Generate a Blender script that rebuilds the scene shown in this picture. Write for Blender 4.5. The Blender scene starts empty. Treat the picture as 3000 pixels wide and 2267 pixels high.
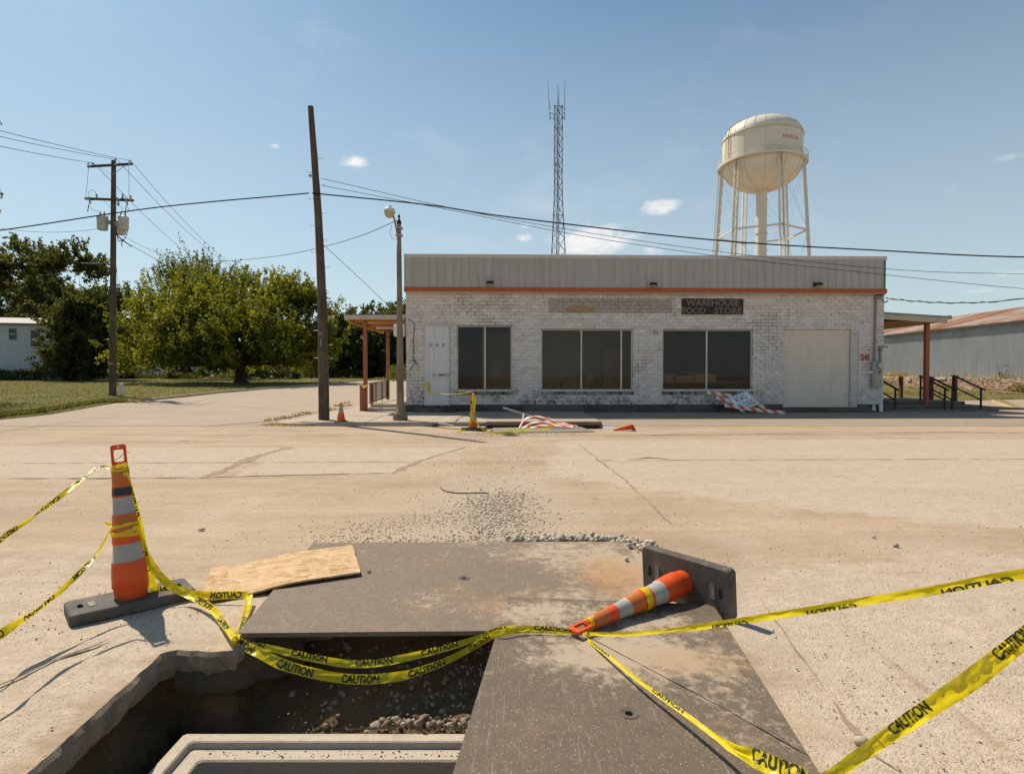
import bpy, math, random
import numpy as np
from mathutils import Vector, Matrix, noise as mnoise
from mathutils.geometry import delaunay_2d_cdt, tessellate_polygon

random.seed(7); rng = np.random.default_rng(7)
S = bpy.context.scene
COL = S.collection
PI = math.pi
R = math.radians

# ------------------------------------------------------------------ camera
F, CX, CY, HOR, CAMH = 1750.0, 1500.0, 1133.5, 1100.0, 1.5
PITCH = math.atan((CY - HOR) / F)
cam = bpy.data.cameras.new('camera')
camo = bpy.data.objects.new('camera', cam)
COL.objects.link(camo)
camo.location = (0, 0, CAMH)
camo.rotation_euler = (PI / 2 - PITCH, 0, 0)
cam.sensor_width = 36.0
cam.lens = F / 3000 * 36
cam.clip_start = 0.05
cam.clip_end = 4000
S.camera = camo

# ------------------------------------------------------------------ light
SUNV = Vector((-0.57, 0.53, 1.0)).normalized()          # towards the sun
EL = math.asin(SUNV.z)
AZ = math.atan2(SUNV.x, SUNV.y)
sun = bpy.data.lights.new('sun', 'SUN')
sun.energy = 5.0
sun.angle = R(0.53)
sun.color = (1.0, 0.89, 0.74)
suno = bpy.data.objects.new('sun', sun)
COL.objects.link(suno)
suno.rotation_euler = (-SUNV).to_track_quat('-Z', 'Y').to_euler()
suno.location = (-40, 40, 70)

S.view_settings.view_transform = 'Standard'
S.view_settings.look = 'None'
S.view_settings.exposure = 0.14
S.view_settings.gamma = 1.0
S.view_settings.use_curve_mapping = False
S.render.engine = 'CYCLES'
S.cycles.max_bounces = 8
S.cycles.transparent_max_bounces = 12


# ------------------------------------------------------------------ node helpers
class NT:
    def __init__(self, tree):
        self.t = tree
        self.t.nodes.clear()

    def n(self, typ, props=None, **ins):
        nd = self.t.nodes.new('ShaderNode' + typ)
        for k, v in (props or {}).items():
            setattr(nd, k, v)
        for k, v in ins.items():
            key = k.replace('_', ' ')
            if key.startswith('i') and key[1:].isdigit():
                sock = nd.inputs[int(key[1:])]
            else:
                sock = nd.inputs[key]
            self.put(sock, v)
        return nd

    def put(self, sock, v):
        if isinstance(v, bpy.types.NodeSocket):
            self.t.links.new(v, sock)
        elif isinstance(v, bpy.types.Node):
            self.t.links.new(v.outputs[0], sock)
        else:
            if sock.type == 'RGBA' and len(v) == 3:
                v = (*v, 1)
            sock.default_value = v

    def math(self, op, a, b=0.0, c=0.0, clamp=False):
        return self.n('Math', {'operation': op, 'use_clamp': clamp}, i0=a, i1=b, i2=c).outputs[0]

    def mix(self, f, a, b, blend='MIX'):
        nd = self.n('Mix', {'data_type': 'RGBA', 'blend_type': blend, 'clamp_factor': True})
        self.put(nd.inputs[0], f)
        self.put(nd.inputs[6], a)
        self.put(nd.inputs[7], b)
        return nd.outputs[2]

    def noise(self, vec, scale, detail=4, rough=0.55, dist=0.0, out=0):
        nd = self.n('TexNoise', None, Scale=scale, Detail=detail, Roughness=rough, Distortion=dist)
        self.put(nd.inputs['Vector'], vec)
        return nd.outputs[out]

    def voro(self, vec, scale, feature='F1', out='Distance', rnd=1.0):
        nd = self.n('TexVoronoi', {'feature': feature}, Scale=scale)
        nd.inputs['Randomness'].default_value = rnd
        self.put(nd.inputs['Vector'], vec)
        return nd.outputs[out]

    def ramp(self, f, pts, interp='LINEAR'):
        nd = self.n('ValToRGB')
        cr = nd.color_ramp
        cr.interpolation = interp
        while len(cr.elements) < len(pts):
            cr.elements.new(0.5)
        for e, (p, c) in zip(cr.elements, pts):
            e.position = p
            e.color = (*c, 1) if len(c) == 3 else c
        self.put(nd.inputs[0], f)
        return nd.outputs[0]

    def rng(self, f, a, b, c=0.0, d=1.0, smooth=False):
        nd = self.n('MapRange', {'interpolation_type': 'SMOOTHSTEP' if smooth else 'LINEAR', 'clamp': True})
        self.put(nd.inputs[0], f)
        for i, v in enumerate((a, b, c, d)):
            self.put(nd.inputs[i + 1], v)
        return nd.outputs[0]

    def mapping(self, vec, scale=(1, 1, 1), loc=(0, 0, 0), rot=(0, 0, 0)):
        nd = self.n('Mapping')
        self.put(nd.inputs['Vector'], vec)
        nd.inputs['Scale'].default_value = scale
        nd.inputs['Location'].default_value = loc
        nd.inputs['Rotation'].default_value = rot
        return nd.outputs[0]

    def pos(self):
        return self.n('NewGeometry').outputs['Position']

    def obj(self):
        return self.n('TexCoord').outputs['Object']

    def island(self):
        return self.n('NewGeometry').outputs['Random Per Island']

    def orand(self):
        return self.n('ObjectInfo').outputs['Random']

    def bump(self, h, strength=0.3, dist=0.01, normal=None):
        nd = self.n('Bump', None, Strength=strength, Distance=dist)
        self.put(nd.inputs['Height'], h)
        if normal is not None:
            self.put(nd.inputs['Normal'], normal)
        return nd.outputs[0]

    def out(self, sh):
        o = self.n('OutputMaterial')
        self.put(o.inputs['Surface'], sh)

    def bsdf(self, color, rough=0.8, metal=0.0, spec=0.3, normal=None, **kw):
        nd = self.n('BsdfPrincipled')
        self.put(nd.inputs['Base Color'], color)
        self.put(nd.inputs['Roughness'], rough)
        self.put(nd.inputs['Metallic'], metal)
        self.put(nd.inputs['Specular IOR Level'], spec)
        if normal is not None:
            self.put(nd.inputs['Normal'], normal)
        for k, v in kw.items():
            self.put(nd.inputs[k.replace('_', ' ')], v)
        return nd.outputs[0]


def newmat(name):
    m = bpy.data.materials.new(name)
    m.use_nodes = True
    return m, NT(m.node_tree)


def simple(name, c1, c2=None, scale=6.0, rough=0.75, metal=0.0, spec=0.3, bump=0.15, bscale=60.0,
           bdist=0.004, stretch=(1, 1, 1), c3=None, s3=1.5, t3=(0.5, 0.7), coord='world'):
    """weathered surface: two tones by noise, an optional third in blotches, fine bump"""
    m, t = newmat(name)
    p = t.pos() if coord == 'world' else t.obj()
    pm = t.mapping(p, stretch)
    n1 = t.noise(pm, scale, 6, 0.62)
    c2 = c2 or tuple(x * 0.72 for x in c1)
    col = t.mix(t.rng(n1, 0.32, 0.68), c1, c2)
    if c3:
        n3 = t.noise(p, s3, 7, 0.65, 0.4)
        col = t.mix(t.rng(n3, t3[0], t3[1]), col, c3)
    nb = t.noise(pm, bscale, 5, 0.6)
    rg = t.rng(n1, 0.3, 0.7, max(0.05, rough - 0.1), min(1, rough + 0.1))
    t.out(t.bsdf(col, rg, metal, spec, t.bump(nb, bump, bdist)))
    return m


# ------------------------------------------------------------------ world: sky with a few small clouds
W = bpy.data.worlds.new('World')
S.world = W
W.use_nodes = True
t = NT(W.node_tree)
sky = t.n('TexSky', {'sky_type': 'NISHITA', 'sun_disc': False, 'sun_elevation': EL, 'sun_rotation': AZ,
                     'altitude': 100.0, 'air_density': 1.0, 'dust_density': 0.9, 'ozone_density': 1.4})
d = t.n('TexCoord').outputs['Generated']
sx = t.n('SeparateXYZ', None, Vector=d)
az = t.math('ARCTAN2', sx.outputs[0], sx.outputs[1])
el = t.math('ARCSINE', sx.outputs[2])
cv = t.n('CombineXYZ', None, X=t.math('MULTIPLY', az, 1.0), Y=t.math('MULTIPLY', el, 2.2), Z=0.3).outputs[0]
nz = t.noise(cv, 26, 8, 0.62, 0.35)
nz2 = t.noise(cv, 7, 5, 0.6, 0.3)
# ragged cumulus puffs: (u, v, half width, half height, strength) read off the photograph as directions
total = None
for (u, v, wpx, hpx, st) in [(1038, 476, 46, 17, .95), (806, 427, 20, 8, .6), (1725, 705, 150, 48, 1.0),
                             (1935, 610, 62, 24, .9), (1538, 696, 36, 14, .75), (1545, 662, 26, 9, .5),
                             (1880, 735, 70, 20, .6), (2985, 462, 50, 14, .42), (2800, 540, 60, 30, .3),
                             (2960, 845, 130, 18, .5), (2990, 800, 100, 12, .45), (1000, 870, 80, 22, .35),
                             (1995, 558, 22, 8, .35), (970, 470, 14, 8, .4), (200, 715, 160, 12, .3)]:
    x = (u - CX) / F
    y = (CY - v) / F
    dv = Vector((x, math.cos(PITCH) + y * math.sin(PITCH), -math.sin(PITCH) + y * math.cos(PITCH))).normalized()
    a0, e0 = math.atan2(dv.x, dv.y), math.asin(dv.z)
    sa, se = wpx / F * 0.95, hpx / F * 0.95
    qa = t.math('POWER', t.math('DIVIDE', t.math('SUBTRACT', az, a0), sa), 2.0)
    ev = t.math('DIVIDE', t.math('SUBTRACT', el, e0), se)
    qe = t.math('POWER', ev, 2.0)
    g = t.math('MULTIPLY', t.math('EXPONENT', t.math('MULTIPLY', t.math('ADD', qa, qe), -0.8)), st)
    total = g if total is None else t.math('MAXIMUM', total, g)
dens = t.math('ADD', total, t.math('MULTIPLY', t.math('SUBTRACT', nz, 0.5), 1.5))
mask = t.math('MULTIPLY', t.rng(dens, 0.30, 1.05, smooth=True), t.rng(total, 0.03, 0.3))
wisp = t.math('MULTIPLY', t.rng(nz2, 0.52, 0.82), t.rng(t.noise(cv, 2.2, 2), 0.45, 0.7))
mask = t.math('MAXIMUM', t.math('MULTIPLY', mask, 0.9), t.math('MULTIPLY', wisp, 0.22))
skyc = t.mix(t.rng(el, 0.02, 0.62, 0.68, 0.0), t.mix(1.0, sky.outputs[0], (0.72, 0.96, 0.97), 'MULTIPLY'), (6.6, 7.3, 7.4))
col = t.mix(mask, skyc, (9.2, 9.0, 8.7))
bg = t.n('Background', None, Color=col, Strength=0.097)
wo = t.n('OutputWorld')
t.put(wo.inputs['Surface'], bg.outputs[0])


# ------------------------------------------------------------------ geometry helpers
def ray(u, v):
    x = (u - CX) / F
    y = (CY - v) / F
    c, s = math.cos(PITCH), math.sin(PITCH)
    return Vector((x, c + y * s, -s + y * c))


CAM = Vector((0, 0, CAMH))


def atY(u, v, Y):
    r = ray(u, v)
    return CAM + r * (Y / r.y)


def atZ(u, v, z):
    r = ray(u, v)
    return CAM + r * ((z - CAMH) / r.z)


def sstep(a, b, x):
    k = min(1, max(0, (x - a) / (b - a)))
    return k * k * (3 - 2 * k)


def terr(x, y):
    """ground level: flat round the road, rising gently behind it"""
    z = 0.02 * min(max(y - 22.0, 0.0), 55.0)
    if x > 20:
        z += 0.70 * sstep(34.4, 35.2, x) * sstep(24, 34, y)
    return z


def gnd(u, v):
    z = 0.0
    for _ in range(40):
        p = atZ(u, v, z)
        z = 0.5 * z + 0.5 * terr(p.x, p.y)
    p = atZ(u, v, z)
    return Vector((p.x, p.y, terr(p.x, p.y)))


XF = {}


def thing(name, label, cat, loc=(0, 0, 0), rotz=0.0, group=None, mtx=None):
    o = bpy.data.objects.new(name, None)
    COL.objects.link(o)
    o.empty_display_size = 0.2
    if mtx is None:
        o.location = loc
        o.rotation_euler = (0, 0, rotz)
        mtx = Matrix.Translation(Vector(loc)) @ Matrix.Rotation(rotz, 4, 'Z')
    else:
        o.matrix_world = mtx
    XF[o] = mtx
    tag(o, label, cat, group)
    return o


def tag(o, label, cat, group=None):
    o['label'] = label
    o['category'] = cat
    if group:
        o['group'] = group
    return o


def link(me, name, parent=None):
    o = bpy.data.objects.new(name, me)
    COL.objects.link(o)
    if parent is not None:
        o.parent = parent
        XF[o] = XF.get(parent, Matrix.Identity(4))
    return o


def dup(root, mtx, label, group=None):
    r = root.copy()
    COL.objects.link(r)
    r.matrix_world = mtx
    r['label'] = label
    if group:
        r['group'] = group
    XF[r] = mtx
    for ch in [o for o in COL.objects if o.parent == root]:
        c = ch.copy()
        COL.objects.link(c)
        c.parent = r
        for g in [o for o in COL.objects if o.parent == ch]:
            k = g.copy()
            COL.objects.link(k)
            k.parent = c
    return r


def in_poly(x, y, poly):
    c = False
    n = len(poly)
    j = n - 1
    for i in range(n):
        xi, yi = poly[i][0], poly[i][1]
        xj, yj = poly[j][0], poly[j][1]
        if (yi > y) != (yj > y) and x < (xj - xi) * (y - yi) / (yj - yi) + xi:
            c = not c
        j = i
    return c


def catmull(pts, n=8):
    pts = [Vector(p) for p in pts]
    P = [pts[0] * 2 - pts[1]] + pts + [pts[-1] * 2 - pts[-2]]
    out = []
    for i in range(1, len(P) - 2):
        for k in range(n):
            s = k / n
            a, b, c, d_ = P[i - 1], P[i], P[i + 1], P[i + 2]
            out.append(0.5 * ((2 * b) + (c - a) * s + (2 * a - 5 * b + 4 * c - d_) * s * s +
                              (3 * b - a - 3 * c + d_) * s ** 3))
    out.append(pts[-1])
    return out


class MB:
    def __init__(self):
        self.v = []
        self.f = []
        self.uv = {}
        self.at = {}

    def add(self, vs, fs, m=None):
        o = len(self.v)
        for p in vs:
            p = Vector(p)
            self.v.append(m @ p if m is not None else p)
        for f in fs:
            self.f.append(tuple(i + o for i in f))
        return o

    def box(self, x0, x1, y0, y1, z0, z1, m=None):
        if x0 > x1: x0, x1 = x1, x0
        if y0 > y1: y0, y1 = y1, y0
        if z0 > z1: z0, z1 = z1, z0
        vs = [(x0, y0, z0), (x1, y0, z0), (x1, y1, z0), (x0, y1, z0), (x0, y0, z1), (x1, y0, z1), (x1, y1, z1), (x0, y1, z1)]
        self.add(vs, [(0, 3, 2, 1), (4, 5, 6, 7), (0, 1, 5, 4), (1, 2, 6, 5), (2, 3, 7, 6), (3, 0, 4, 7)], m)
        return self

    def bbox(self, x0, x1, y0, y1, z0, z1, b, m=None):
        """box with chamfered edges"""
        if x0 > x1: x0, x1 = x1, x0
        if y0 > y1: y0, y1 = y1, y0
        if z0 > z1: z0, z1 = z1, z0
        b = min(b, (x1 - x0) * .45, (y1 - y0) * .45, (z1 - z0) * .45)
        xs = ((x0, x0 + b), (x1, x1 - b))
        ys = ((y0, y0 + b), (y1, y1 - b))
        zs = ((z0, z0 + b), (z1, z1 - b))
        idx = {}
        vs = []
        for i in (0, 1):
            for j in (0, 1):
                for k in (0, 1):
                    for a in range(3):
                        p = (xs[i][0 if a == 0 else 1], ys[j][0 if a == 1 else 1], zs[k][0 if a == 2 else 1])
                        idx[i, j, k, a] = len(vs)
                        vs.append(p)
        fs = []
        for a in range(3):
            for s in (0, 1):
                q = []
                for (p1, p2) in ((0, 0), (1, 0), (1, 1), (0, 1)):
                    key = [0, 0, 0]
                    key[a] = s
                    key[(a + 1) % 3] = p1
                    key[(a + 2) % 3] = p2
                    q.append(idx[(*key, a)])
                fs.append(tuple(q) if s else tuple(reversed(q)))
        for a in range(3):
            b1, b2 = (a + 1) % 3, (a + 2) % 3
            for s1 in (0, 1):
                for s2 in (0, 1):
                    key0 = [0, 0, 0]; key0[b1] = s1; key0[b2] = s2
                    key1 = list(key0); key1[a] = 1
                    q = [idx[(*key0, b1)], idx[(*key1, b1)], idx[(*key1, b2)], idx[(*key0, b2)]]
                    fs.append(tuple(q) if (s1 ^ s2) else tuple(reversed(q)))
        for i in (0, 1):
            for j in (0, 1):
                for k in (0, 1):
                    q = [idx[i, j, k, 0], idx[i, j, k, 1], idx[i, j, k, 2]]
                    fs.append(tuple(q) if (i + j + k) % 2 else tuple(reversed(q)))
        self.add(vs, fs, m)
        return self

    def tube(self, path, rad, n=8, caps=True, m=None):
        path = [Vector(p) for p in path]
        if not hasattr(rad, '__len__'):
            rad = [rad] * len(path)
        vs, fs = [], []
        up = None
        for i, p in enumerate(path):
            tg = (path[min(i + 1, len(path) - 1)] - path[max(i - 1, 0)])
            tg = tg.normalized() if tg.length > 1e-9 else Vector((0, 0, 1))
            if up is None:
                up = Vector((0, 0, 1)) if abs(tg.z) < 0.9 else Vector((1, 0, 0))
            a = tg.cross(up)
            a.normalize()
            b = a.cross(tg)
            up = b
            for k in range(n):
                th = 2 * PI * (k + .5) / n
                vs.append(p + (a * math.cos(th) + b * math.sin(th)) * rad[i])
        for i in range(len(path) - 1):
            for k in range(n):
                k2 = (k + 1) % n
                fs.append((i * n + k, (i + 1) * n + k, (i + 1) * n + k2, i * n + k2))
        if caps:
            fs.append(tuple(range(n)))
            fs.append(tuple(reversed(range((len(path) - 1) * n, len(path) * n))))
        self.add(vs, fs, m)
        return self

    def lathe(self, prof, n=24, m=None, sx=1.0, sy=1.0, cap=True):
        """prof: list of (r, z)"""
        vs, fs = [], []
        for (r, z) in prof:
            for k in range(n):
                th = 2 * PI * k / n
                vs.append((r * sx * math.cos(th), r * sy * math.sin(th), z))
        for i in range(len(prof) - 1):
            for k in range(n):
                k2 = (k + 1) % n
                fs.append((i * n + k, i * n + k2, (i + 1) * n + k2, (i + 1) * n + k))
        if cap:
            fs.append(tuple(reversed(range(n))))
            fs.append(tuple(range((len(prof) - 1) * n, len(prof) * n)))
        self.add(vs, fs, m)
        return self

    def beam(self, a, b, w, h=None, up=(0, 0, 1), m=None):
        """square bar from a to b"""
        a, b = Vector(a), Vector(b)
        h = h or w
        tg = (b - a).normalized()
        u = Vector(up)
        if abs(tg.dot(u)) > 0.98:
            u = Vector((0, 1, 0))
        s = tg.cross(u).normalized()
        u = s.cross(tg).normalized()
        vs = []
        for p in (a, b):
            for (i, j) in ((-1, -1), (1, -1), (1, 1), (-1, 1)):
                vs.append(p + s * (i * w / 2) + u * (j * h / 2))
        self.add(vs, [(0, 3, 2, 1), (4, 5, 6, 7), (0, 1, 5, 4), (1, 2, 6, 5), (2, 3, 7, 6), (3, 0, 4, 7)], m)
        return self

    def plate(self, outer, holes, z0, z1, m=None, step=0):
        """extruded polygon with holes, in XY"""
        pts, edges = [], []
        loops = [list(outer)] + [list(h) for h in holes]
        for lp in loops:
            o = len(pts)
            pts += [Vector((p[0], p[1])) for p in lp]
            edges += [(o + i, o + (i + 1) % len(lp)) for i in range(len(lp))]
        if step:
            gx = min(p[0] for p in outer) + step / 2
            while gx < max(p[0] for p in outer):
                gy = min(p[1] for p in outer) + step / 2
                while gy < max(p[1] for p in outer):
                    if in_poly(gx, gy, outer) and not any(in_poly(gx, gy, h) for h in holes):
                        pts.append(Vector((gx, gy)))
                    gy += step
                gx += step
        vo, _, fo, _, _, _ = delaunay_2d_cdt(pts, edges, [], 1, 1e-6)
        tri = []
        for f in fo:
            cx = sum(vo[i].x for i in f) / len(f)
            cy = sum(vo[i].y for i in f) / len(f)
            if in_poly(cx, cy, outer) and not any(in_poly(cx, cy, h) for h in holes):
                a, b, c = (vo[i] for i in f[:3])
                ccw = (b.x - a.x) * (c.y - a.y) - (b.y - a.y) * (c.x - a.x) > 0
                tri.append(tuple(f) if ccw else tuple(reversed(f)))
        nv = len(vo)
        zz = (lambda p, z: z(p.x, p.y) if callable(z) else z)
        vs = [(p.x, p.y, zz(p, z1)) for p in vo] + [(p.x, p.y, zz(p, z0)) for p in vo]
        fs = list(tri) + [tuple(reversed([i + nv for i in f])) for f in tri]
        o = self.add(vs, fs, m)
        for li, lp in enumerate(loops):
            area = sum(lp[i][0] * lp[(i + 1) % len(lp)][1] - lp[(i + 1) % len(lp)][0] * lp[i][1] for i in range(len(lp)))
            if (area < 0) != (li > 0):
                lp = lp[::-1]
            vs, fs = [], []
            n = len(lp)
            for p in lp:
                q = Vector((p[0], p[1]))
                vs += [(p[0], p[1], zz(q, z0)), (p[0], p[1], zz(q, z1))]
            for i in range(n):
                j = (i + 1) % n
                fs.append((2 * i, 2 * j, 2 * j + 1, 2 * i + 1))
            self.add(vs, fs, m)
        return self

    def grid(self, P, uvs=None):
        """P: 2-D list of points"""
        ni, nj = len(P), len(P[0])
        o = self.add([p for row in P for p in row], [])
        for i in range(ni - 1):
            for j in range(nj - 1):
                a = o + i * nj + j
                self.f.append((a, a + nj, a + nj + 1, a + 1))
        if uvs:
            for i in range(ni):
                for j in range(nj):
                    self.uv[o + i * nj + j] = uvs[i][j]
        return self

    def build(self, name, mat, parent=None, world=True, smooth=None, kind=None, label=None):
        me = bpy.data.meshes.new(name)
        vs = self.v
        if parent is not None and world:
            inv = XF.get(parent, Matrix.Identity(4)).inverted()
            vs = [inv @ p for p in vs]
        me.from_pydata([tuple(p) for p in vs], [], self.f)
        if self.uv:
            ul = me.uv_layers.new(name='UVMap')
            vi = np.empty(len(me.loops), dtype=np.int32)
            me.loops.foreach_get('vertex_index', vi)
            tab = np.zeros((len(self.v), 2), dtype=np.float32)
            for k, q in self.uv.items():
                tab[k] = q
            ul.data.foreach_set('uv', tab[vi].ravel())
        for an, arr in self.at.items():
            a = me.attributes.new(an, 'FLOAT', 'POINT')
            a.data.foreach_set('value', np.asarray(arr, dtype=np.float32))
        me.update()
        if mat is not None:
            me.materials.append(mat)
        if smooth is not None:
            me.shade_smooth()
            if smooth < 179:
                me.set_sharp_from_angle(angle=R(smooth))
        o = link(me, name, parent)
        if kind:
            o['kind'] = kind
        if label:
            o['label'] = label
        return o


def fast_mesh(name, V, nper, mat, smooth=False):
    """V: (N*nper,3) array, polygons of nper consecutive vertices"""
    me = bpy.data.meshes.new(name)
    nv = len(V)
    nf = nv // nper
    me.vertices.add(nv)
    me.vertices.foreach_set('co', np.asarray(V, dtype=np.float32).ravel())
    me.loops.add(nv)
    me.loops.foreach_set('vertex_index', np.arange(nv, dtype=np.int32))
    me.polygons.add(nf)
    me.polygons.foreach_set('loop_start', np.arange(0, nv, nper, dtype=np.int32))
    me.update(calc_edges=True)
    me.validate()
    if mat:
        me.materials.append(mat)
    return me


def text_mesh(txt, height, bold=0.0, spacing=1.0, align='CENTER'):
    """flat letters in XY (cap height = height), as lists of vertices and faces"""
    cu = bpy.data.curves.new('lettering', 'FONT')
    cu.body = txt
    cu.size = 1.0
    cu.align_x = align
    cu.offset = bold
    cu.space_character = spacing
    cu.resolution_u = 3
    ob = bpy.data.objects.new('lettering', cu)
    me = ob.to_mesh()
    vs = [v.co.copy() for v in me.vertices]
    fs = [tuple(p.vertices) for p in me.polygons]
    ob.to_mesh_clear()
    bpy.data.objects.remove(ob)
    bpy.data.curves.remove(cu)
    ys = [v.y for v in vs]
    k = height / (max(ys) - min(ys))
    y0 = min(ys)
    return [Vector((v.x * k, (v.y - y0) * k, 0)) for v in vs], fs


_ico = None


def rock_arrays(centers, sizes, flat=0.75, seed=1):
    """triangle soup (N*20*3,3) of jittered low stones"""
    g = np.random.default_rng(seed)
    ph = (1 + 5 ** .5) / 2
    base = np.array([(-1, ph, 0), (1, ph, 0), (-1, -ph, 0), (1, -ph, 0), (0, -1, ph), (0, 1, ph), (0, -1, -ph), (0, 1, -ph),
                     (ph, 0, -1), (ph, 0, 1), (-ph, 0, -1), (-ph, 0, 1)]) / 1.9
    fc = np.array([(0, 11, 5), (0, 5, 1), (0, 1, 7), (0, 7, 10), (0, 10, 11), (1, 5, 9), (5, 11, 4), (11, 10, 2), (10, 7, 6),
                   (7, 1, 8), (3, 9, 4), (3, 4, 2), (3, 2, 6), (3, 6, 8), (3, 8, 9), (4, 9, 5), (2, 4, 11), (6, 2, 10), (8, 6, 7), (9, 8, 1)])
    n = len(centers)
    V = base[None] * g.uniform(0.68, 1.25, (n, 12, 1))
    V = V * g.uniform(0.6, 1.2, (n, 1, 3)) * np.array([1, 1, flat])
    a = g.uniform(0, 2 * PI, n)
    ca, sa = np.cos(a)[:, None], np.sin(a)[:, None]
    X = V[..., 0] * ca - V[..., 1] * sa
    Y = V[..., 0] * sa + V[..., 1] * ca
    V = np.stack([X, Y, V[..., 2]], -1) * np.asarray(sizes)[:, None, None] * 0.5
    V = V + np.asarray(centers)[:, None, :]
    return V, fc


def rock_mesh(name, centers, sizes, mat, flat=0.75, seed=1):
    V, fc = rock_arrays(np.asarray(centers), sizes, flat, seed)
    n = len(V)
    me = bpy.data.meshes.new(name)
    me.vertices.add(n * 12)
    me.vertices.foreach_set('co', V.astype(np.float32).ravel())
    idx = (fc[None] + (np.arange(n) * 12)[:, None, None]).reshape(-1, 3).astype(np.int32)
    me.loops.add(idx.size)
    me.loops.foreach_set('vertex_index', idx.ravel())
    me.polygons.add(len(idx))
    me.polygons.foreach_set('loop_start', np.arange(0, idx.size, 3, dtype=np.int32))
    me.update(calc_edges=True)
    me.materials.append(mat)
    return me
# ------------------------------------------------------------------ ground materials
def road_mat():
    m, t = newmat('dusty_road')
    p = t.pos()
    dust = t.n('Attribute', {'attribute_name': 'dust'}).outputs['Fac']
    grav = t.n('Attribute', {'attribute_name': 'grav'}).outputs['Fac']
    big = t.noise(p, 0.55, 6, 0.6, 0.5)
    streak = t.noise(t.mapping(p, (0.16, 1.5, 1)), 1.0, 7, 0.65, 0.6)
    mid = t.noise(p, 5.0, 6, 0.65)
    fine = t.noise(p, 130, 3, 0.6)
    dm = t.math('ADD', dust, t.math('MULTIPLY', t.math('SUBTRACT', mid, 0.5), 0.9))
    dm = t.math('ADD', dm, t.math('MULTIPLY', t.math('SUBTRACT', streak, 0.5), 1.2))
    dmask = t.rng(dm, 0.3, 0.75, smooth=True)
    # exposed aggregate: stones of mixed tone set in pale mortar
    wp = t.n('VectorMath', {'operation': 'ADD'}, i0=p, i1=t.n('VectorMath', {'operation': 'SCALE'}, i0=t.noise(p, 40, 2, .5, out=1), Scale=.018).outputs[0]).outputs[0]
    vd = t.voro(wp, 88, 'F1', 'Distance')
    vc = t.voro(wp, 88, 'F1', 'Color')
    vdb = t.voro(wp, 47, 'F1', 'Distance')
    vcb = t.n('SeparateColor', None, Color=t.voro(wp, 47, 'F1', 'Color'))
    vs = t.n('SeparateColor', None, Color=vc).outputs[0]
    vg = t.n('SeparateColor', None, Color=vc).outputs[1]
    stone = t.ramp(vs, [(0.0, (.13, .095, .07)), (.12, (.28, .205, .15)), (.3, (.46, .37, .28)), (.65, (.56, .465, .36)), (1.0, (.66, .58, .475))])
    mortar = t.mix(t.rng(mid, .3, .7), (.58, .475, .36), (.50, .40, .30))
    conc = t.mix(t.rng(vd, 0.36, 0.50), stone, mortar)
    conc = t.mix(t.math('MULTIPLY', t.rng(vg, .45, .9), .65), conc, mortar)
    bigs = t.math('MULTIPLY', t.rng(vdb, .30, .42, 1, 0), t.rng(vcb.outputs[0], .72, .80))
    conc = t.mix(t.math('MULTIPLY', bigs, .8), conc, t.ramp(vcb.outputs[1], [(0, (.30, .22, .16)), (.4, (.44, .34, .25)), (1, (.62, .54, .44))]))
    conc = t.mix(t.rng(streak, .35, .7, 0, .32), conc, (.39, .31, .23))
    # dirt film
    dirt = t.mix(t.rng(streak, .33, .68), (.52, .39, .265), (.34, .245, .162))
    dirt = t.mix(t.rng(big, .38, .66, 0, .55), dirt, (.59, .455, .325))
    sp = t.voro(p, 34, 'F1', 'Distance')
    spc = t.n('SeparateColor', None, Color=t.voro(p, 34, 'F1', 'Color')).outputs[0]
    speck = t.math('MULTIPLY', t.rng(sp, .16, .26, 1, 0), t.rng(spc, .55, .80))
    dirt = t.mix(t.math('MULTIPLY', speck, .75), dirt, (.19, .14, .10))
    s2 = t.math('MULTIPLY', t.rng(t.voro(p, 95), .18, .30, 1, 0), t.math('MULTIPLY', t.rng(t.n('SeparateColor', None, Color=t.voro(p, 95, 'F1', 'Color')).outputs[2], .5, .9), t.rng(streak, .40, .62, .25, 1)))
    dirt = t.mix(t.math('MULTIPLY', s2, .8), dirt, (.22, .165, .12))
    dirt = t.mix(t.rng(fine, .4, .7, 0, .45), dirt, (.30, .225, .165))
    col = t.mix(dmask, conc, dirt)
    # crushed stone dust in the trench
    gm = t.math('ADD', grav, t.math('MULTIPLY', t.math('SUBTRACT', mid, 0.5), 0.8))
    gmask = t.rng(gm, .35, .8, smooth=True)
    gcol = t.mix(t.rng(fine, .3, .7), (.53, .44, .33), (.38, .31, .23))
    gcol = t.mix(t.rng(vs, .0, .3, .6, 0), gcol, (.30, .265, .215))
    col = t.mix(t.math('MULTIPLY', gmask, .75), col, gcol)
    gr = t.math('ADD', t.math('MULTIPLY', t.noise(p, 24, 5, .75), .6), t.math('MULTIPLY', t.noise(t.mapping(p, (.55, 1, 1)), 8, 6, .75, .5), .4))
    col = t.mix(t.rng(gr, .40, .62, .34, 0), col, (.24, .175, .12))
    col = t.mix(t.rng(gr, .54, .70, 0, .35), col, (.66, .56, .44))
    col = t.mix(t.rng(t.noise(t.mapping(p, (.4, 1.3, 1)), 3.2, 7, .75, .9), .52, .68, 0, .38), col, (.31, .235, .165))
    patch = t.noise(p, .9, 7, .7, .8)
    col = t.mix(t.rng(patch, .50, .68, 0, .42), col, (.46, .40, .315))
    col = t.mix(t.rng(t.noise(p, 2.3, 6, .7, .6), .56, .74, 0, .35), col, (.36, .27, .185))
    h = t.math('ADD', t.math('MULTIPLY', t.rng(vd, .1, .55, 1, 0), t.math('SUBTRACT', 1.0, t.math('MULTIPLY', dmask, .85))),
               t.math('MULTIPLY', fine, .6))
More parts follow.
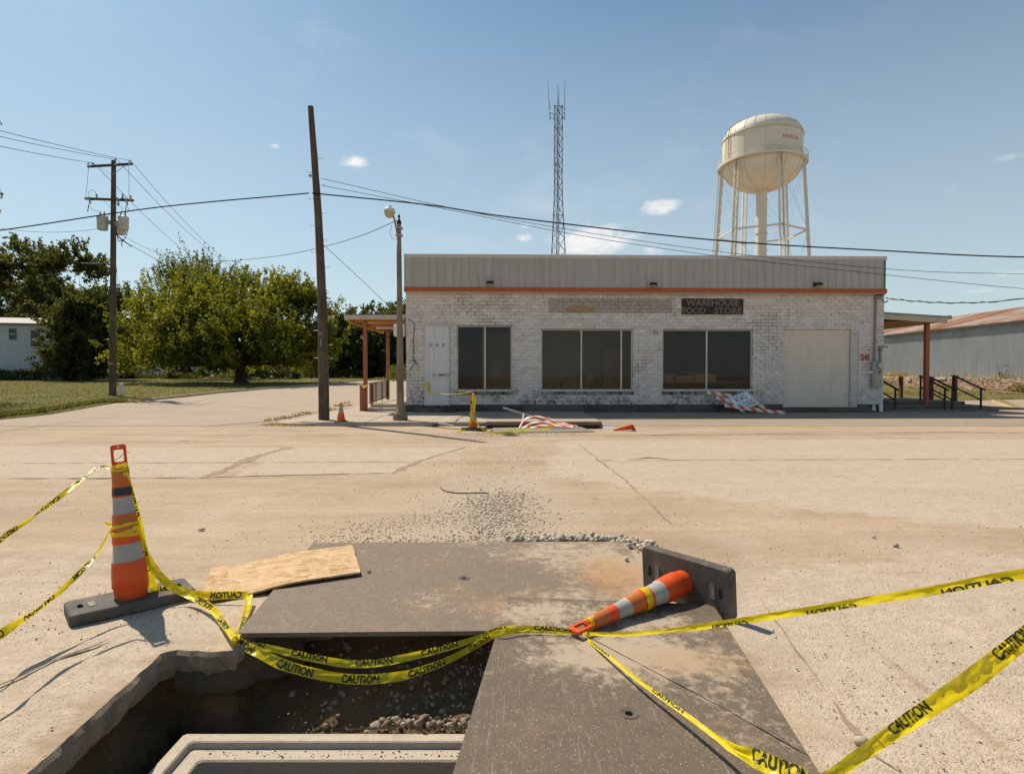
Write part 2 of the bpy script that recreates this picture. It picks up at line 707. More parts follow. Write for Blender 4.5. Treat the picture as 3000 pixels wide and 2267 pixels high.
    h = t.math('ADD', h, t.math('MULTIPLY', speck, .8))
    h = t.math('ADD', h, t.math('MULTIPLY', bigs, .5))
    b1 = t.bump(h, .5, .005)
    b2 = t.bump(t.math('ADD', mid, t.math('MULTIPLY', streak, .8)), .55, .035, b1)
    t.out(t.bsdf(col, .92, 0, .15, b2))
    return m


def dirt_mat(name, a, b, c, sc=1.0, bump=.6):
    m, t = newmat(name)
    p = t.pos()
    n1 = t.noise(t.mapping(p, (.35, 1, 1)), .7 * sc, 7, .65, .5)
    n2 = t.noise(p, 9 * sc, 6, .7)
    n3 = t.noise(p, 70 * sc, 4, .65)
    col = t.mix(t.rng(n1, .35, .65), a, b)
    col = t.mix(t.rng(n2, .5, .72, 0, .7), col, c)
    col = t.mix(t.rng(n3, .4, .8, 0, .4), col, tuple(x * .55 for x in c))
    h = t.math('ADD', t.math('MULTIPLY', n2, .5), n3)
    t.out(t.bsdf(col, .95, 0, .1, t.bump(h, bump, .02 if bump < .9 else .05)))
    return m


M = {}
M['road'] = road_mat()
M['ground'] = dirt_mat('tan_ground', (.43, .34, .25), (.36, .28, .205), (.29, .22, .16))
M['apron'] = dirt_mat('gravel_apron', (.41, .33, .25), (.36, .285, .215), (.28, .22, .165), 1.6)
M['street'] = dirt_mat('side_street_gravel', (.46, .375, .285), (.40, .32, .24), (.32, .25, .185), 1.2)
M['soil'] = dirt_mat('dark_soil', (.46, .29, .155), (.33, .205, .11), (.20, .125, .068), 4.0, 1.0)
M['soil_tan'] = dirt_mat('pale_subsoil', (.36, .275, .19), (.28, .21, .145), (.20, .15, .10), 4.0, 1.0)
M['lawn'] = dirt_mat('dry_lawn', (.165, .165, .042), (.25, .20, .08), (.105, .12, .026), 1.3, 1.0)
M['scrub'] = dirt_mat('scrub_ground', (.11, .10, .035), (.19, .15, .07), (.07, .075, .02), .6, 1.0)


def conc_mat(name, a, b, stain=(.16, .13, .10), st=(.55, .75), agg=True, sc=1.0, bs=.5, bd=.008):
    m, t = newmat(name)
    p = t.pos()
    n1 = t.noise(p, 1.1 * sc, 8, .65, .6)
    n2 = t.noise(p, 12 * sc, 6, .7)
    n3 = t.noise(p, 160, 3, .6)
    col = t.mix(t.rng(n2, .3, .7), a, b)
    col = t.mix(t.rng(n1, st[0], st[1], 0, .75), col, stain)
    if agg:
        vd = t.voro(p, 70)
        vc = t.n('SeparateColor', None, Color=t.voro(p, 70, 'F1', 'Color')).outputs[0]
        k = t.math('MULTIPLY', t.rng(vd, .25, .4, 1, 0), t.rng(vc, .6, .75))
        col = t.mix(t.math('MULTIPLY', k, .45), col, tuple(x * .5 for x in b))
    col = t.mix(t.rng(n3, .45, .8, 0, .35), col, tuple(x * .6 for x in b))
    h = t.math('ADD', t.math('MULTIPLY', n2, .6), t.math('MULTIPLY', n3, .5))
    t.out(t.bsdf(col, .9, 0, .2, t.bump(h, bs, bd)))
    return m


M['walk'] = conc_mat('sidewalk_concrete', (.48, .395, .31), (.40, .325, .25), (.30, .235, .175), (.5, .75))
M['slab_edge'] = conc_mat('broken_slab_face', (.56, .445, .33), (.43, .335, .24), (.25, .185, .13), (.45, .68), True, 3.0, 1.0, .035)
M['precast'] = conc_mat('precast_concrete', (.54, .465, .37), (.46, .39, .305), (.32, .255, .185), (.55, .8), True, 2.0)
M['plinth'] = conc_mat('stained_plinth', (.17, .145, .12), (.12, .105, .088), (.035, .032, .028), (.40, .62), False)
M['step'] = conc_mat('old_step_concrete', (.22, .18, .14), (.16, .13, .10), (.075, .062, .05), (.5, .7), False)
M['crack'] = simple('crack_fill', (.17, .125, .088), (.10, .074, .052), 20, .95, bump=.5)
M['joint'] = simple('joint_dirt', (.34, .25, .17), (.25, .18, .12), 14, .95, bump=.5)


def stone_mat(name, pts):
    m, t = newmat(name)
    p = t.pos()
    r = t.island()
    col = t.ramp(r, pts)
    n = t.noise(p, 60, 4, .6)
    col = t.mix(t.rng(n, .35, .75, 0, .45), col, (.30, .235, .17))
    t.out(t.bsdf(col, .92, 0, .2, t.bump(n, .35, .006)))
    return m


M['gravel'] = stone_mat('crushed_limestone', [(0, (.31, .255, .19)), (.4, (.42, .36, .275)), (.8, (.51, .45, .36)), (1, (.62, .56, .47))])
M['pebble'] = stone_mat('road_pebbles', [(0, (.20, .15, .11)), (.4, (.32, .25, .185)), (.75, (.42, .335, .25)), (1, (.52, .44, .35))])
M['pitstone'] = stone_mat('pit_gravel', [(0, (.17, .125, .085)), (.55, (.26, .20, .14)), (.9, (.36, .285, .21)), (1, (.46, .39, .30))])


# ------------------------------------------------------------------ road with the open pit
PIT = [gnd(u, v) for (u, v) in [(68, 2267), (140, 2203), (213, 2139), (285, 2075), (357, 2011), (400, 1973), (440, 1936), (470, 1909), (490, 1902), (520, 1897),
                                (560, 1900), (610, 1903), (650, 1900), (690, 1896)]]
PIT = [(-1.95, 1.0), (-1.9, 1.6)] + [(p.x, p.y) for p in PIT] + \
      [(-1.50, 3.45), (-1.3, 3.66), (-.6, 3.74), (-.1, 3.72), (.5, 3.70), (.95, 3.60), (1.02, 3.0), (.98, 2.4), (1.0, 1.7), (.97, 1.0), (0, .95), (-1, .98)]


def rough_loop(poly, step=.028, amp=.012, seed=3):
    out = []
    n = len(poly)
    for i in range(n):
        a, b = Vector(poly[i]), Vector(poly[(i + 1) % n])
        k = max(1, int((b - a).length / step))
        for j in range(k):
            q = a.lerp(b, j / k)
            nz = mnoise.noise_vector(Vector((q.x * 9, q.y * 9, seed)))
            nz2 = mnoise.noise_vector(Vector((q.x * 30, q.y * 30, seed + 5)))
            out.append((q.x + nz.x * amp + nz2.x * amp * .5, q.y + nz.y * amp + nz2.y * amp * .5))
    return out


PITR = rough_loop(PIT, .028, .007)


def polypx(pts):
    return [(p.x, p.y) for p in (gnd(u, v) for u, v in pts)]


SLABS = [polypx([(-900, 1300), (841, 1311), (597, 1399), (-900, 1402)]), polypx([(861, 1311), (1363, 1311), (1153, 1384), (651, 1398)]),
         polypx([(1640, 1290), (3900, 1285), (3900, 1560), (3000, 1545), (2450, 1500), (1900, 1432), (1611, 1388)])]
NEARC = [polypx([(-600, 1640), (330, 1650), (600, 1790), (560, 1905), (-200, 2700), (-1500, 2700)]),
         polypx([(2250, 1660), (4200, 1660), (4200, 2600), (2700, 2600), (2330, 2060), (2180, 1850)])]


def seg_d(x, y, a, b):
    ax, ay = a
    bx, by = b
    dx, dy = bx - ax, by - ay
    k = max(0, min(1, ((x - ax) * dx + (y - ay) * dy) / (dx * dx + dy * dy)))
    return math.hypot(x - ax - k * dx, y - ay - k * dy)


def poly_sd(x, y, poly):
    dmin = min(seg_d(x, y, poly[i], poly[(i + 1) % len(poly)]) for i in range(len(poly)))
    return dmin if in_poly(x, y, poly) else -dmin


GR_LINE = [(-.15, 5.2), (-.2, 6.3), (-.25, 8.5), (0.1, 12), (-.1, 15.5)]


def road_attr(x, y):
    if abs(x) > 26 or y < .3 or y > 18:
        return 1.0, 0.0
    dv = 1.0
    for pl in SLABS:
        s = poly_sd(x, y, pl)
        dv = min(dv, 1 - sstep(-.12, .10, s) * .95)
    for pl in NEARC:
        s = poly_sd(x, y, pl)
        dv = min(dv, 1 - sstep(-.9, .5, s) * .8)
    dg = min(seg_d(x, y, GR_LINE[i], GR_LINE[i + 1]) for i in range(len(GR_LINE) - 1))
    w = 1.7 if y < 9 else 1.0
    g = max(0, 1 - dg / w)
    g *= .95 if y < 9 else .55
    if g > .2:
        dv = max(dv, min(1, g * 2))
    return dv, g


mb = MB()
# outer sheet on a non-uniform grid that leaves out the rectangle round the pit
PX0, PX1, PY0, PY1 = -3.2, 2.0, .4, 4.6
xs = sorted(set([-60, -45, -34, -26] + [round(-22 + i * .4, 3) for i in range(int(44 / .4) + 1)] + [26, 34, 45, 60, PX0, PX1]))
ys = sorted(set([-14, -8, -4, -2, -1, -.4, PY0, PY1] + [round(.8 + i * .2, 3) for i in range(85)] + [17.66]))
ys = [y for y in ys if y <= 17.66]
rows = len(xs)
A1, A2 = [], []
for y in ys:
    for x in xs:
        mb.v.append(Vector((x, y, -.075 * sstep(16.7, 17.4, y) * sstep(-1.25, -.75, x) * sstep(3.1, 2.65, x))))
        a, g = road_attr(x, y)
        A1.append(a)
        A2.append(g)
for j in range(len(ys) - 1):
    for i in range(rows - 1):
        if xs[i] >= PX0 - 1e-6 and xs[i + 1] <= PX1 + 1e-6 and ys[j] >= PY0 - 1e-6 and ys[j + 1] <= PY1 + 1e-6:
            continue
        a = j * rows + i
        mb.f.append((a, a + 1, a + 1 + rows, a + rows))
# the patch round the pit
pts = [Vector(p) for p in PITR]
ed = [(i, (i + 1) % len(PITR)) for i in range(len(PITR))]
o = len(pts)
rect = [(PX0, PY0), (PX1, PY0), (PX1, PY1), (PX0, PY1)]
pts += [Vector(p) for p in rect]
ed += [(o + i, o + (i + 1) % 4) for i in range(4)]
gx = PX0 + .07
while gx < PX1 - .03:
    gy = PY0 + .07
    while gy < PY1 - .03:
        q = (gx + random.uniform(-.015, .015), gy + random.uniform(-.015, .015))
        if not in_poly(q[0], q[1], PITR):
            pts.append(Vector(q))
        gy += .075
    gx += .075
vo, _, fo, _, _, _ = delaunay_2d_cdt(pts, ed, [], 1, 1e-5)
base = len(mb.v)
for p in vo:
    e = min(p.x - PX0, PX1 - p.x, p.y - PY0, PY1 - p.y)
    k = sstep(.02, .3, e)
    z = (mnoise.fractal(Vector((p.x * 2.2, p.y * 2.2, 4)), 1.0, 2.0, 4) * .010 - .003) * k
    # the soft crumbled lip at the back of the pit, left of the plate
    lip = sstep(.5, .0, abs(p.x + 1.72)) * sstep(3.75, 3.3, p.y)
    z -= .012 * lip * k
    mb.v.append(Vector((p.x, p.y, z)))
    a, g = road_attr(p.x, p.y)
    A1.append(max(a, .9 * lip))
    A2.append(g)
PITZ = {}
for p, vv in zip(vo, mb.v[base:]):
    PITZ[(round(p.x, 4), round(p.y, 4))] = vv.z
for f in fo:
    cx = sum(vo[i].x for i in f) / 3
    cy = sum(vo[i].y for i in f) / 3
    if in_poly(cx, cy, PITR):
        continue
    a, b, c = (vo[i] for i in f)
    if (b.x - a.x) * (c.y - a.y) - (b.y - a.y) * (c.x - a.x) < 0:
        f = f[::-1]
    mb.f.append(tuple(i + base for i in f))
mb.at = {'dust': A1, 'grav': A2}
ROAD = mb.build('road', M['road'], smooth=60)
ROAD['kind'] = 'structure'


# pit walls: broken slab edge, then soil
def ring(off, z, amp, seed, back=0.0):
    """the pit outline moved outwards by off (negative inwards), at depth z"""
    n = len(PITR)
    cx, cy = -.45, 2.3
    out = []
    for i in range(n):
        p = Vector(PITR[i])
        a, b = Vector(PITR[i - 3]), Vector(PITR[(i + 3) % n])
        tg = (b - a).normalized()
        nn = Vector((tg.y, -tg.x))
        if nn.dot(p - Vector((cx, cy))) < 0:
            nn = -nn
        kb = sstep(2.9, 3.25, p.y) * sstep(-1.75, -1.3, p.x)         # loose fill slopes in from the back
        q = p + nn * off - Vector((0, 1)) * back * kb
        v = mnoise.noise_vector(Vector((q.x * 6, q.y * 6, z * 7 + seed)))
        v2 = mnoise.noise_vector(Vector((q.x * 21, q.y * 21, z * 19 + seed)))
        v3 = mnoise.noise_vector(Vector((q.x * 55, q.y * 55, z * 50 + seed)))
        v = v * .55 + v2 * .7 + v3 * .75
        out.append(Vector((q.x + v.x * amp, q.y + v.y * amp, z + v.z * amp * .6)))
    return out


def band(rings, name, mat, smooth=50):
    mb = MB()
    n = len(rings[0])
    for r_ in rings:
        mb.v += r_
    for i in range(len(rings) - 1):
        for k in range(n):
            k2 = (k + 1) % n
            mb.f.append((i * n + k, i * n + k2, (i + 1) * n + k2, (i + 1) * n + k))
    o = mb.build(name, mat, smooth=smooth)
    o['kind'] = 'structure'
    return o


top = [Vector((p[0], p[1], PITZ.get((round(p[0], 4), round(p[1], 4)), 0.0))) for p in PITR]
rs = [top] + [ring(o_, z_, a_, 1.0) for (o_, z_, a_) in [(-.004, -.010, .006), (-.018, -.032, .012), (-.014, -.062, .014), (-.016, -.095, .015), (-.004, -.130, .016), (.010, -.165, .016)]]
band(rs, 'road_slab_edge', M['slab_edge'], 14)
prof_ = [(.05, -.18, .012, 0), (.055, -.20, .02, 0), (.04, -.225, .03, .02), (.02, -.25, .034, .05), (0, -.30, .036, .08), (-.02, -.35, .036, .12), (-.04, -.40, .038, .18), (-.06, -.46, .04, .24), (-.08, -.53, .04, .32),
         (-.11, -.62, .04, .38), (-.2, -.72, .04, .42), (-.32, -.80, .03, .45)]
band([rs[-1]] + [ring(o_, z_, a_, 6.0, bk) for (o_, z_, a_, bk) in prof_], 'pit_soil', M['soil'], 35)
mb = MB()
mb.add([(-2, .8, -.80), (1.1, .8, -.80), (1.1, 3.6, -.80), (-2, 3.6, -.80)], [(0, 1, 2, 3)])
o = mb.build('pit_floor', M['soil'])
o['kind'] = 'structure'

# slab of paler stabilised base hanging under the lip, left of the plate
mb = MB()
P = []
for i in range(44):
    row = []
    x = -1.84 + i * .0145
    for j in range(22):
        s = j / 21
        z = -.028 - .20 * s ** 1.5
        y = 3.335 - .105 * math.sin(s * 1.75) + .22 * sstep(-1.62, -1.22, x)
        v = mnoise.noise_vector(Vector((x * 9, z * 12, 2))) * .020 + mnoise.noise_vector(Vector((x * 26, z * 26, 5))) * .013 + mnoise.noise_vector(Vector((x * 70, z * 70, 5))) * .006
        k = sstep(0, .15, s)
        row.append(Vector((x + v.x * k, y + v.y * k, z + v.z * k * .8)))
    P.append(row)
mb.grid(P)
o = mb.build('pit_lip', M['soil_tan'], smooth=30)
o['kind'] = 'structure'

# precast concrete inlet box standing in the pit: rim, ledge, inner walls
XR0, XR1, YR1, YR0, ZR = -1.70, .75, 3.06, .9, -.35
box = thing('concrete_inlet_box', 'pale precast concrete box with stepped rim, set low inside the open pit', 'drain box', (-.4, 2, -.8))


def rimloop(off, z):
    ch = .014
    x0, x1, y0, y1 = XR0 + off, XR1 - off, YR0 + off, YR1 - off
    return [(x0 + ch, y1, z), (x1 - ch, y1, z), (x1, y1 - ch, z), (x1, y0 + ch, z), (x1 - ch, y0, z), (x0 + ch, y0, z), (x0, y0 + ch, z), (x0, y1 - ch, z)]


def rings_mesh(loops):
    mb = MB()
    n = len(loops[0])
    for l in loops:
        mb.v += [Vector(p) for p in l]
    for i in range(len(loops) - 1):
        for k in range(n):
            k2 = (k + 1) % n
            mb.f.append((i * n + k, (i + 1) * n + k, (i + 1) * n + k2, i * n + k2))
    return mb


rings_mesh([rimloop(0, -.9), rimloop(0, ZR - .008), rimloop(.008, ZR), rimloop(.066, ZR), rimloop(.073, ZR - .006), rimloop(.078, ZR - .034)]).build('rim', M['precast'], box, smooth=18)
rings_mesh([rimloop(.078, ZR - .034), rimloop(.158, ZR - .036), rimloop(.166, ZR - .044), rimloop(.172, -.9)]).build('ledge', M['precast'], box, smooth=18)

# ------------------------------------------------------------------ gravel and pebbles
mb = None


def scatter_line(line, n, spread, smin, smax, seed):
    g = np.random.default_rng(seed)
    C, Z = [], []
    L = [Vector(p) for p in line]
    lens = [(L[i + 1] - L[i]).length for i in range(len(L) - 1)]
    tot = sum(lens)
    for _ in range(n):
        k = g.uniform(0, tot)
        i = 0
        while k > lens[i] and i < len(lens) - 1:
            k -= lens[i]
            i += 1
        q = L[i].lerp(L[i + 1], k / lens[i])
        s = smin + (smax - smin) * g.random() ** 2.6
        C.append((q.x + g.normal(0, spread), q.y + g.normal(0, spread * .8), s * .08))
        Z.append(s)
    return C, Z


def stuff(me, name, label=None, cat=None, parent=None):
    o = link(me, name, parent)
    o['kind'] = 'stuff'
    if label:
        tag(o, label, cat)
    return o


C, Z = [], []
for (ln, n, sp, a, b, sd) in [([(-.10, 5.45), (-.12, 6.2), (-.16, 7.5)], 3000, .25, .006, .036, 1), ([(-1.7, 5.5), (-.9, 6.1), (-.3, 6.6)], 1500, .26, .005, .024, 2),
                              ([(-1.6, 5.38), (-.2, 5.42)], 450, .11, .008, .034, 3), ([(-.3, 6.8), (-.3, 9.0)], 450, .5, .006, .030, 4),
                              ([(-.1, 9), (.2, 12.5), (-.2, 15.4)], 1000, .55, .006, .030, 5), ([(-1.5, 15.2), (1.8, 15.4)], 700, .22, .010, .040, 6)]:
    c, z = scatter_line(ln, n, sp, a, b, sd)
    C += c
    Z += z
keep = [i for i, c in enumerate(C) if not (-1.8 < c[0] < 1.05 and c[1] < 5.28)]
C = [C[i] for i in keep]
Z = [Z[i] for i in keep]
stuff(rock_mesh('gravel', C, Z, M['gravel'], .8, 5), 'gravel', 'grey crushed stone spread across the road behind the steel plates', 'gravel')
# ridge of bigger stones packed along the back edge of the plate
c, z = scatter_line([(.0, 5.36), (.55, 5.40), (1.0, 5.38), (1.13, 5.22), (1.16, 4.98)], 520, .05, .012, .085, 9)
stuff(rock_mesh('gravel', [(a, b, .2 * s + random.uniform(0, .02)) for (a, b, _), s in zip(c, z)], z, M['gravel'], .85, 8), 'gravel',
      'ridge of pale coarse stones along the back edge of the steel plate', 'gravel')
# loose road pebbles everywhere
C, Z = [], []
g = np.random.default_rng(21)
while len(C) < 17000:
    y = 2.0 + 15.5 * g.random() ** 1.5
    x = g.uniform(-.95, .95) * (y + 1)
    if in_poly(x, y, PIT) or (-1.8 < x < 1.05 and 3.3 < y < 5.3) or (-.3 < x < 1.35 and y < 4) or (-2.5 < x < -1.1 and 3.85 < y < 5.3):
        continue
    nn = mnoise.fractal(Vector((x * .35, y * .9, 2)), 1, 2, 4)
    if nn < g.uniform(-.5, .25):
        continue
    s = .004 + .013 * g.random() ** 7
    C.append((x, y, s * .25))
    Z.append(s)
stuff(rock_mesh('pebbles', C, Z, M['pebble'], .7, 9), 'pebbles', 'loose pebbles and crumbs scattered over the dusty road', 'pebbles')
# a few clods and rocks that can be picked out one by one
for k, (u, v, s, lab) in enumerate([(1835, 1643, .05, 'small pale stone lying on the rusty corner of the steel plate'),
                                    (1082, 1677, .035, 'black stone lying on the plate beside the particle board'),
                                    (1735, 1570, .07, 'tan clod on top of the stone ridge behind the plate'),
                                    (2560, 1577, .055, 'pale stone alone on the dust, right of the toppled channelizer base'),
                                    (2625, 1603, .05, 'flat dark stone alone on the bare road'), (590, 1555, .06, 'flat dark clod on the road beyond the standing channelizer'),
                                    (2520, 2180, .06, 'broken concrete chip in the cracked corner below the tape')]):
    z = .03 if k < 2 else 0
    p = atZ(u, v, z)
    o = link(rock_mesh('stone', [(0, 0, s * .3)], [s], M['pebble'] if k in (1, 4, 5) else M['gravel'], .75, 30 + k), 'stone')
    o.location = p
    tag(o, lab, 'stone')

# gravel lying in the pit
C, Z = [], []
g = np.random.default_rng(33)
for _ in range(5200):
    x = g.normal(-.2, .42)
    k = g.random()
    if x < -1.25 or x > .9:
        continue
    back = k
    y = 3.07 + .55 * back
    z = -.405 + .34 * (back * .89) ** 1.1 + .03 * math.sin(x * 3) + mnoise.noise_vector(Vector((x * 7, y * 7, 3))).z * .05 + g.uniform(-.003, .012)
    s = .006 + .045 * g.random() ** 5
    C.append((x, y, z - .1 * s))
    Z.append(s)
for _ in range(420):
    x = g.uniform(-.75, .6)
    s = .012 + .05 * g.random() ** 2.5
    C.append((x, 3.09 + abs(g.normal(0, .03)), -.365 + .4 * s + abs(g.normal(0, .02)) * (1 if x > -.7 else .3)))
    Z.append(s)
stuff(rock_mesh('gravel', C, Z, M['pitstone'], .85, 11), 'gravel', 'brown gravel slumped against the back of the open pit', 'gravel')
C = [(g.uniform(-1.55, .5), g.uniform(2.91, 2.975), ZR - .034) for _ in range(260)]
Z = [.004 + .012 * g.random() ** 3 for _ in C]
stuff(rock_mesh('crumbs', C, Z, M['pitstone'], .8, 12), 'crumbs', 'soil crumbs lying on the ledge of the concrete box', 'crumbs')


# loose fill under the gravel
mb = MB()
P = []
for i in range(40):
    x = -1.5 + i * .062
    row = []
    for j in range(12):
        s = j / 11
        y = 3.055 + .62 * s
        z = -.40 + .34 * s ** 1.1 + .03 * math.sin(x * 3)
        v = mnoise.noise_vector(Vector((x * 7, y * 7, 3)))
        v2 = mnoise.noise_vector(Vector((x * 25, y * 25, 3)))
        row.append(Vector((x, y, z + v.z * .05 + v2.z * .018 - .18 * sstep(-.9, -1.5, x))))
    P.append(row)
mb.grid(P)
o = mb.build('pit_fill', M['soil'], smooth=50)
o['kind'] = 'structure'

# ------------------------------------------------------------------ cracks and joints in the road
def crack(pix, w, mat, name, jit=.02, z=.004, seed=0, taper=True):
    P = [gnd(u, v) for u, v in pix]
    pts = []
    for i in range(len(P) - 1):
        n = max(2, int((P[i + 1] - P[i]).length / .12))
        for k in range(n):
            pts.append(P[i].lerp(P[i + 1], k / n))
    pts.append(P[-1])
    mb = MB()
    L, Rr = [], []
    for i, p in enumerate(pts):
        tg = (pts[min(i + 1, len(pts) - 1)] - pts[max(0, i - 1)]).normalized()
        nn = Vector((-tg.y, tg.x, 0))
        a = mnoise.noise(Vector((p.x * 5, p.y * 5, seed)))
        b = mnoise.noise(Vector((p.x * 5, p.y * 5, seed + 9)))
        c = mnoise.noise(Vector((p.x * 1.3, p.y * 1.3, seed + 4)))
        ww = w * max(.08, .55 + 1.1 * b + .7 * c)
        if taper:
            ww *= min(1, i / 3 + .1, (len(pts) - 1 - i) / 3 + .1)
        q = p + nn * a * jit
        q.z += z
        L.append(q - nn * ww / 2)
        Rr.append(q + nn * ww / 2)
    mb.grid([[a, b] for a, b in zip(L, Rr)])
    for i, f in enumerate(mb.f):
        mb.f[i] = f[::-1]
    o = mb.build(name, mat, ROAD)
    return o


crack([(20, 1402), (300, 1401), (597, 1399), (700, 1396), (1150, 1385)], .085, M['crack'], 'crack', .03, seed=1)
crack([(597, 1400), (680, 1368), (740, 1340), (845, 1311)], .28, M['joint'], 'joint', .05, seed=2, taper=False)
crack([(1145, 1388), (1230, 1350), (1365, 1309)], .16, M['joint'], 'joint', .05, seed=3)
crack([(1720, 1349), (2000, 1348), (2500, 1346), (3100, 1345)], .045, M['crack'], 'crack', .015, seed=4)
crack([(0, 1357), (300, 1356), (700, 1355), (1270, 1353)], .035, M['crack'], 'crack', .012, seed=5)
crack([(1700, 1305), (1755, 1349), (1830, 1405), (1880, 1452), (1930, 1500), (1975, 1545)], .045, M['joint'], 'joint', .03, seed=6)
crack([(1880, 1275), (2000, 1273), (2200, 1272), (2380, 1270)], .12, M['crack'], 'crack', .06, seed=7)
crack([(2540, 1284), (2700, 1283)], .06, M['crack'], 'crack', .03, seed=8)
crack([(2560, 1268), (2800, 1266), (3000, 1270)], .08, M['crack'], 'crack', .04, seed=9)
crack([(510, 1292), (580, 1291)], .10, M['crack'], 'crack', .03, seed=10)
crack([(610, 1296), (650, 1293)], .06, M['crack'], 'crack', .03, seed=11)
crack([(1840, 1345), (1900, 1341), (1960, 1344)], .16, M['crack'], 'crack', .02, seed=12)
crack([(-60, 2036), (60, 1985), (160, 1935), (280, 1893), (330, 1870), (372, 1850)], .035, M['crack'], 'crack', .02, .009, seed=13)
crack([(2440, 2050), (2480, 2110), (2530, 2170), (2570, 2215), (2640, 2262)], .03, M['joint'], 'joint', .03, seed=14)
crack([(2230, 1760), (2330, 1900), (2420, 2020)], .022, M['joint'], 'joint', .02, seed=15)

# ------------------------------------------------------------------ land behind the road
SWY = 17.66
mb = MB()
xs = sorted(set([-900, -500, -300, -200, -150, -120] + [-100 + 4 * i for i in range(51)] + [120, 150, 200, 300, 500, 900] + [-8, -.78, 2.66, 34, 34.4, 34.8, 35.2, 36]))
ys = sorted(set([SWY, 18.4, 19.1, 20, 22] + [24 + 2.5 * i for i in range(30)] + [105, 120, 150, 200, 300, 500, 900, 1500]))
n = len(xs)
for y in ys:
    for x in xs:
        mb.v.append(Vector((x, y, terr(x, y) - .004)))
for j in range(len(ys) - 1):
    for i in range(n - 1):
        if xs[i] >= -.79 and xs[i + 1] <= 2.67 and ys[j + 1] <= 19.11:
            continue
        a = j * n + i
        mb.f.append((a, a + 1, a + 1 + n, a + n))
# flanks and the land behind the camera
for (x0, x1, y0, y1) in [(-900, -60, -14, SWY), (60, 900, -14, SWY), (-900, 900, -900, -14)]:
    mb.add([(x0, y0, -.004), (x1, y0, -.004), (x1, y1, -.004), (x0, y1, -.004)], [(0, 1, 2, 3)])
o = mb.build('ground', M['ground'], smooth=60)
o['kind'] = 'structure'


def sheet(poly, name, mat, dz, step=2.0, seed=1, kind='structure', amp=0.0, zf=terr):
    """ground-following polygon sheet"""
    pts = [Vector(p) for p in poly]
    n0 = len(pts)
    ed = [(i, (i + 1) % n0) for i in range(n0)]
    x0, x1 = min(p[0] for p in poly), max(p[0] for p in poly)
    y0, y1 = min(p[1] for p in poly), max(p[1] for p in poly)
    x = x0 + step * .5
    while x < x1:
        y = y0 + step * .5
        while y < y1:
            if in_poly(x, y, poly):
                pts.append(Vector((x, y)))
            y += step
        x += step
    vo, _, fo, _, _, _ = delaunay_2d_cdt(pts, ed, [], 1, 1e-4)
    mb = MB()
    for p in vo:
        mb.v.append(Vector((p.x, p.y, zf(p.x, p.y) + dz + (mnoise.noise(Vector((p.x * .4, p.y * .4, seed))) * amp))))
    for f in fo:
        cx = sum(vo[i].x for i in f) / 3
        cy = sum(vo[i].y for i in f) / 3
        if in_poly(cx, cy, poly):
            a, b, c = (vo[i] for i in f)
            mb.f.append(tuple(f) if (b.x - a.x) * (c.y - a.y) - (b.y - a.y) * (c.x - a.x) > 0 else tuple(f[::-1]))
    o = mb.build(name, mat, smooth=60)
    o['kind'] = kind
    return o


LAWNE = polypx([(0, 1229), (80, 1222), (150, 1214), (230, 1200), (290, 1189), (340, 1181), (400, 1179), (432, 1174), (560, 1161), (640, 1152), (700, 1147),
                (780, 1140), (850, 1134), (940, 1127), (1010, 1121), (1040, 1118)])
LAWN = [(-140, 17.9), (-60, 17.9), (-26, 18.6)] + LAWNE + [(-14.5, 72), (-14.5, 79), (-140, 79)]
sheet(rough_loop(LAWN, 1.2, .12, 4), 'lawn', M['lawn'], .03, 2.2, 3, amp=.03)
sheet([(-160, 79.2), (-6, 79.2), (-6, 180), (-160, 180)], 'scrubland', M['scrub'], .02, 8, 4)
SIDE = LAWNE[::-1]
sheet([(-5.2, 30), (-7.4, 40), (-10, 60), (-13.5, 79)] + [(-14.2, 79), (-14.2, 72)] + SIDE + [(-26, 18.3), (-26, SWY), (-9, SWY), (-8.0, 19.5), (-7.9, 24)], 'side_street', M['street'], .006, 1.6, 5)
# strip of rough grass before the brick wall at right
GR = [(19.2, 30.5), (30, 33), (33.8, 31), (33.8, 75), (16, 75), (15, 45)]
sheet(rough_loop(GR, 1.0, .25, 6), 'grass_verge', M['lawn'], .012, 2.0, 6)
sheet([(35.4, 26), (37.5, 26), (37.5, 90), (35.4, 90)], 'grass_bank', M['lawn'], .012, 1.5, 7)


def apron_z(x, y):
    return .10 * sstep(17.66, 18.5, y) + .02 * sstep(18.5, 22.6, y)


sheet(rough_loop([(2.70, SWY + .01), (40, SWY + .01), (40, 21), (30, 23.8), (14.4, 24), (14.2, 22.7), (2.70, 22.3)], .7, .03, 5)[0:], 'apron', M['apron'], .004, .8, 8, zf=apron_z)

# lawn kerb along the side street
mb = MB()
kp = [Vector((p[0], p[1], terr(*p))) for p in LAWNE[7:]]
for i in range(len(kp) - 1):
    a, b = kp[i], kp[i + 1]
    mb.beam(a + Vector((0, 0, .05)), b + Vector((0, 0, .05)), .16, .16)
o = mb.build('lawn_kerb', M['walk'])
o['kind'] = 'structure'

# ------------------------------------------------------------------ corner sidewalk, kerb, storm drain
WZ = .12
outer = [(-5.6, SWY + .16), (-6.25, 17.9), (-6.95, 18.35), (-7.55, 19.2), (-7.5, 20.6), (-7.3, 22), (-7.3, 25), (-7.4, 31), (-4.0, 31), (-3.9, 22.6),
         (2.66, 22.75), (2.66, SWY + .3), (1.05, SWY + .3), (1.02, SWY + .3), (-.74, SWY + .3), (-.78, SWY + .16), (-1.67, SWY + .16)]
mb = MB()
def walkz(x, y):
    return WZ + .03 * sstep(20, 23, y) - .10 * sstep(-6.2, -7.4, x) - .09 * sstep(-1.75, -1.35, x) * sstep(-.75, -.95, x) * sstep(19.2, 18.0, y)


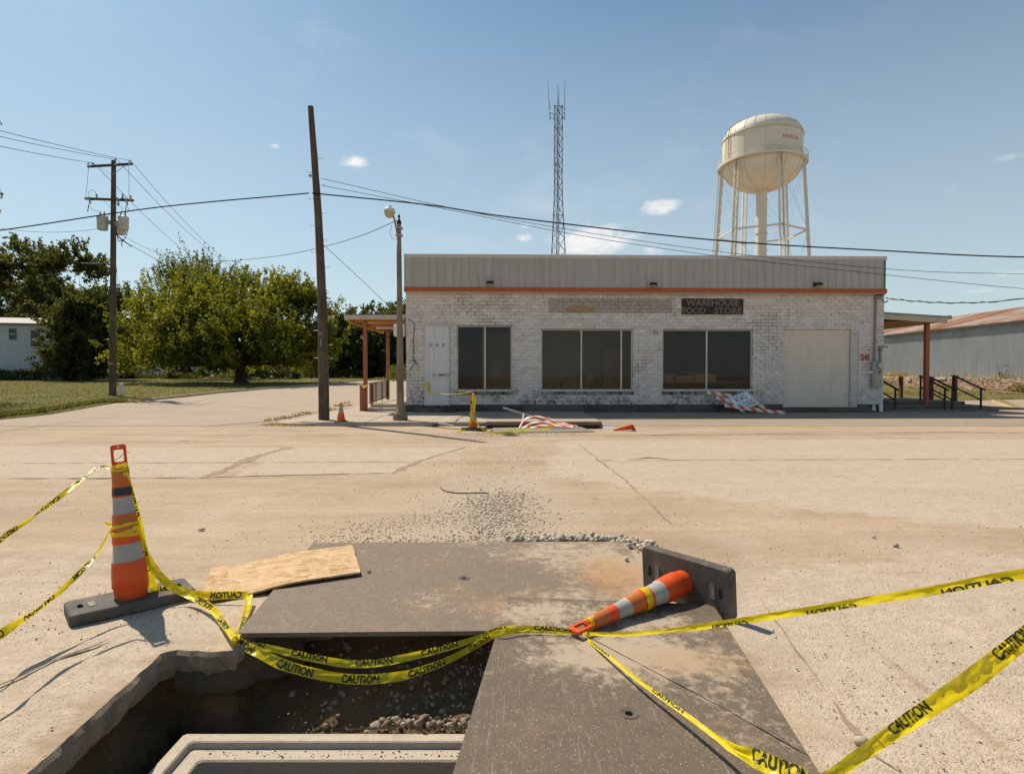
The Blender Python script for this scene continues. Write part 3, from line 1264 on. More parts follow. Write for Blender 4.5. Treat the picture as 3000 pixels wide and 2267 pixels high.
mb.plate(outer, [], lambda x, y: walkz(x, y) - .07 - .09 * sstep(-1.4, -2.2, x), walkz, step=.45)
o = mb.build('sidewalk', M['walk'])
o['kind'] = 'structure'
SW = o
# kerb stones of the corner
kerb = [Vector(p) for p in [(-7.45, 19.0), (-6.95, 18.27), (-6.25, 17.84), (-5.6, SWY + .08), (-4.36, SWY + .08), (-4.34, SWY + .08), (-3, SWY + .08), (-1.72, SWY + .08)]]


def kerb_piece(pts, z0, z1, w=.15):
    mb = MB()
    P = []
    n = len(pts)
    for i, p in enumerate(pts):
        tg = (pts[min(i + 1, n - 1)] - pts[max(0, i - 1)]).normalized()
        nn = Vector((tg.y, -tg.x))
        zt = z0 + (z1 - z0) * i / (n - 1)
        q = []
        for (s, z) in ((w / 2, -.05), (w / 2 - .004, zt * .75), (w / 2 - .03, zt + .004), (-w / 2, zt + .008), (-w / 2, -.05)):
            q.append(Vector((p.x + nn.x * s, p.y + nn.y * s, z)))
        P.append(q)
    mb.grid(P)
    mb.add(P[0], [(0, 1, 2, 3, 4)])
    mb.add(P[-1], [(4, 3, 2, 1, 0)])
    return mb


kerb_piece(kerb[:4], .02, WZ).build('kerb', M['walk'], SW, smooth=40)
kerb_piece([kerb[3], Vector((-5, SWY + .08)), kerb[4]], WZ, WZ).build('kerb', M['walk'], SW, smooth=40)
kerb_piece([kerb[5], kerb[6], Vector((-2.2, SWY + .08))], WZ, WZ).build('kerb', M['walk'], SW, smooth=40)
kerb_piece([Vector((-2.2, SWY + .08)), Vector((-1.72, SWY + .08))], WZ, .015).build('kerb', M['walk'], SW, smooth=40)
# sidewalk joints
for (a, b) in [((-7.4, 20.4), (2.6, 20.5)), ((-1.75, 17.9), (-1.6, 22.3)), ((1.04, SWY + .32), (.8, 20.4)), ((-4.35, 17.85), (-4.4, 20.4))]:
    mb = MB()
    pts = [Vector(a).lerp(Vector(b), i / 14) for i in range(15)]
    Lf, Rt = [], []
    for i, p in enumerate(pts):
        nz = mnoise.noise(Vector((p.x * 2, p.y * 2, 3))) * .03
        w = .012 + .02 * abs(mnoise.noise(Vector((p.x * 4, p.y * 4, 8))))
        tg = (pts[-1] - pts[0]).normalized()
        nn = Vector((-tg.y, tg.x))
        zz = WZ + .03 * sstep(20, 23, p.y) - .10 * sstep(-6.2, -7.4, p.x) + .004
        Lf.append(Vector((p.x + nn.x * (nz - w), p.y + nn.y * (nz - w), zz)))
        Rt.append(Vector((p.x + nn.x * (nz + w), p.y + nn.y * (nz + w), zz)))
    mb.grid([[b_, a_] for a_, b_ in zip(Lf, Rt)])
    mb.build('joint', M['crack'], SW)

drain = thing('storm_drain', 'open storm drain slot under the broken sidewalk slab, dark inside', 'storm drain', (.95, 18.2, 0))
mb = MB()
for (x0, x1) in ((-.78, 1.02), (1.06, 2.66)):
    mb.bbox(x0, x1, SWY - .02, SWY + .30, .03, WZ + .012, .012)
mb.build('cover_slab', M['step'], drain, smooth=30)
mb = MB()
x0, x1, y0, y1, z0, z1 = -.78, 2.66, SWY, 19.1, -.7, .034
mb.add([(x0, y0, z0), (x1, y0, z0), (x1, y1, z0), (x0, y1, z0), (x0, y0, z1), (x1, y0, z1), (x1, y1, z1), (x0, y1, z1)],
       [(0, 1, 2, 3), (3, 2, 6, 7), (0, 3, 7, 4), (2, 1, 5, 6), (7, 6, 5, 4)])
mb.build('chamber', M['soil'], drain)
for x0 in (-.80, 2.62):
    MB().box(x0, x0 + .06, SWY - .01, SWY + .3, -.2, .036).build('side_wall', M['step'], drain)

# flat sheet laid over the gutter before the drain
q = [gnd(1432, 1269), gnd(1742, 1266), gnd(1700, 1252), gnd(1445, 1255)]
sh = MB().plate([(p.x, p.y) for p in q], [], .004, .022).build('cover_sheet', simple('grey_sheet', (.30, .27, .24), (.22, .20, .18), 5, .6, .3))
tag(sh, 'flat grey cover sheet lying in the gutter before the storm drain', 'steel plate')
# ------------------------------------------------------------------ the warehouse store
BX, BY, BROT = -3.97, 22.4, R(1.5)
BM = Matrix.Translation((BX, BY, 0)) @ Matrix.Rotation(BROT, 4, 'Z')
BI = BM.inverted()


def fac(u, v, off=0.0):
    """photo pixel -> (x, z) on the facade plane y = off, in the building's own frame"""
    o = BI @ CAM
    d_ = (BI.to_3x3()) @ ray(u, v)
    k = (off - o.y) / d_.y
    p = o + d_ * k
    return p.x, p.z


def block_mat(name, mortar=False):
    m, t = newmat(name)
    p = t.pos()
    r = t.island()
    oi = t.orand()
    z = t.n('SeparateXYZ', None, Vector=p).outputs[2]
    x = t.n('SeparateXYZ', None, Vector=p).outputs[0]
    n1 = t.noise(p, .8, 7, .65, .6)
    n2 = t.noise(p, 7, 7, .7, .3)
    n3 = t.noise(p, 55, 4, .65)
    drip = t.noise(t.mapping(p, (5, 5, .45)), 1.0, 6, .65)
    rr = t.math('FRACT', t.math('ADD', r, oi))
    paint = t.ramp(rr, [(0, (.59, .545, .50)), (.5, (.66, .615, .57)), (1, (.72, .675, .63))])
    paint = t.mix(t.rng(n2, .45, .72, 0, .4), paint, (.46, .41, .37))
    grime = t.math('ADD', t.math('MULTIPLY', n1, .6), t.math('MULTIPLY', n2, .5))
    col = t.mix(t.rng(grime, .56, .74, 0, .6), paint, (.37, .33, .295))
    col = t.mix(t.rng(drip, .60, .80, 0, .3), col, (.42, .385, .35))
    # soot and mildew near the ground and round the sills
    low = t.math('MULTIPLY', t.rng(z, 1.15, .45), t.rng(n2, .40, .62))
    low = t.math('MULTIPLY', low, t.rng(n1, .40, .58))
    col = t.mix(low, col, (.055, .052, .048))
    # ghost of the removed sign, where old bare block shows
    xa, za = fac(1607, 875)
    xb, zb = fac(1968, 918)
    wa = BM @ Vector((xa, 0, za))
    wb = BM @ Vector((xb, 0, zb))
    g = t.math('MULTIPLY', t.math('MULTIPLY', t.math('GREATER_THAN', x, wa.x), t.math('LESS_THAN', x, wb.x)),
               t.math('MULTIPLY', t.math('GREATER_THAN', z, zb), t.math('LESS_THAN', z, za)))
    bare = t.mix(t.rng(n2, .35, .68), (.40, .36, .315), (.31, .275, .24))
    col = t.mix(t.math('MULTIPLY', g, .85), col, bare)
    xo, zo = fac(1700, 907)
    wo_ = BM @ Vector((xo, 0, zo))
    dx = t.math('DIVIDE', t.math('SUBTRACT', x, wo_.x), .62)
    dz = t.math('DIVIDE', t.math('SUBTRACT', z, zo), .16)
    rad = t.math('ADD', t.math('MULTIPLY', dx, dx), t.math('MULTIPLY', dz, dz))
    rad = t.math('ADD', rad, t.math('MULTIPLY', t.math('SUBTRACT', n2, .5), 1.6))
    col = t.mix(t.math('MULTIPLY', t.math('MULTIPLY', t.rng(rad, 1.1, .7), g), .8), col, (.40, .25, .09))
    if mortar:
        k = t.rng(t.math('ADD', t.math('MULTIPLY', n1, .65), t.math('MULTIPLY', n2, .45)), .53, .63)
        col = t.mix(k, t.mix(.35, col, (.46, .42, .385)), (.115, .095, .08))
    bump = t.bump(t.math('ADD', n3, t.math('MULTIPLY', n2, .7)), .4, .008)
    t.out(t.bsdf(col, .85, 0, .2, bump))
    return m


M['block'] = block_mat('painted_block')
M['mortar'] = block_mat('painted_mortar', True)


def metal_panel(name, a, b, stain=(.30, .27, .23), rough=.5):
    m, t = newmat(name)
    p = t.pos()
    r = t.orand()
    drip = t.noise(t.mapping(p, (9, 9, .5)), 1.0, 6, .6)
    n1 = t.noise(p, 1.6, 6, .6)
    col = t.mix(t.rng(drip, .35, .7), a, b)
    col = t.mix(t.math('MULTIPLY', r, .25), col, b)
    col = t.mix(t.rng(n1, .55, .8, 0, .5), col, stain)
    t.out(t.bsdf(col, t.rng(n1, .3, .7, rough - .08, rough + .12), 0, .4, t.bump(n1, .15, .01)))
    return m


M['fascia'] = metal_panel('fascia_metal', (.45, .425, .39), (.37, .345, .315), (.30, .28, .25))
M['fascia_cap'] = metal_panel('fascia_cap_metal', (.56, .54, .51), (.50, .48, .45))
M['orange_trim'] = metal_panel('orange_trim_metal', (.48, .095, .009), (.40, .076, .008), (.32, .07, .012), .45)
M['dark_trim'] = metal_panel('dark_trim_metal', (.12, .125, .12), (.09, .095, .09))
M['door_metal'] = metal_panel('white_door_metal', (.66, .67, .66), (.56, .57, .56), (.45, .44, .42))
M['alu'] = simple('window_aluminium', (.62, .585, .535), (.50, .465, .42), 9, .45, .3, bump=.05)
M['wood_trim'] = simple('weathered_wood_trim', (.42, .33, .22), (.30, .23, .15), 9, .8, bump=.2)
M['shutter'] = metal_panel('roller_shutter', (.76, .69, .585), (.68, .615, .52), (.46, .41, .35), .5)
M['jamb'] = simple('painted_plaster', (.62, .575, .525), (.50, .46, .415), 6, .85, bump=.3, c3=(.32, .29, .26), s3=2.5, t3=(.55, .75))
M['conduit'] = simple('grey_conduit', (.25, .27, .265), (.19, .205, .20), 9, .5, .2, bump=.05)
M['panelbox'] = simple('grey_enclosure', (.36, .375, .36), (.28, .29, .28), 6, .5, .1, bump=.08)
M['black'] = simple('black_rubber', (.02, .02, .02), (.013, .013, .013), 9, .6, bump=.1)
M['blackpaint'] = simple('black_iron', (.028, .026, .025), (.05, .042, .036), 12, .55, .2, bump=.15)
M['whitep'] = simple('white_plastic', (.74, .74, .72), (.62, .62, .60), 8, .45, bump=.03)
M['inwall'] = simple('interior_paint', (.52, .45, .32), (.43, .37, .26), 1.2, .9, bump=.05)
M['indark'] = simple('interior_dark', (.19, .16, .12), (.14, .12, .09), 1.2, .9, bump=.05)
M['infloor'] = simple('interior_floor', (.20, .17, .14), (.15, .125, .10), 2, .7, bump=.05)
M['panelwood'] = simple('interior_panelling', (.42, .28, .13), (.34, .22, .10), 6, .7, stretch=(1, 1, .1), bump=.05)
M['card'] = simple('cardboard', (.42, .28, .15), (.36, .235, .125), 5, .85, bump=.1)
M['lumber'] = simple('stacked_lumber', (.50, .36, .20), (.40, .28, .15), 7, .8, stretch=(.2, 2, 2), bump=.15)
M['signbrown'] = simple('sign_brown', (.055, .038, .028), (.038, .027, .021), 8, .8, bump=.3, c3=(.10, .085, .07), s3=5, t3=(.55, .75))
M['signgrey'] = simple('sign_letter_grey', (.20, .185, .165), (.14, .125, .11), 14, .8, bump=.3)
M['red'] = simple('red_paint', (.42, .03, .03), (.32, .03, .03), 9, .6, bump=.1)
M['ink'] = simple('black_ink', (.012, .012, .012), (.02, .02, .02), 9, .7, bump=0)
M['sillbrick'] = simple('mildewed_sill', (.40, .37, .335), (.30, .275, .25), 9, .9, bump=.4, c3=(.05, .047, .042), s3=4, t3=(.42, .62))
M['glow'] = simple('lamp_lens', (.50, .42, .25), (.42, .35, .2), 9, .3, bump=.02)


def glass_mat():
    m, t = newmat('dusty_glass')
    p = t.pos()
    n = t.noise(p, 2.2, 6, .6)
    tr = t.n('BsdfTransparent', None, Color=(.74, .70, .62))
    gl = t.n('BsdfGlossy', None, Color=(1, 1, 1), Roughness=.015)
    df = t.n('BsdfDiffuse', None, Color=(.16, .125, .085))
    fr = t.n('Fresnel', None, IOR=1.42)
    a = t.n('MixShader', None, i0=t.rng(n, .4, .75, .02, .06), i1=tr, i2=df)
    b = t.n('MixShader', None, i0=fr, i1=a, i2=gl)
    t.out(b.outputs[0])
    return m


M['glass'] = glass_mat()

xL = 0.0
xR = fac(2589.6, 1000)[0]
zB = .40                              # foot of the block wall
zT = fac(1300, 850)[1] + .10          # block wall runs up behind the fascia
DEP = 13.0
store = thing('warehouse_store', 'long low white painted block store with ribbed grey fascia and orange stripe', 'building', (BX, BY, 0), BROT)
lb = lambda mb, name, mat, parent=store, **k: mb.build(name, mat, parent, world=False, **k)

CH = (zT - zB) / 34.0
OPN = {}


def rect(u0, v0, u1, v1):
    a = fac(u0, v1)
    b = fac(u1, v0)
    return a[0], b[0], a[1], b[1]


def snap(z):
    return zB + round((z - zB) / CH) * CH


for k, r_ in {'win1': (1338.4, 959, 1499.9, 1145), 'win2': (1585.3, 961, 1854, 1146.8), 'win3': (1940.4, 963.3, 2205.2, 1147.4)}.items():
    x0, x1, z0, z1 = rect(*r_)
    OPN[k] = (x0, x1, snap(z0), snap(z1))
x0, x1, z0, z1 = rect(1244, 954, 1316.5, 1187)
OPN['door'] = (x0, x1, zB, snap(z1))
x0, x1, z0, z1 = rect(2294, 965.8, 2515.5, 1186.5)
OPN['garage'] = (x0, x1, zB, snap(z1))
ops = list(OPN.values())

# shell: backing wall in piers and bands round the openings
WT = .22
mb = MB()
cuts = sorted(set([xL, xR] + [o[0] for o in ops] + [o[1] for o in ops]))
for i in range(len(cuts) - 1):
    a, b = cuts[i], cuts[i + 1]
    mid = (a + b) / 2
    op = [o for o in ops if o[0] <= mid <= o[1]]
    if not op:
        mb.box(a, b, .012, WT, zB, zT)
    else:
        o = op[0]
        if o[2] > zB + .01:
            mb.box(a, b, .012, WT, zB, o[2])
        mb.box(a, b, .012, WT, o[3], zT)
lb(mb, 'wall', M['mortar'])
# the blocks themselves, running bond
BWD = .302
full = MB()
g = random.Random(5)


def block_geo(mb, x0, x1, z0, z1, y):
    b = .004
    j = .0045
    mb.add([(x0 + j, y + .03, z0 + j), (x1 - j, y + .03, z0 + j), (x1 - j, y + .03, z1 - j), (x0 + j, y + .03, z1 - j),
            (x0 + j + b, y, z0 + j + b), (x1 - j - b, y, z0 + j + b), (x1 - j - b, y, z1 - j - b), (x0 + j + b, y, z1 - j - b)],
           [(4, 5, 6, 7), (0, 1, 5, 4), (1, 2, 6, 5), (2, 3, 7, 6), (3, 0, 4, 7)])


blocks = []
for c in range(34):
    z0, z1 = zB + c * CH, zB + (c + 1) * CH
    zm = (z0 + z1) / 2
    segs = [(xL, xR)]
    for o in ops:
        if o[2] < zm < o[3]:
            ns = []
            for a, b in segs:
                if o[1] <= a or o[0] >= b:
                    ns.append((a, b))
                else:
                    if o[0] > a: ns.append((a, o[0]))
                    if o[1] < b: ns.append((o[1], b))
            segs = ns
    off = 0 if c % 2 else BWD / 2
    for a, b in segs:
        x = math.floor((a - off) / BWD) * BWD + off
        while x < b - .02:
            p, q = max(x, a), min(x + BWD, b)
            if q - p > .03:
                blocks.append((p, q, z0, z1))
            x += BWD
sharedb = {}
plain = [i for i, b in enumerate(blocks) if b[1] - b[0] > BWD - .002]
pick = set(plain[::max(1, len(plain) // 296)][:296])
rest = MB()
mbs = MB()
block_geo(mbs, -BWD / 2, BWD / 2, -CH / 2, CH / 2, 0)
bme = None
for i, (p, q, z0, z1) in enumerate(blocks):
    y = g.uniform(-.004, .003)
    if i in pick:
        if bme is None:
            ob = lb(mbs, 'block', M['block'])
            bme = ob.data
        else:
            ob = link(bme, 'block', store)
        ob.location = ((p + q) / 2, y, (z0 + z1) / 2)
    else:
        block_geo(rest, p, q, z0, z1, y)
lb(rest, 'block_courses', M['block'], kind='stuff')
# plinth
mb = MB()
mb.bbox(xL - .03, OPN['garage'][0] - .02, -.03, WT, -.05, zB - .002, .012)
mb.bbox(OPN['garage'][1] + .02, xR + .03, -.03, WT, -.05, zB - .002, .012)
lb(mb, 'plinth', M['plinth'])
# other walls, roof, interior shell
for bb in [(xL + .002, xL + WT, WT + .002, DEP, .0, zT), (xR - WT, xR - .002, WT + .002, DEP, .0, zT), (xL + .002, xR - .002, DEP + .001, DEP + WT, .0, zT)]:
    lb(MB().box(*bb), 'side_wall', M['jamb'])
mb = MB()
mb.box(xL + .01, xR - .01, .02, DEP + .1, zT + .002, zT + .12)
lb(mb, 'roof', M['fascia_cap'])
mb = MB()
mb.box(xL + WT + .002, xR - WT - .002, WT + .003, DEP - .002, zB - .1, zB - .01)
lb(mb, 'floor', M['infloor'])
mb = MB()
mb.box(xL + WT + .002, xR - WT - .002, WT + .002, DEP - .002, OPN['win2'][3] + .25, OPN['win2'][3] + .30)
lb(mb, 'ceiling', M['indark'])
mb = MB()
mb.box(OPN['win1'][0] + 1.05, OPN['win2'][1] + .4, 4.6, 4.7, zB, OPN['win2'][3] + .24)
mb.box(OPN['win2'][1] + .4, OPN['win2'][1] + .5, 2.2, 9, zB, OPN['win2'][3] + .24)
lb(mb, 'partition', M['inwall'])
mb = MB()
mb.box(OPN['win1'][0] + .95, OPN['win1'][0] + 1.04, .5, 4.58, zB, OPN['win2'][3] + .24)
mb.box(OPN['win2'][1] - .52, OPN['win2'][1] + .39, 3.2, 3.28, zB, OPN['win2'][3] - .62)
lb(mb, 'wood_partition', M['panelwood'])
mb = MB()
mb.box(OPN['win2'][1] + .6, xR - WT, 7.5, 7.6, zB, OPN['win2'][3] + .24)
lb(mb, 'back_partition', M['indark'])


# ---- windows
def window(key, mulls):
    x0, x1, z0, z1 = OPN[key]
    fr = MB()
    w = .045
    y0, y1 = .06, .14
    fr.bbox(x0, x1, y0, y1, z1 - w, z1, .006)
    fr.bbox(x0, x1, y0, y1, z0, z0 + w + .02, .006)
    fr.bbox(x0, x0 + w, y0, y1, z0 + w + .022, z1 - w - .002, .006)
    fr.bbox(x1 - w, x1, y0, y1, z0 + w + .022, z1 - w - .002, .006)
    wo_ = lb(fr, 'window', M['alu'], smooth=30)
    xs_ = [x0 + w] + mulls + [x1 - w]
    for m_ in mulls:
        b = MB()
        b.bbox(m_ - .028, m_ + .028, y0 - .01, y1 + .01, z0 + w + .023, z1 - w - .003, .006)
        lb(b, 'mullion', M['alu'], wo_)
    for i in range(len(xs_) - 1):
        a = xs_[i] + (.028 if i else 0)
        c = xs_[i + 1] - (.028 if i < len(xs_) - 2 else 0)
        b = MB()
        b.add([(a, .10, z0 + w + .02), (c, .10, z0 + w + .02), (c, .10, z1 - w), (a, .10, z1 - w)], [(0, 1, 2, 3)])
        lb(b, 'pane', M['glass'], wo_)
    s = MB()
    s.bbox(x0 - .03, x1 + .03, -.05, .058, z0 - .02, z0 + .035, .008)
    lb(s, 'sill', M['alu'], wo_)
    h = MB()
    h.bbox(x0 - .02, x1 + .02, -.012, .058, z1 - .012, z1 + .022, .004)
    lb(h, 'head_trim', M['wood_trim'], wo_)
    # soldier brick sill below, black with mildew
    sb = MB()
    x = x0 - .03
    while x < x1 + .02:
        sb.bbox(x + .004, min(x + .098, x1 + .03), -.035, .01, z0 - .02 - CH * .95, z0 - .024, .006)
        x += .102
    lb(sb, 'brick_sill', M['sillbrick'], wo_)


def ux(u, v=1050):
    return fac(u, v)[0]


window('win1', [ux(1421)])
window('win2', [ux(1703.7), ux(1821)])
window('win3', [ux(2071.7)])

# ---- door
x0, x1, z0, z1 = OPN['door']
mb = MB()
prof = []
n = 60
for i in range(n + 1):
    x = x0 + .01 + (x1 - x0 - .02) * i / n
    s = (i / n) * 3 % 1.0
    h = 0
    for c in (0.02, .98):
        h = max(h, 1 - abs(s - c) / .06)
    h = max(0, min(1, h * 1.6))
    prof.append((x, -.028 - .022 * h))
mb.grid([[Vector((x, y, z0 - .03)), Vector((x, y, z1))] for x, y in prof])
for i, f in enumerate(mb.f):
    mb.f[i] = f[::-1]
door = lb(mb, 'door', M['door_metal'], smooth=40)
b = MB()
b.bbox(x0 - .03, x1 + .03, -.075, .0, z1 - .012, z1 + .03, .006)
b.bbox(x0 - .012, x0 + .012, -.045, .0, z0 - .03, z1 - .014, .004)
b.bbox(x1 - .012, x1 + .012, -.045, .0, z0 - .03, z1 - .014, .004)
lb(b, 'door_frame', M['fascia_cap'], door)
pa, pb = fac(1253, 1106), fac(1317, 1091)
b = MB()
b.bbox(pa[0], pb[0], -.075, -.052, pa[1], pb[1], .004)
lb(b, 'letter_plate', M['door_metal'], door)


def put_text(txt, h, cx, z, y, mat, parent, bold=.0, spacing=1.0, width=None, name='lettering', align='CENTER'):
    vs, fs = text_mesh(txt, h, bold, spacing, align)
    w = max(v.x for v in vs) - min(v.x for v in vs)
    k = (width / w) if width else 1
    b = MB()
    b.add([(cx + v.x * k, y, z + v.y) for v in vs], fs)
    return lb(b, name, mat, parent)


put_text('245  COMMERCE ST', .095, (pa[0] + pb[0]) / 2 + .1, pa[1] + .05, -.079, M['ink'], door, .012, 1.0, .64)
for ch, u in zip('245', (1263, 1280, 1300)):
    c = fac(u, 1011)
    b = MB()
    b.bbox(c[0] - .045, c[0] + .045, -.062, -.05, c[1] - .06, c[1] + .06, .003)
    lb(b, 'number_plate', M['fascia_cap'], door)
    put_text(ch, .085, c[0], c[1] - .042, -.066, M['ink'], door, .02)
c = fac(1256.5, 1133)
b = MB()
b.bbox(c[0] - .025, c[0] + .025, -.056, -.04, c[1] - .14, c[1] + .14, .004)
lb(b, 'handle_slot', M['ink'], door)
s0, s1 = fac(1218, 1205), fac(1337, 1197)
st = MB()
st.bbox(s0[0], s1[0], -.46, -.034, .05, .27, .02)
lb(st, 'door_step', M['plinth'])

# ---- roller shutter door
x0, x1, z0, z1 = OPN['garage']
xs1 = ux(2493.8)
mb = None
nsl = 46
zs0 = zB - .12
shu = MB()
shu.bbox(x0 + .005, xs1, .10, .16, z1 - .10, z1 - .004, .01)
shut = lb(shu, 'roller_shutter', M['shutter'])
sm = MB()
hgt = (z1 - .10 - zs0) / nsl
P = []
for k in range(7):
    a = k / 6
    P.append([Vector((0, .13 - .022 * math.sin(a * PI), a * hgt)), Vector((xs1 - x0 - .01, .13 - .022 * math.sin(a * PI), a * hgt))])
sm.grid(P)
for i, f in enumerate(sm.f):
    sm.f[i] = f[::-1]
first = None
for k in range(nsl):
    if first is None:
        first = lb(sm, 'slat', M['shutter'], shut, smooth=70)
        ob = first
    else:
        ob = link(first.data, 'slat', shut)
    ob.location = (x0 + .005, g.uniform(-.002, .002), zs0 + k * hgt)
b = MB()
b.bbox(xs1 + .003, x1 - .002, .015, .20, zB - .12, z1 - .16, .01)
b.bbox(xs1 + .003, x1 - .002, -.008, .2, z1 - .158, z1 - .004, .01)
lb(b, 'jamb', M['jamb'])
b = MB()
b.box(x0 - .015, x1 + .015, .0, .5, -.05, zB - .125)
lb(b, 'threshold', M['plinth'])
b = MB()
b.add([(x0 - .1, -.035, zB - .13), (x1 + .15, -.035, zB - .13), (x1 + .6, -.75, .11), (x0 - .2, -.75, .11), (x0 - .1, -.035, 0), (x1 + .15, -.035, 0)],
      [(0, 3, 2, 1), (0, 4, 3), (1, 2, 5)])
lb(b, 'ramp', M['plinth'])

# ---- fascia: cap, ribbed sheets, orange stripe
OV = -.32
fx0, ft0 = fac(1183.4, 744, OV)
fx1, ft1 = fac(2598, 753.5, OV)
zc0 = fac(1183.4, 755, OV)[1]
zo1 = fac(1183.4, 841.4, OV)[1]
zo0 = fac(1183.4, 853.6, OV)[1]
ztop = fac(1183.4, 743.8, OV)[1]
b = MB()
b.bbox(fx0, fx1, OV - .03, .3, zc0, ztop, .008)
lb(b, 'parapet_cap', M['fascia_cap'])
xe = fac(2587.8, 800, OV)[0]
npan = 20
pw = (xe - fx0 - .02) / npan
pm = MB()
P = []
for i in range(3 * 14 + 1):
    s = i / 14
    fr_ = s % 1.0
    h = max(0, 1 - min(fr_, 1 - fr_) / .10)
    h = min(1, h * 1.8)
    P.append([Vector((s / 3 * pw, OV - .04 * h, zo1 - .004)), Vector((s / 3 * pw, OV - .04 * h, zc0 + .006))])
pm.grid(P)
for i, f in enumerate(pm.f):
    pm.f[i] = f[::-1]
ob = lb(pm, 'fascia_panel', M['fascia'], smooth=35)
ob.location = (fx0 + .01, 0, 0)
for k in range(1, npan):
    o2 = link(ob.data, 'fascia_panel', store)
    o2.location = (fx0 + .01 + k * pw, g.uniform(-.002, .002), 0)
b = MB()
b.box(fx0 + .005, xe, OV + .004, -.002, zo0 + .01, zc0 + .001)
lb(b, 'fascia_backing', M['fascia'])
b = MB()
b.bbox(fx0, fx1 + .01, OV - .045, OV + .003, zo0, zo1, .006)
lb(b, 'orange_stripe', M['orange_trim'])
b = MB()
b.box(fx0 + .01, fx1, OV + .006, -.003, zo0 - .02, zo0 + .008)
lb(b, 'soffit', M['fascia_cap'])
b = MB()
b.box(xe + .004, fx1 - .01, OV + .03, .2, zo0 - .06, zc0 - .002)
lb(b, 'corner_trim', M['dark_trim'])


# ---- things fixed to the facade
def flood(u, v, lab, yaw):
    x, z = fac(u, v, OV)
    loc = BM @ Vector((x, OV - .03, z))
    o = thing('floodlight', lab, 'floodlight', loc, BROT + yaw, 'floodlights along the fascia')
    b = MB()
    b.bbox(-.13, .13, -.30, -.06, -.05, .06, .02, Matrix.Rotation(R(-12), 4, 'X'))
    b.build('housing', M['black'], o, world=False, smooth=30)
    b = MB()
    b.box(-.115, .115, -.29, -.09, -.062, -.0515, Matrix.Rotation(R(-12), 4, 'X'))
    b.build('lens', M['glow'], o, world=False)
    b = MB()
    b.tube([(0, .03, .06), (0, -.05, .10), (0, -.12, .07)], .025, 8)
    b.bbox(-.06, .06, .0, .035, .03, .16, .01)
    b.build('bracket', M['black'], o, world=False)


flood(1436, 836, 'black floodlight on the fascia above the first window, tilted down', 0)
flood(1915, 840, 'black floodlight on the fascia above the dark store sign, turned aside', R(-18))
flood(2385, 840, 'black floodlight on the fascia above the roller shutter', R(14))

a, b2 = fac(1996.8, 921.3), fac(2177.3, 875.8)
loc = BM @ Vector(((a[0] + b2[0]) / 2, -.03, a[1]))
sg = thing('store_sign', 'faded dark brown wall sign reading WAREHOUSE FOOD STORE', 'sign', loc, BROT)
wS, hS = b2[0] - a[0], b2[1] - a[1]
MB().bbox(-wS / 2, wS / 2, 0, .028, 0, hS, .004).build('panel', M['signbrown'], sg, world=False)


def sign_text(parent, txt, h, cx, z, y, mat, width, bold=.03):
    vs, fs = text_mesh(txt, h, bold, 1.0)
    w0 = min(v.x for v in vs)
    w = max(v.x for v in vs) - w0
    k = width / w
    mb = MB()
    mb.add([(cx + (v.x - w0 - w / 2) * k, y, z + v.y) for v in vs], fs)
    return mb.build('lettering', mat, parent, world=False)


sign_text(sg, 'WAREHOUSE', hS * .44, .0, hS * .53, -.004, M['signgrey'], wS * .86)
sign_text(sg, 'FOOD', hS * .42, -wS * .30, hS * .035, -.004, M['signgrey'], wS * .37)
sign_text(sg, 'STORE', hS * .42, wS * .25, hS * .035, -.004, M['signgrey'], wS * .45)

a, b2 = fac(2518, 1057), fac(2549.8, 1037)
loc = BM @ Vector(((a[0] + b2[0]) / 2, -.02, a[1]))
sg = thing('number_sign', 'small white plate with red painted number 245 beside the shutter', 'sign', loc, BROT)
MB().bbox(-.21, .21, 0, .015, -.01, .28, .003).build('panel', M['jamb'], sg, world=False)
sign_text(sg, '245', .23, 0, .02, -.004, M['red'], .36, .05)

# service mast, meter and panel at the right corner
xm = fac(2560, 960)[0]
zt_ = fac(2560, 875)[1]
zm_ = fac(2560, 1058)[1]
o = thing('service_mast', 'grey electrical conduit mast with hooded weatherhead up the corner of the store', 'conduit', BM @ Vector((xm, -.06, zm_)), BROT)
MB().tube([(0, 0, 0), (.03, 0, zt_ - zm_ - .05), (.035, 0, zt_ - zm_)], .038, 10).build('conduit', M['conduit'], o, world=False, smooth=60)
MB().tube([(.035, 0, zt_ - zm_ - .04), (.04, -.01, zt_ - zm_ + .05), (.10, -.02, zt_ - zm_ + .08), (.17, -.03, zt_ - zm_ + .04)], [.05, .065, .075, .06], 10).build('weatherhead', M['conduit'], o, world=False, smooth=60)
b = MB()
for dz in (0, .012, -.012):
    b.tube(catmull([(.16, -.03, zt_ - zm_ + .04), (.26, -.05, zt_ - zm_ - .08), (.36, -.06, zt_ - zm_ - .15 + dz), (.44, -.06, zt_ - zm_ - .10 + dz), (.47, -.05, zt_ - zm_ - .07 + 2 * dz)], 5), .011, 6)
b.build('wire_tail', M['black'], o, world=False)
x0, z0 = fac(2550.5, 1086)
x1, z1 = fac(2572.5, 1060)
o = thing('electric_meter', 'round glass electric meter on a grey box below the mast', 'meter', BM @ Vector((x0, -.005, z0)), BROT)
MB().bbox(0, x1 - x0 - .02, -.14, 0, 0, z1 - z0, .015).build('box', M['panelbox'], o, world=False)
mt = Matrix.Translation((.26, -.14, .18)) @ Matrix.Rotation(R(90), 4, 'X')
MB().lathe([(.085, 0), (.085, .05), (.075, .09), (.03, .11)], 20, mt).build('dial_glass', M['whitep'], o, world=False, smooth=50)
MB().lathe([(.095, -.005), (.095, .03), (.086, .035)], 20, mt).build('collar', M['conduit'], o, world=False, smooth=50)
MB().box(.22, .30, -.262, -.251, .17, .19).build('register', M['ink'], o, world=False)
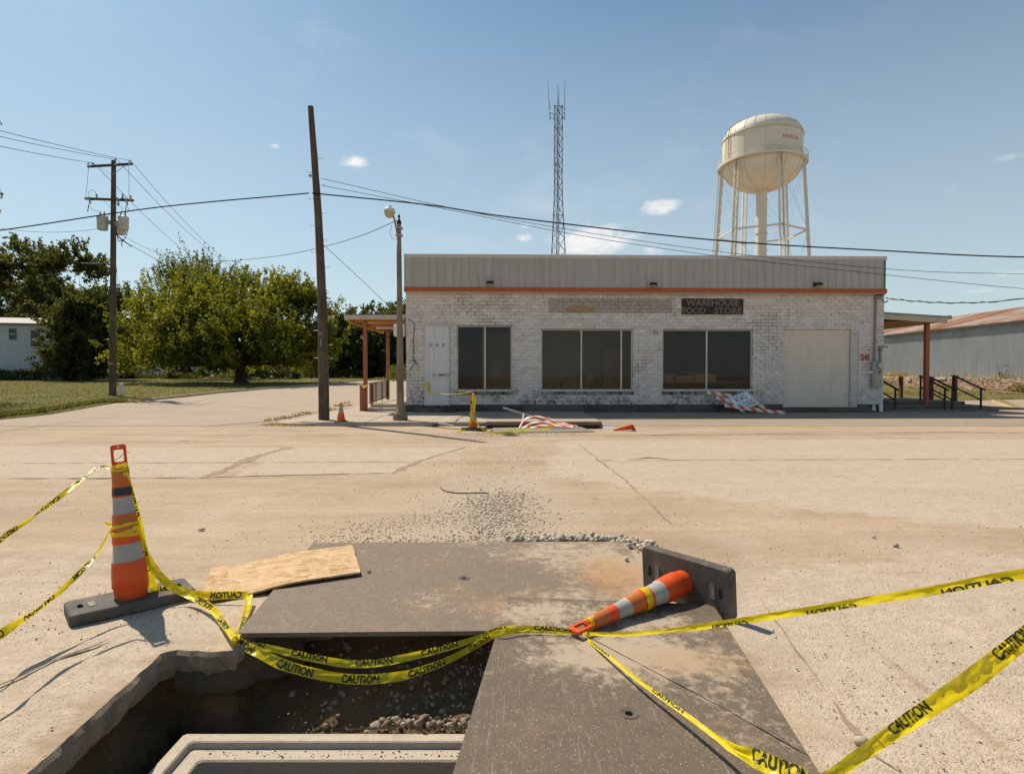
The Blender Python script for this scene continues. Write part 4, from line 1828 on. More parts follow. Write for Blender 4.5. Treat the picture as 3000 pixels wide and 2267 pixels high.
x0, z0 = fac(2548, 1135)
x1, z1 = fac(2573.5, 1093.5)
o = thing('breaker_panel', 'grey breaker box with a faded yellow warning sticker below the meter', 'electrical box', BM @ Vector((x0, -.005, z0)), BROT)
wB, hB = x1 - x0, z1 - z0
MB().bbox(0, wB, -.14, 0, 0, hB, .012).build('box', M['panelbox'], o, world=False)
MB().bbox(.04, wB + .004, -.155, -.142, .012, hB - .012, .006).build('cover', M['panelbox'], o, world=False)
MB().box(.13, .31, -.158, -.1555, .17, .46).build('sticker', simple('faded_sticker', (.55, .42, .30), (.48, .38, .28), 9, .7), o, world=False)
MB().beam((.2, -.16, .42), (.2, -.16, .33), .03, .003).beam((.2, -.16, .32), (.26, -.16, .24), .03, .003).beam((.2, -.16, .24), (.27, -.16, .22), .03, .003).build('symbol', simple('sticker_yellow', (.62, .40, .05), None, 9, .7), o, world=False)
x0, z0 = fac(2575.5, 1130)
zt_ = fac(2575, 1016)[1]
o = thing('side_conduit', 'thin grey conduit with elbow running along the corner beside the breaker box', 'conduit', BM @ Vector((x0, -.05, z0)), BROT)
MB().tube([(0, 0, 0), (0, 0, .3)], .055, 8).tube([(0, 0, .3), (0, 0, zt_ - z0 - .05)], .03, 8).build('pipe', M['conduit'], o, world=False, smooth=60)
MB().bbox(-.05, .05, -.05, .05, zt_ - z0 - .18, zt_ - z0 + .03, .01).build('elbow_box', M['conduit'], o, world=False)
MB().tube([(.03, 0, zt_ - z0), (.28, 0, zt_ - z0)], .03, 8).build('arm', M['conduit'], o, world=False, smooth=60)
for k, (u, v0, v1, lab) in enumerate([(2555, 1205, 1186, 'white plastic pipe stub with a valve at the foot of the corner'), (2575.5, 1204, 1183, 'plain white plastic pipe stub at the foot of the corner')]):
    x0, z0 = fac(u, v0)
    z1 = fac(u, v1)[1]
    o = thing('pipe_stub', lab, 'pipe', BM @ Vector((x0, -.10, .10)), BROT)
    MB().tube([(0, 0, 0), (0, 0, z1 - .10)], .045 if k == 0 else .07, 10).build('pipe', M['whitep'], o, world=False, smooth=60)
    if k == 0:
        MB().tube([(-.07, 0, .12), (.07, 0, .12)], .03, 8).tube([(0, 0, .05), (0, 0, .09)], .06, 10).build('valve', M['whitep'], o, world=False, smooth=60)
# junction box, anchor plates, old cable
x0, z0 = fac(1920, 975)
o = tag(MB().bbox(-.07, .07, -.08, .01, -.065, .065, .01).build('junction_box', M['panelbox']), 'small grey junction box on the wall between two windows', 'electrical box')
o.matrix_world = BM @ Matrix.Translation((x0, -.004, z0))
for (u, v, lab) in [(2287.5, 945, 'round anchor plate on the wall above the left edge of the shutter'), (2526.5, 947.5, 'round anchor plate on the wall above the house number')]:
    x0, z0 = fac(u, v)
    mt = Matrix.Rotation(R(90), 4, 'X')
    o = tag(MB().lathe([(.07, 0), (.07, .015), (.03, .02), (.03, .04)], 16, mt).build('anchor_plate', M['jamb'], smooth=40), lab, 'anchor plate', 'anchor plates')
    o.matrix_world = BM @ Matrix.Translation((x0, -.004, z0))
cab = [(1195, 935), (1214, 947), (1213, 975), (1211, 1010), (1212, 1040), (1210, 1058), (1216, 1055), (1214, 1066), (1209, 1072), (1203, 1083)]
pts = [Vector((*fac(u, v),)) for u, v in cab]
mb = MB()
mb.tube(catmull([BM @ Vector((p.x, -.05, p.y)) for p in pts], 5), .012, 6)
mb.tube(catmull([BM @ Vector((*[(fac(u, v)[0], -.05, fac(u, v)[1])][0],)) for u, v in [(1211, 1058), (1218, 1056), (1220, 1066), (1224, 1072)]], 5), .009, 6)
o = tag(mb.build('dead_cable', M['black']), 'dead black cable hanging down the wall left of the metal door', 'cable')
a, b2 = fac(1156, 986), fac(1198, 952)
o = tag(MB().bbox(a[0], b2[0] - .14, -.25, .10, a[1], b2[1], .03).build('sign_box', M['whitep'], smooth=30), 'blank white box sign on the corner under the side awning', 'sign')
o.matrix_world = BM

# ---- things inside, seen through the glass
def inside(u, v, y):
    o_ = BI @ CAM
    d_ = BI.to_3x3() @ ray(u, v)
    p = o_ + d_ * ((y - o_.y) / d_.y)
    return p.x, p.z


def table(u0, u1, vtop, y, lab):
    xa, zt1 = inside(u0, vtop, y)
    xb, _ = inside(u1, vtop, y)
    o = thing('work_table', lab, 'table', BM @ Vector(((xa + xb) / 2, y, zB - .01)), BROT)
    w = (xb - xa) / 2
    h = zt1 - zB + .01
    MB().bbox(-w, w, -.35, .35, h - .04, h, .006).build('tabletop', M['panelwood'], o, world=False)
    for sx_ in (-1, 1):
        for sy_ in (-1, 1):
            MB().beam((sx_ * (w - .06), sy_ * .3, 0), (sx_ * (w - .06), sy_ * .3, h - .041), .04).build('leg', M['blackpaint'], o, world=False)
    return h + zB - .01


def carton(u0, u1, v1, ybox, zbot, lab):
    xa, _ = inside(u0, v1, ybox)
    xb, ztop_ = inside(u1, v1, ybox)
    o = thing('cardboard_box', lab, 'box', BM @ Vector(((xa + xb) / 2, ybox + .2, zbot + .001)), BROT)
    w = (xb - xa) / 2
    h = max(.12, ztop_ - zbot)
    MB().bbox(-w, w, -.2, .2, 0, h, .006).build('carton', M['card'], o, world=False)
    MB().box(-w, w, -.03, .03, h + .001, h + .004).build('tape_strip', M['lumber'], o, world=False)
    return zbot + h


zt1 = table(1437, 1504, 1115, 1.6, 'dim table carrying boxes behind the two-pane window beside the door')
zc = carton(1436, 1467, 1090, 1.4, zt1, 'pale cardboard box on the table behind the window beside the door')
carton(1440, 1466, 1076, 1.45, zc, 'smaller cardboard box stacked on the pale one')
carton(1470, 1496, 1092, 1.4, zt1, 'brown cardboard box beside the pale one, at the window edge')
zt2 = table(1640, 1740, 1118, 2.6, 'low desk in the gloom behind the three-pane window')
carton(1716, 1738, 1094, 2.5, zt2, 'upright brown box on the desk behind the three-pane window')
zt3 = table(1945, 2195, 1118, 1.3, 'long table stacked with boards behind the two-pane window by the fallen barricade')
for (u0, u1, v1, v0, lab) in [(1945, 1976, 1094, 1117, 'short pile of pale boards at the end of the long table'),
                              (1977, 2032, 1099, 1117, 'splayed pile of brown boards in the middle of the long table'),
                              (2034, 2098, 1094, 1117, 'tall pile of pale boards past the mullion on the long table')]:
    xa, ztp = inside(u0, v1, 1.1)
    xb, _ = inside(u1, v1, 1.1)
    o = thing('board_pile', lab, 'lumber', BM @ Vector(((xa + xb) / 2, 1.3, zt3 + .001)), BROT)
    nb = max(4, int((ztp - zt3) / .03))
    for k in range(nb):
        s = g.uniform(-.05, .05)
        w = (xb - xa) / 2 * g.uniform(.85, 1.05)
        MB().box(-w + s, w + s, -.22 + g.uniform(-.03, .03), .22, k * .03, k * .03 + .026).build('board', M['lumber'], o, world=False)
x0_, zz_ = inside(2015, 1093, 1.1)
o = tag(MB().beam((0, 0, .0), (1.05, .02, .012), .10, .02).build('plank', M['lumber']), 'thin pale plank laid across the board piles in the window', 'plank')
o.matrix_world = BM @ Matrix.Translation((x0_ - .2, 1.2, zt3 + .36)) 
x0_, z0_ = inside(2078, 1138, .11)
vs, fs = text_mesh('245 COMMERCE', .07, .02, 1.0, 'LEFT')
mb = MB()
mb.add([(x0_ + v.x * .9, .094, z0_ + v.y) for v in vs], fs)
o = lb(mb, 'window_lettering', M['ink'])

# ------------------------------------------------------------------ side awnings
M['awn_top'] = metal_panel('awning_flashing', (.30, .30, .29), (.22, .225, .22), (.40, .34, .26))
M['awn_face'] = simple('awning_cream', (.55, .47, .34), (.46, .385, .275), 4, .6, bump=.1, c3=(.36, .26, .14), s3=3, t3=(.55, .8))
M['awn_wood'] = simple('awning_wood', (.48, .24, .06), (.36, .165, .04), 5, .75, stretch=(.3, 3, 1), bump=.2)
M['post_orange'] = simple('faded_orange_post', (.40, .125, .07), (.31, .095, .05), 7, .6, bump=.15, c3=(.26, .09, .05), s3=3, t3=(.55, .75))
M['post_brown'] = simple('brown_post', (.36, .20, .085), (.28, .15, .06), 7, .7, bump=.15)
M['post_rust'] = simple('rusty_post', (.19, .055, .035), (.12, .035, .025), 7, .7, bump=.2, c3=(.06, .03, .025), s3=3, t3=(.5, .7))

aw = thing('side_awning', 'flat awning with orange underside over the steps at the street corner', 'awning', (-5.1, 25.5, .1))
mb = MB()
mb.box(-6.28, -4.02, 22.5, 28.6, 3.70, 3.80)
mb.build('roof', M['awn_top'], aw)
mb = MB()
mb.bbox(-6.30, -4.01, 22.44, 22.52, 3.60, 3.735, .01)
mb.bbox(-6.32, -6.24, 22.525, 28.62, 3.60, 3.735, .01)
mb.build('fascia', M['awn_face'], aw)
for k in range(10):
    y0 = 22.53 + k * .607
    MB().box(-6.235, -4.02, y0, y0 + .6, 3.655, 3.699).build('plank', M['awn_wood'], aw)
for y0 in (22.95, 25.3, 27.7):
    MB().box(-6.23, -4.02, y0, y0 + .09, 3.56, 3.654).build('rafter', M['awn_wood'], aw)
MB().box(-6.20, -6.10, 22.53, 28.55, 3.50, 3.652).build('beam', M['awn_wood'], aw)
MB().box(-5.6, -4.3, 24.6, 24.72, 3.42, 3.50).build('light_tube', M['whitep'], aw)
MB().bbox(-5.69, -5.55, 22.83, 22.97, .12, 3.55, .01).build('post', M['post_orange'], aw)
MB().bbox(-5.80, -5.66, 27.5, 27.64, .40, 3.55, .01).build('post', M['post_brown'], aw)

pl = thing('corner_steps', 'low worn concrete steps under the side awning at the street corner', 'steps', (-4.9, 23.5, .1))
MB().bbox(-5.5, -3.95, 22.65, 31.0, .0, .27, .03).build('step', M['walk'], pl, smooth=30)
MB().bbox(-5.46, -3.96, 23.15, 31.0, .271, .40, .03).build('step', M['walk'], pl, smooth=30)

rl = thing('corner_railing', 'low rusty railing with thin upright bars along the corner steps', 'railing', (-5.6, 25, .3))
p0, p1 = Vector((-5.52, 23.05, 0)), Vector((-5.66, 27.5, 0))
for zz in (.42, 1.17):
    MB().beam(p0 + Vector((0, 0, zz + .02)), p1 + Vector((0, 0, zz + .12)), .035).build('rail', M['blackpaint'], rl)
for k in range(30):
    q = p0.lerp(p1, (k + .5) / 30)
    dz = .02 + .1 * (k + .5) / 30
    MB().beam(q + Vector((0, 0, .42 + dz)), q + Vector((0, 0, 1.17 + dz)), .016).build('bar', M['blackpaint'], rl)
for k in (8, 17, 26):
    q = p0.lerp(p1, k / 30)
    MB().beam(q + Vector((.04, 0, .38)), q + Vector((.04, 0, 1.2)), .03).build('upright', M['blackpaint'], rl)
for (x, y, z0, z1, lab) in [(-5.75, 22.8, .12, 1.10, 'short orange post with a strap of yellow tape beside the awning post'), (-5.72, 24.4, .25, 1.12, 'short rusty orange post behind the corner railing')]:
    o = thing('short_post', lab, 'post', (x, y, z0), 0)
    MB().bbox(-.055, .055, -.055, .055, -.1, z1 - z0, .008).build('post', M['post_orange'], o, world=False)
    MB().bbox(-.065, .065, -.065, .065, z1 - z0 + .001, z1 - z0 + .02, .006).build('cap', M['post_rust'], o, world=False)

# right awning
aw = thing('loading_awning', 'flat metal awning on an orange post beside the loading steps', 'awning', (15.6, 26, .4))
ax0, ax1 = 14.28, 16.98
zt0, zt1_ = 3.97, 3.80


def az_(x):
    return zt0 + (zt1_ - zt0) * (x - ax0) / (ax1 - ax0)


mb = MB()
vs = []
for (dz) in (-.09, 0):
    vs += [(ax0, 23.2, az_(ax0) + dz), (ax1, 23.2, az_(ax1) + dz), (ax1, 29.5, az_(ax1) + dz), (ax0, 29.5, az_(ax0) + dz)]
mb.add(vs, [(0, 3, 2, 1), (4, 5, 6, 7), (0, 1, 5, 4), (1, 2, 6, 5), (2, 3, 7, 6), (3, 0, 4, 7)])
mb.build('roof', M['awn_top'], aw)
mb = MB()
mb.beam((ax0, 23.16, az_(ax0) - .19), (ax1 - .14, 23.16, az_(ax1) - .18), .05, .20)
mb.build('fascia', M['awn_face'], aw)
MB().box(ax1 - .16, ax1 + .03, 23.14, 23.3, az_(ax1) - .12, az_(ax1) + .02).build('gutter_end', M['awn_top'], aw)
for k in range(6):
    y0 = 23.4 + k * 1.1
    MB().beam((ax0, y0, az_(ax0) - .15), (ax1 - .1, y0, az_(ax1) - .15), .06, .11).build('rafter', M['awn_wood'], aw)
MB().box(ax0 + .02, ax1 - .12, 23.25, 29.4, 3.575, 3.60).build('ceiling', M['awn_wood'], aw)
MB().box(16.42, 16.56, 23.3, 29.3, 3.60, 3.66).build('beam', M['post_orange'], aw)
MB().bbox(16.42, 16.58, 23.72, 23.88, .325, 3.60, .012).build('post', M['post_orange'], aw)
MB().bbox(16.42, 16.58, 28.7, 28.86, .45, 3.60, .012).build('post', M['post_orange'], aw)

pl = thing('loading_steps', 'three wide dark concrete steps up to the loading platform', 'steps', (16, 24.5, .1))
MB().bbox(14.3, 18.75, 22.95, 30.5, -.05, .21, .025).build('step', M['step'], pl, smooth=30)
MB().bbox(14.3, 18.55, 23.55, 30.4, .211, .335, .025).build('step', M['step'], pl, smooth=30)
MB().bbox(14.3, 18.35, 24.15, 30.3, .336, .46, .025).build('step', M['step'], pl, smooth=30)
MB().plate([(18.76, 24), (22.5, 24.6), (22.5, 29.5), (18.76, 30)], [], -.05, lambda x, y: .30 - .21 * sstep(18.76, 21.5, x), step=.8).build('ramp', M['step'], pl, smooth=40)
# handrails
HR = [(14.75, 14.35, 'black handrail at the wall end of the loading steps'), (16.66, 16.2, 'black handrail left of the orange awning post on the loading steps'),
      (16.95, 16.55, 'black handrail just right of the orange awning post on the loading steps'), (18.05, 17.9, 'black handrail on the outer end of the loading steps')]
for (xa, xb, lab) in HR:
    xb = xa
    o = thing('handrail', lab, 'handrail', (xa, 23.7, .3), 0, 'black handrails of the loading steps')
    MB().beam((xa, 24.42, 1.50), (xb, 22.78, .94), .05, .06).build('top_rail', M['blackpaint'], o)
    MB().beam((xa, 24.35, 1.02), (xb, 22.98, .56), .04, .045).build('mid_rail', M['blackpaint'], o)
    MB().beam((xa, 24.35, .46), (xa, 24.35, 1.475), .055).build('leg', M['blackpaint'], o)
    MB().beam((xb, 22.98, .10 if xa < 18 else .2), (xb, 22.98, .99), .055).build('leg', M['blackpaint'], o)
for (x, y, lab) in [(18.3, 28.1, 'rusty square post at the far side of the loading platform'), (18.25, 26.0, 'rusty square post on the platform behind the orange awning post'),
                    (18.12, 24.45, 'thick black capped post beside the outer handrail')]:
    o = thing('platform_post', lab, 'post', (x, y, .45), 0)
    MB().bbox(-.07, .07, -.07, .07, 0, 1.0, .008).build('post', M['post_rust'], o, world=False)
    if y < 25:
        MB().bbox(-.10, .10, -.10, .10, 1.001, 1.05, .01).build('cap', M['blackpaint'], o, world=False)
# yellow painted kerb and loose kerb lengths at right
q = [gnd(2905, 1176), gnd(2930, 1174), gnd(2993, 1200), gnd(2985, 1205)]
zt0_ = [p for p in q]
mb = MB()
mb.add([p + Vector((0, 0, .10)) for p in q] + [p - Vector((0, 0, .05)) for p in q], [(0, 3, 2, 1), (0, 1, 5, 4), (1, 2, 6, 5), (2, 3, 7, 6), (3, 0, 4, 7), (0, 1, 2, 3)][1:] + [(3, 2, 1, 0)])
o = mb.build('yellow_kerb', simple('worn_yellow_paint', (.62, .47, .20), (.50, .37, .17), 5, .85, bump=.3, c3=(.45, .36, .26), s3=3, t3=(.5, .7)))
o['kind'] = 'structure'
for (u0, v0, u1, v1) in [(2815, 1242, 2972, 1240), (2980, 1242, 3120, 1241)]:
    a, b2 = gnd(u0, v0), gnd(u1, v1)
    o = MB().beam(a + Vector((0, 0, .03)), b2 + Vector((0, 0, .035)), .16, .10).build('kerb', M['walk'])
    o['kind'] = 'structure'
# ------------------------------------------------------------------ poles and wires
M['polewood'] = simple('weathered_pole', (.125, .092, .065), (.065, .047, .034), 2.2, .9, stretch=(6, 6, .35), bump=.9, bscale=14, bdist=.02, c3=(.17, .13, .092), s3=1.2, t3=(.5, .75))
M['armwood'] = simple('crossarm_wood', (.10, .078, .058), (.065, .05, .038), 3, .9, bump=.4)
M['galv'] = simple('galvanised_steel', (.40, .40, .39), (.31, .31, .30), 7, .5, .4, bump=.05)
M['ceram'] = simple('insulator_grey', (.36, .36, .34), (.30, .30, .28), 7, .3, bump=.02)
M['ceramdark'] = simple('insulator_brown', (.035, .022, .018), (.02, .015, .012), 7, .25, bump=.02)
M['tank'] = simple('transformer_grey', (.50, .48, .43), (.42, .40, .36), 3, .5, bump=.03)
M['wire'] = simple('dark_wire', (.012, .012, .012), (.016, .016, .015), 5, .9, spec=.08, bump=0)
M['lampconc'] = conc_mat('lamp_post_concrete', (.30, .235, .165), (.20, .155, .108), (.11, .085, .06), (.5, .7))


def wire(name, pts, r, lab, group='overhead wires', n=10, twist=False):
    mb = MB()
    path = catmull(pts, n)
    mb.tube(path, r, 5)
    if twist:
        p2 = []
        for i, p in enumerate(path):
            p2.append(p + Vector((0, math.sin(i * 1.3) * r * 2.2, math.cos(i * 1.3) * r * 2.2)))
        mb.tube(p2, r * .8, 5)
    return tag(mb.build(name, M['wire'], smooth=70), lab, 'wire', group)


def span(a, b, sag, n=9):
    a, b = Vector(a), Vector(b)
    return [a.lerp(b, i / (n - 1)) - Vector((0, 0, sag * 4 * (i / (n - 1)) * (1 - i / (n - 1)))) for i in range(n)]


# big bare wooden pole at the kerb
PB = Vector((-5.86, 18.6, .10))
PT = atY(910, 313, 18.6)
pole = thing('wooden_pole', 'tall bare leaning wooden pole with step pegs at the street corner', 'pole', PB)
path, rad = [], []
for i in range(46):
    s = i / 45
    p = PB.lerp(PT, s) + Vector((.10 * math.sin(s * PI) * (1 if s < .5 else 1), 0, 0))
    w = mnoise.noise(Vector((0, 0, s * 7))) * .010
    path.append(p + Vector((w, w * .5, -.15 if i == 0 else 0)))
    rad.append((.168 + (.086 - .168) * s) * (1 + .04 * mnoise.noise(Vector((3, 1, s * 16)))))
mb = MB()
mb.tube(path, rad, 18)
mb.build('shaft', M['polewood'], pole, smooth=60)


def pole_at(v):
    best = min(range(len(path)), key=lambda i: abs(path[i].z - atY(930, v, 18.6).z))
    return path[best], rad[best]


for (v, side) in [(465, 1), (543, 1), (625, 1), (704, 1), (783, 1), (505, -1), (583, -1), (661, -1), (739, -1), (816, -1), (893, -1), (968, -1), (1010, 1), (1049, -1), (1050, 1)]:
    p, r_ = pole_at(v)
    z = atY(930, v, 18.6).z
    x = p.x + side * r_ * .8
    MB().tube([(x, 18.6, z), (x + side * .17, 18.6, z), (x + side * .175, 18.6, z + .035)], .009, 6).build('step_peg', M['galv'], pole)
p, r_ = pole_at(524)
MB().lathe([(.02, -.02), (.05, 0), (.05, .05), (.03, .07)], 10, Matrix.Translation((p.x - r_ - .05, 18.55, p.z))).build('insulator', M['ceram'], pole)
for txt, v, h in (('H', 978, .10), ('1', 1000, .11), ('2', 1009, .11)):
    p, r_ = pole_at(v)
    z = atY(930, v, 18.6).z
    vs, fs = text_mesh(txt, h, .01)
    mb = MB()
    q = []
    for w in vs:
        th = (w.x - .02) / r_
        q.append(p + Vector((math.sin(th) * (r_ + .008), -math.cos(th) * (r_ + .008), 0)) + Vector((0, 0, z - p.z + w.y - .05)))
    mb.add(q, fs)
    mb.build('number_tag', M['galv'], pole)

# street lamp: concrete post, arm, globe luminaire
LB = Vector((-3.46, 18.5, .115))
lt = atY(1169, 655, 18.5)
lamp = thing('street_lamp', 'old concrete street lamp with bowl luminaire on a bent arm', 'street lamp', LB)
mb = MB()
mb.lathe([(.23, 0), (.23, .20), (.21, .23), (.14, .30), (.125, .36), (.118, .5)], 8, Matrix.Translation(LB) @ Matrix.Rotation(R(22.5), 4, 'Z'))
mb.build('base', M['lampconc'], lamp, smooth=30)
mb = MB()
n = 20
mb.tube([LB.lerp(lt, s / n) + Vector((0, 0, .45 * (1 - s / n))) for s in range(n + 1)], [.118 - .056 * s / n for s in range(n + 1)], 8)
mb.build('shaft', M['lampconc'], lamp, smooth=25)
mt = Matrix.Translation(lt)
MB().lathe([(.075, -.02), (.075, .05), (.05, .09), (.03, .14), (.015, .15), (.015, .18)], 12, mt).build('cap', M['black'], lamp, smooth=40)
MB().lathe([(.02, .17), (.045, .18), (.045, .20), (.03, .21), (.038, .225), (.038, .24), (.025, .25), (.032, .265), (.015, .285)], 12, mt).build('insulator', M['ceramdark'], lamp, smooth=40)
pts = [atY(1168, 700, 18.45), atY(1163, 680, 18.45), atY(1158, 655, 18.45), atY(1153, 635, 18.45), atY(1148, 622, 18.45)]
pts = [Vector((lt.x - .03, 18.45, LB.z + 3.6))] + [Vector((lt.x - .04, 18.45, pts[0].z - .4))] + pts
MB().tube(catmull(pts, 6), .028, 8).build('arm', M['lampconc'], lamp, smooth=60)
for v in (690, 669):
    p = atY(1170, v, 18.5)
    MB().bbox(p.x - .11, p.x + .10, 18.40, 18.60, p.z - .025, p.z + .025, .006).build('clamp', M['galv'], lamp)
lc = atY(1141.5, 620, 18.42)
mt = Matrix.Translation(lc) @ Matrix.Rotation(R(10), 4, 'Y')
MB().lathe([(.175, 0), (.178, .015), (.165, .05), (.13, .095), (.08, .12), (.03, .13), (.028, .142)], 24, mt).build('hood', M['whitep'], lamp, smooth=60)
MB().lathe([(.06, -.19), (.11, -.16), (.15, -.08), (.168, -.02), (.172, -.002)], 14, mt).build('bowl', M['glow'], lamp, smooth=20)
MB().lathe([(.03, .141), (.035, .15), (.03, .17)], 10, mt).build('photocell', M['ceramdark'], lamp)
loop = [atY(u, v, 18.4) for u, v in [(1145, 660), (1147, 668), (1143, 680), (1145, 692), (1152, 699), (1164, 702)]]
MB().tube(catmull(loop, 5), .006, 5).build('lead_wire', M['wire'], lamp)

# distribution pole at left with crossarms and transformers
UB = gnd(330, 1160)
UY = UB.y
UT = atY(333, 471, UY)
up = thing('utility_pole', 'wooden utility pole with two crossarms and three grey transformers', 'utility pole', UB)
mb = MB()
n = 24
pth = [UB.lerp(UT, i / n) - Vector((0, 0, .3 if i == 0 else 0)) for i in range(n + 1)]
mb.tube(pth, [.20 - .075 * i / n for i in range(n + 1)], 14)
mb.build('shaft', M['polewood'], up, smooth=60)


def uz(x, y, dy=0.0):
    """point from the close-up of the pole head (pixels of that crop)"""
    return atY(240 + x / 6.194, 450 + y / 6.194, UY + dy)


for (a, b, dy) in [((105, 238), (915, 190), -.17), ((58, 818), (935, 852), -.17)]:
    MB().beam(uz(*a, dy), uz(*b, dy), .10, .13).build('crossarm', M['armwood'], up)
for (a, b) in [((335, 252), (530, 385)), ((775, 225), (560, 385)), ((395, 852), (525, 980)), ((640, 905), (545, 985))]:
    MB().beam(uz(*a, -.24), uz(*b, -.2), .035, .012).build('brace', M['galv'], up)
for (x, y) in [(200, 185), (605, 110), (865, 135), (120, 190)]:
    p = uz(x, y, -.17)
    MB().lathe([(.02, -.12), (.02, -.03), (.075, -.02), (.085, .01), (.05, .04), (.04, .07)], 12, Matrix.Translation(p)).build('insulator', M['ceram'], up, smooth=50)
for (x, y) in [(145, 228), (620, 195), (870, 190), (100, 815), (880, 840)]:
    p = uz(x, y, -.26)
    MB().lathe([(.06, -.03), (.085, 0), (.085, .05), (.05, .08)], 12, Matrix.Translation(p) @ Matrix.Rotation(R(70), 4, 'X')).build('dead_end_insulator', M['ceram'], up, smooth=50)
for (x0, y0, x1, y1) in [(130, 790, 150, 915), (640, 800, 670, 935), (790, 810, 825, 935), (265, 740, 270, 810), (738, 735, 742, 815), (885, 760, 885, 840)]:
    MB().tube([uz(x0, y0, -.27), uz(x1, y1, -.30)], .05, 8).build('fuse_cutout', M['ceram'], up)
for (x0, y0, x1, y1) in [(125, 925, 105, 1055), (800, 945, 795, 1080), (640, 925, 660, 950)]:
    MB().tube([uz(x0, y0, -.3), uz(x1, y1, -.33)], .025, 6).build('fuse_arm', M['black'], up)
for k in range(5):
    MB().lathe([(.03, -.05), (.05, 0), (.05, .06), (.03, .10)], 8, Matrix.Translation(uz(170 + k * 18 + (500 if k > 2 else 0), 835, -.25))).build('bushing', M['ceramdark'], up)
for (xc, yt, yb, w, dy) in [(375, 1150, 1390, 172, -.05), (755, 1160, 1390, 165, -.35), (705, 1235, 1470, 165, .30)]:
    p0, p1 = uz(xc, yb, dy), uz(xc, yt, dy)
    r_ = w / 2 * .00329 * UY / 35.7
    h = p1.z - p0.z
    mt = Matrix.Translation(p0)
    tr = MB().lathe([(r_ * .86, 0), (r_ * .93, .03), (r_, .10), (r_ * 1.03, h - .06), (r_ * 1.08, h - .05), (r_ * 1.08, h), (r_ * .8, h + .07), (r_ * .3, h + .09)], 20, mt).build('transformer', M['tank'], up, smooth=40)
    for sx_ in (-.45, .4):
        MB().lathe([(.05, h + .05), (.06, h + .1), (.045, h + .12), (.06, h + .16), (.045, h + .18), (.055, h + .22), (.03, h + .26), (.02, h + .32)], 10, mt @ Matrix.Translation((r_ * sx_, 0, 0))).build('bushing', M['ceram'], tr, smooth=50)
    MB().box(r_ * .2, r_ * .55, -r_ * 1.0, -r_ * .8, h * .35, h * .42, mt).build('nameplate', M['wood_trim'], tr)
    a = Vector((p0.x, p0.y, p0.z + h * .6))
    b = Vector((UB.lerp(UT, .8).x, UY, p0.z + h * .6))
    MB().beam(a, b, .08, .25).build('hanger', M['galv'], up)
for path_ in ([(120, 260), (100, 500), (70, 780)], [(848, 230), (855, 500), (852, 800)], [(125, 770), (140, 670), (230, 690), (255, 735)], [(155, 960), (190, 1020), (340, 1055)],
              [(670, 955), (725, 980), (722, 1070)], [(820, 955), (850, 1020), (800, 1060)], [(490, 1165), (480, 1130), (510, 1110)]):
    MB().tube(catmull([uz(*q, -.3) for q in path_], 5), .010, 5).build('jumper', M['wire'], up)
mb = MB()
bd = [[(620, 1450), (700, 1530), (760, 1580), (890, 1680)], [(620, 1460), (680, 1540), (790, 1610), (900, 1690)], [(830, 1400), (800, 1500), (740, 1590), (715, 1640), (740, 1690)], [(640, 1480), (660, 1580), (720, 1585), (760, 1560)]]
for path_ in bd:
    mb.tube(catmull([uz(*q, -.25) for q in path_], 6), .022, 6)
mb.build('cable_bundle', M['wire'], up, smooth=60)
MB().box(-.09, .09, -.22, -.19, 0, .10, Matrix.Translation(atY(332, 1068, UY))).build('tag', M['lumber'], up)

o = thing('marker_post', 'short round white marker post in the grass beside the utility pole', 'marker post', gnd(356, 1158))
MB().lathe([(.11, -.05), (.11, .72), (.105, .74), (.05, .75)], 16).build('post', M['whitep'], o, world=False, smooth=40)

# wires
main_l = [atY(-1200, 792, 19), atY(-500, 735, 18.8), atY(0, 675, 18.6), atY(450, 609, 18.6), atY(905, 566, 18.45)]
wire('power_cable', main_l, .020, 'thick black cable running from the bare pole out over the lawn', 'overhead wires')
main_r = [atY(915, 566, 18.45), atY(1250, 600, 18.3), atY(1500, 637, 18.2), atY(2088, 703, 18.0), atY(2600, 735, 17.8), atY(3000, 753, 17.8), atY(3600, 755, 18)]
wire('power_cable', main_r, .021, 'thick black cable crossing the sky above the store')
wire('thin_wire', [atY(940, 523, 18.6), atY(1424, 630, 18.5), atY(2020, 726, 18.3), atY(2600, 788, 18), atY(3000, 803, 18), atY(3600, 815, 18)], .008, 'upper thin wire from the bare pole, ending low over the store fascia')
wire('thin_wire', [atY(940, 543, 18.6), atY(1300, 612, 18.5), atY(1700, 690, 18.3), atY(2100, 750, 18.1), atY(2500, 795, 18), atY(3000, 846, 18), atY(3600, 890, 18)], .008, 'lower thin wire from the bare pole, slanting across the fascia corner')
wire('service_wire', [uz(620, 1440, -.25), atY(480, 748, 33), atY(624, 765, 29), atY(800, 752, 25), atY(935, 726, 22), atY(1060, 690, 20), lt + Vector((-.05, 0, .1))], .010, 'sagging twisted wire from the transformers to the street lamp')
wire('thin_wire', [atY(945, 715, 18.6), atY(1050, 812, 20.3), atY(1155, 912, 22.3)], .008, 'slack thin wire from the bare pole down to the side awning')
wire('telephone_cable', [uz(880, 1660, -.3), atY(540, 805, 32), atY(670, 865, 28), atY(770, 912, 26), atY(920, 954, 24.5), atY(1050, 976, 23.5), atY(1185, 994, 22.8)], .014, 'dark cable crossing in front of the big tree to the store corner')
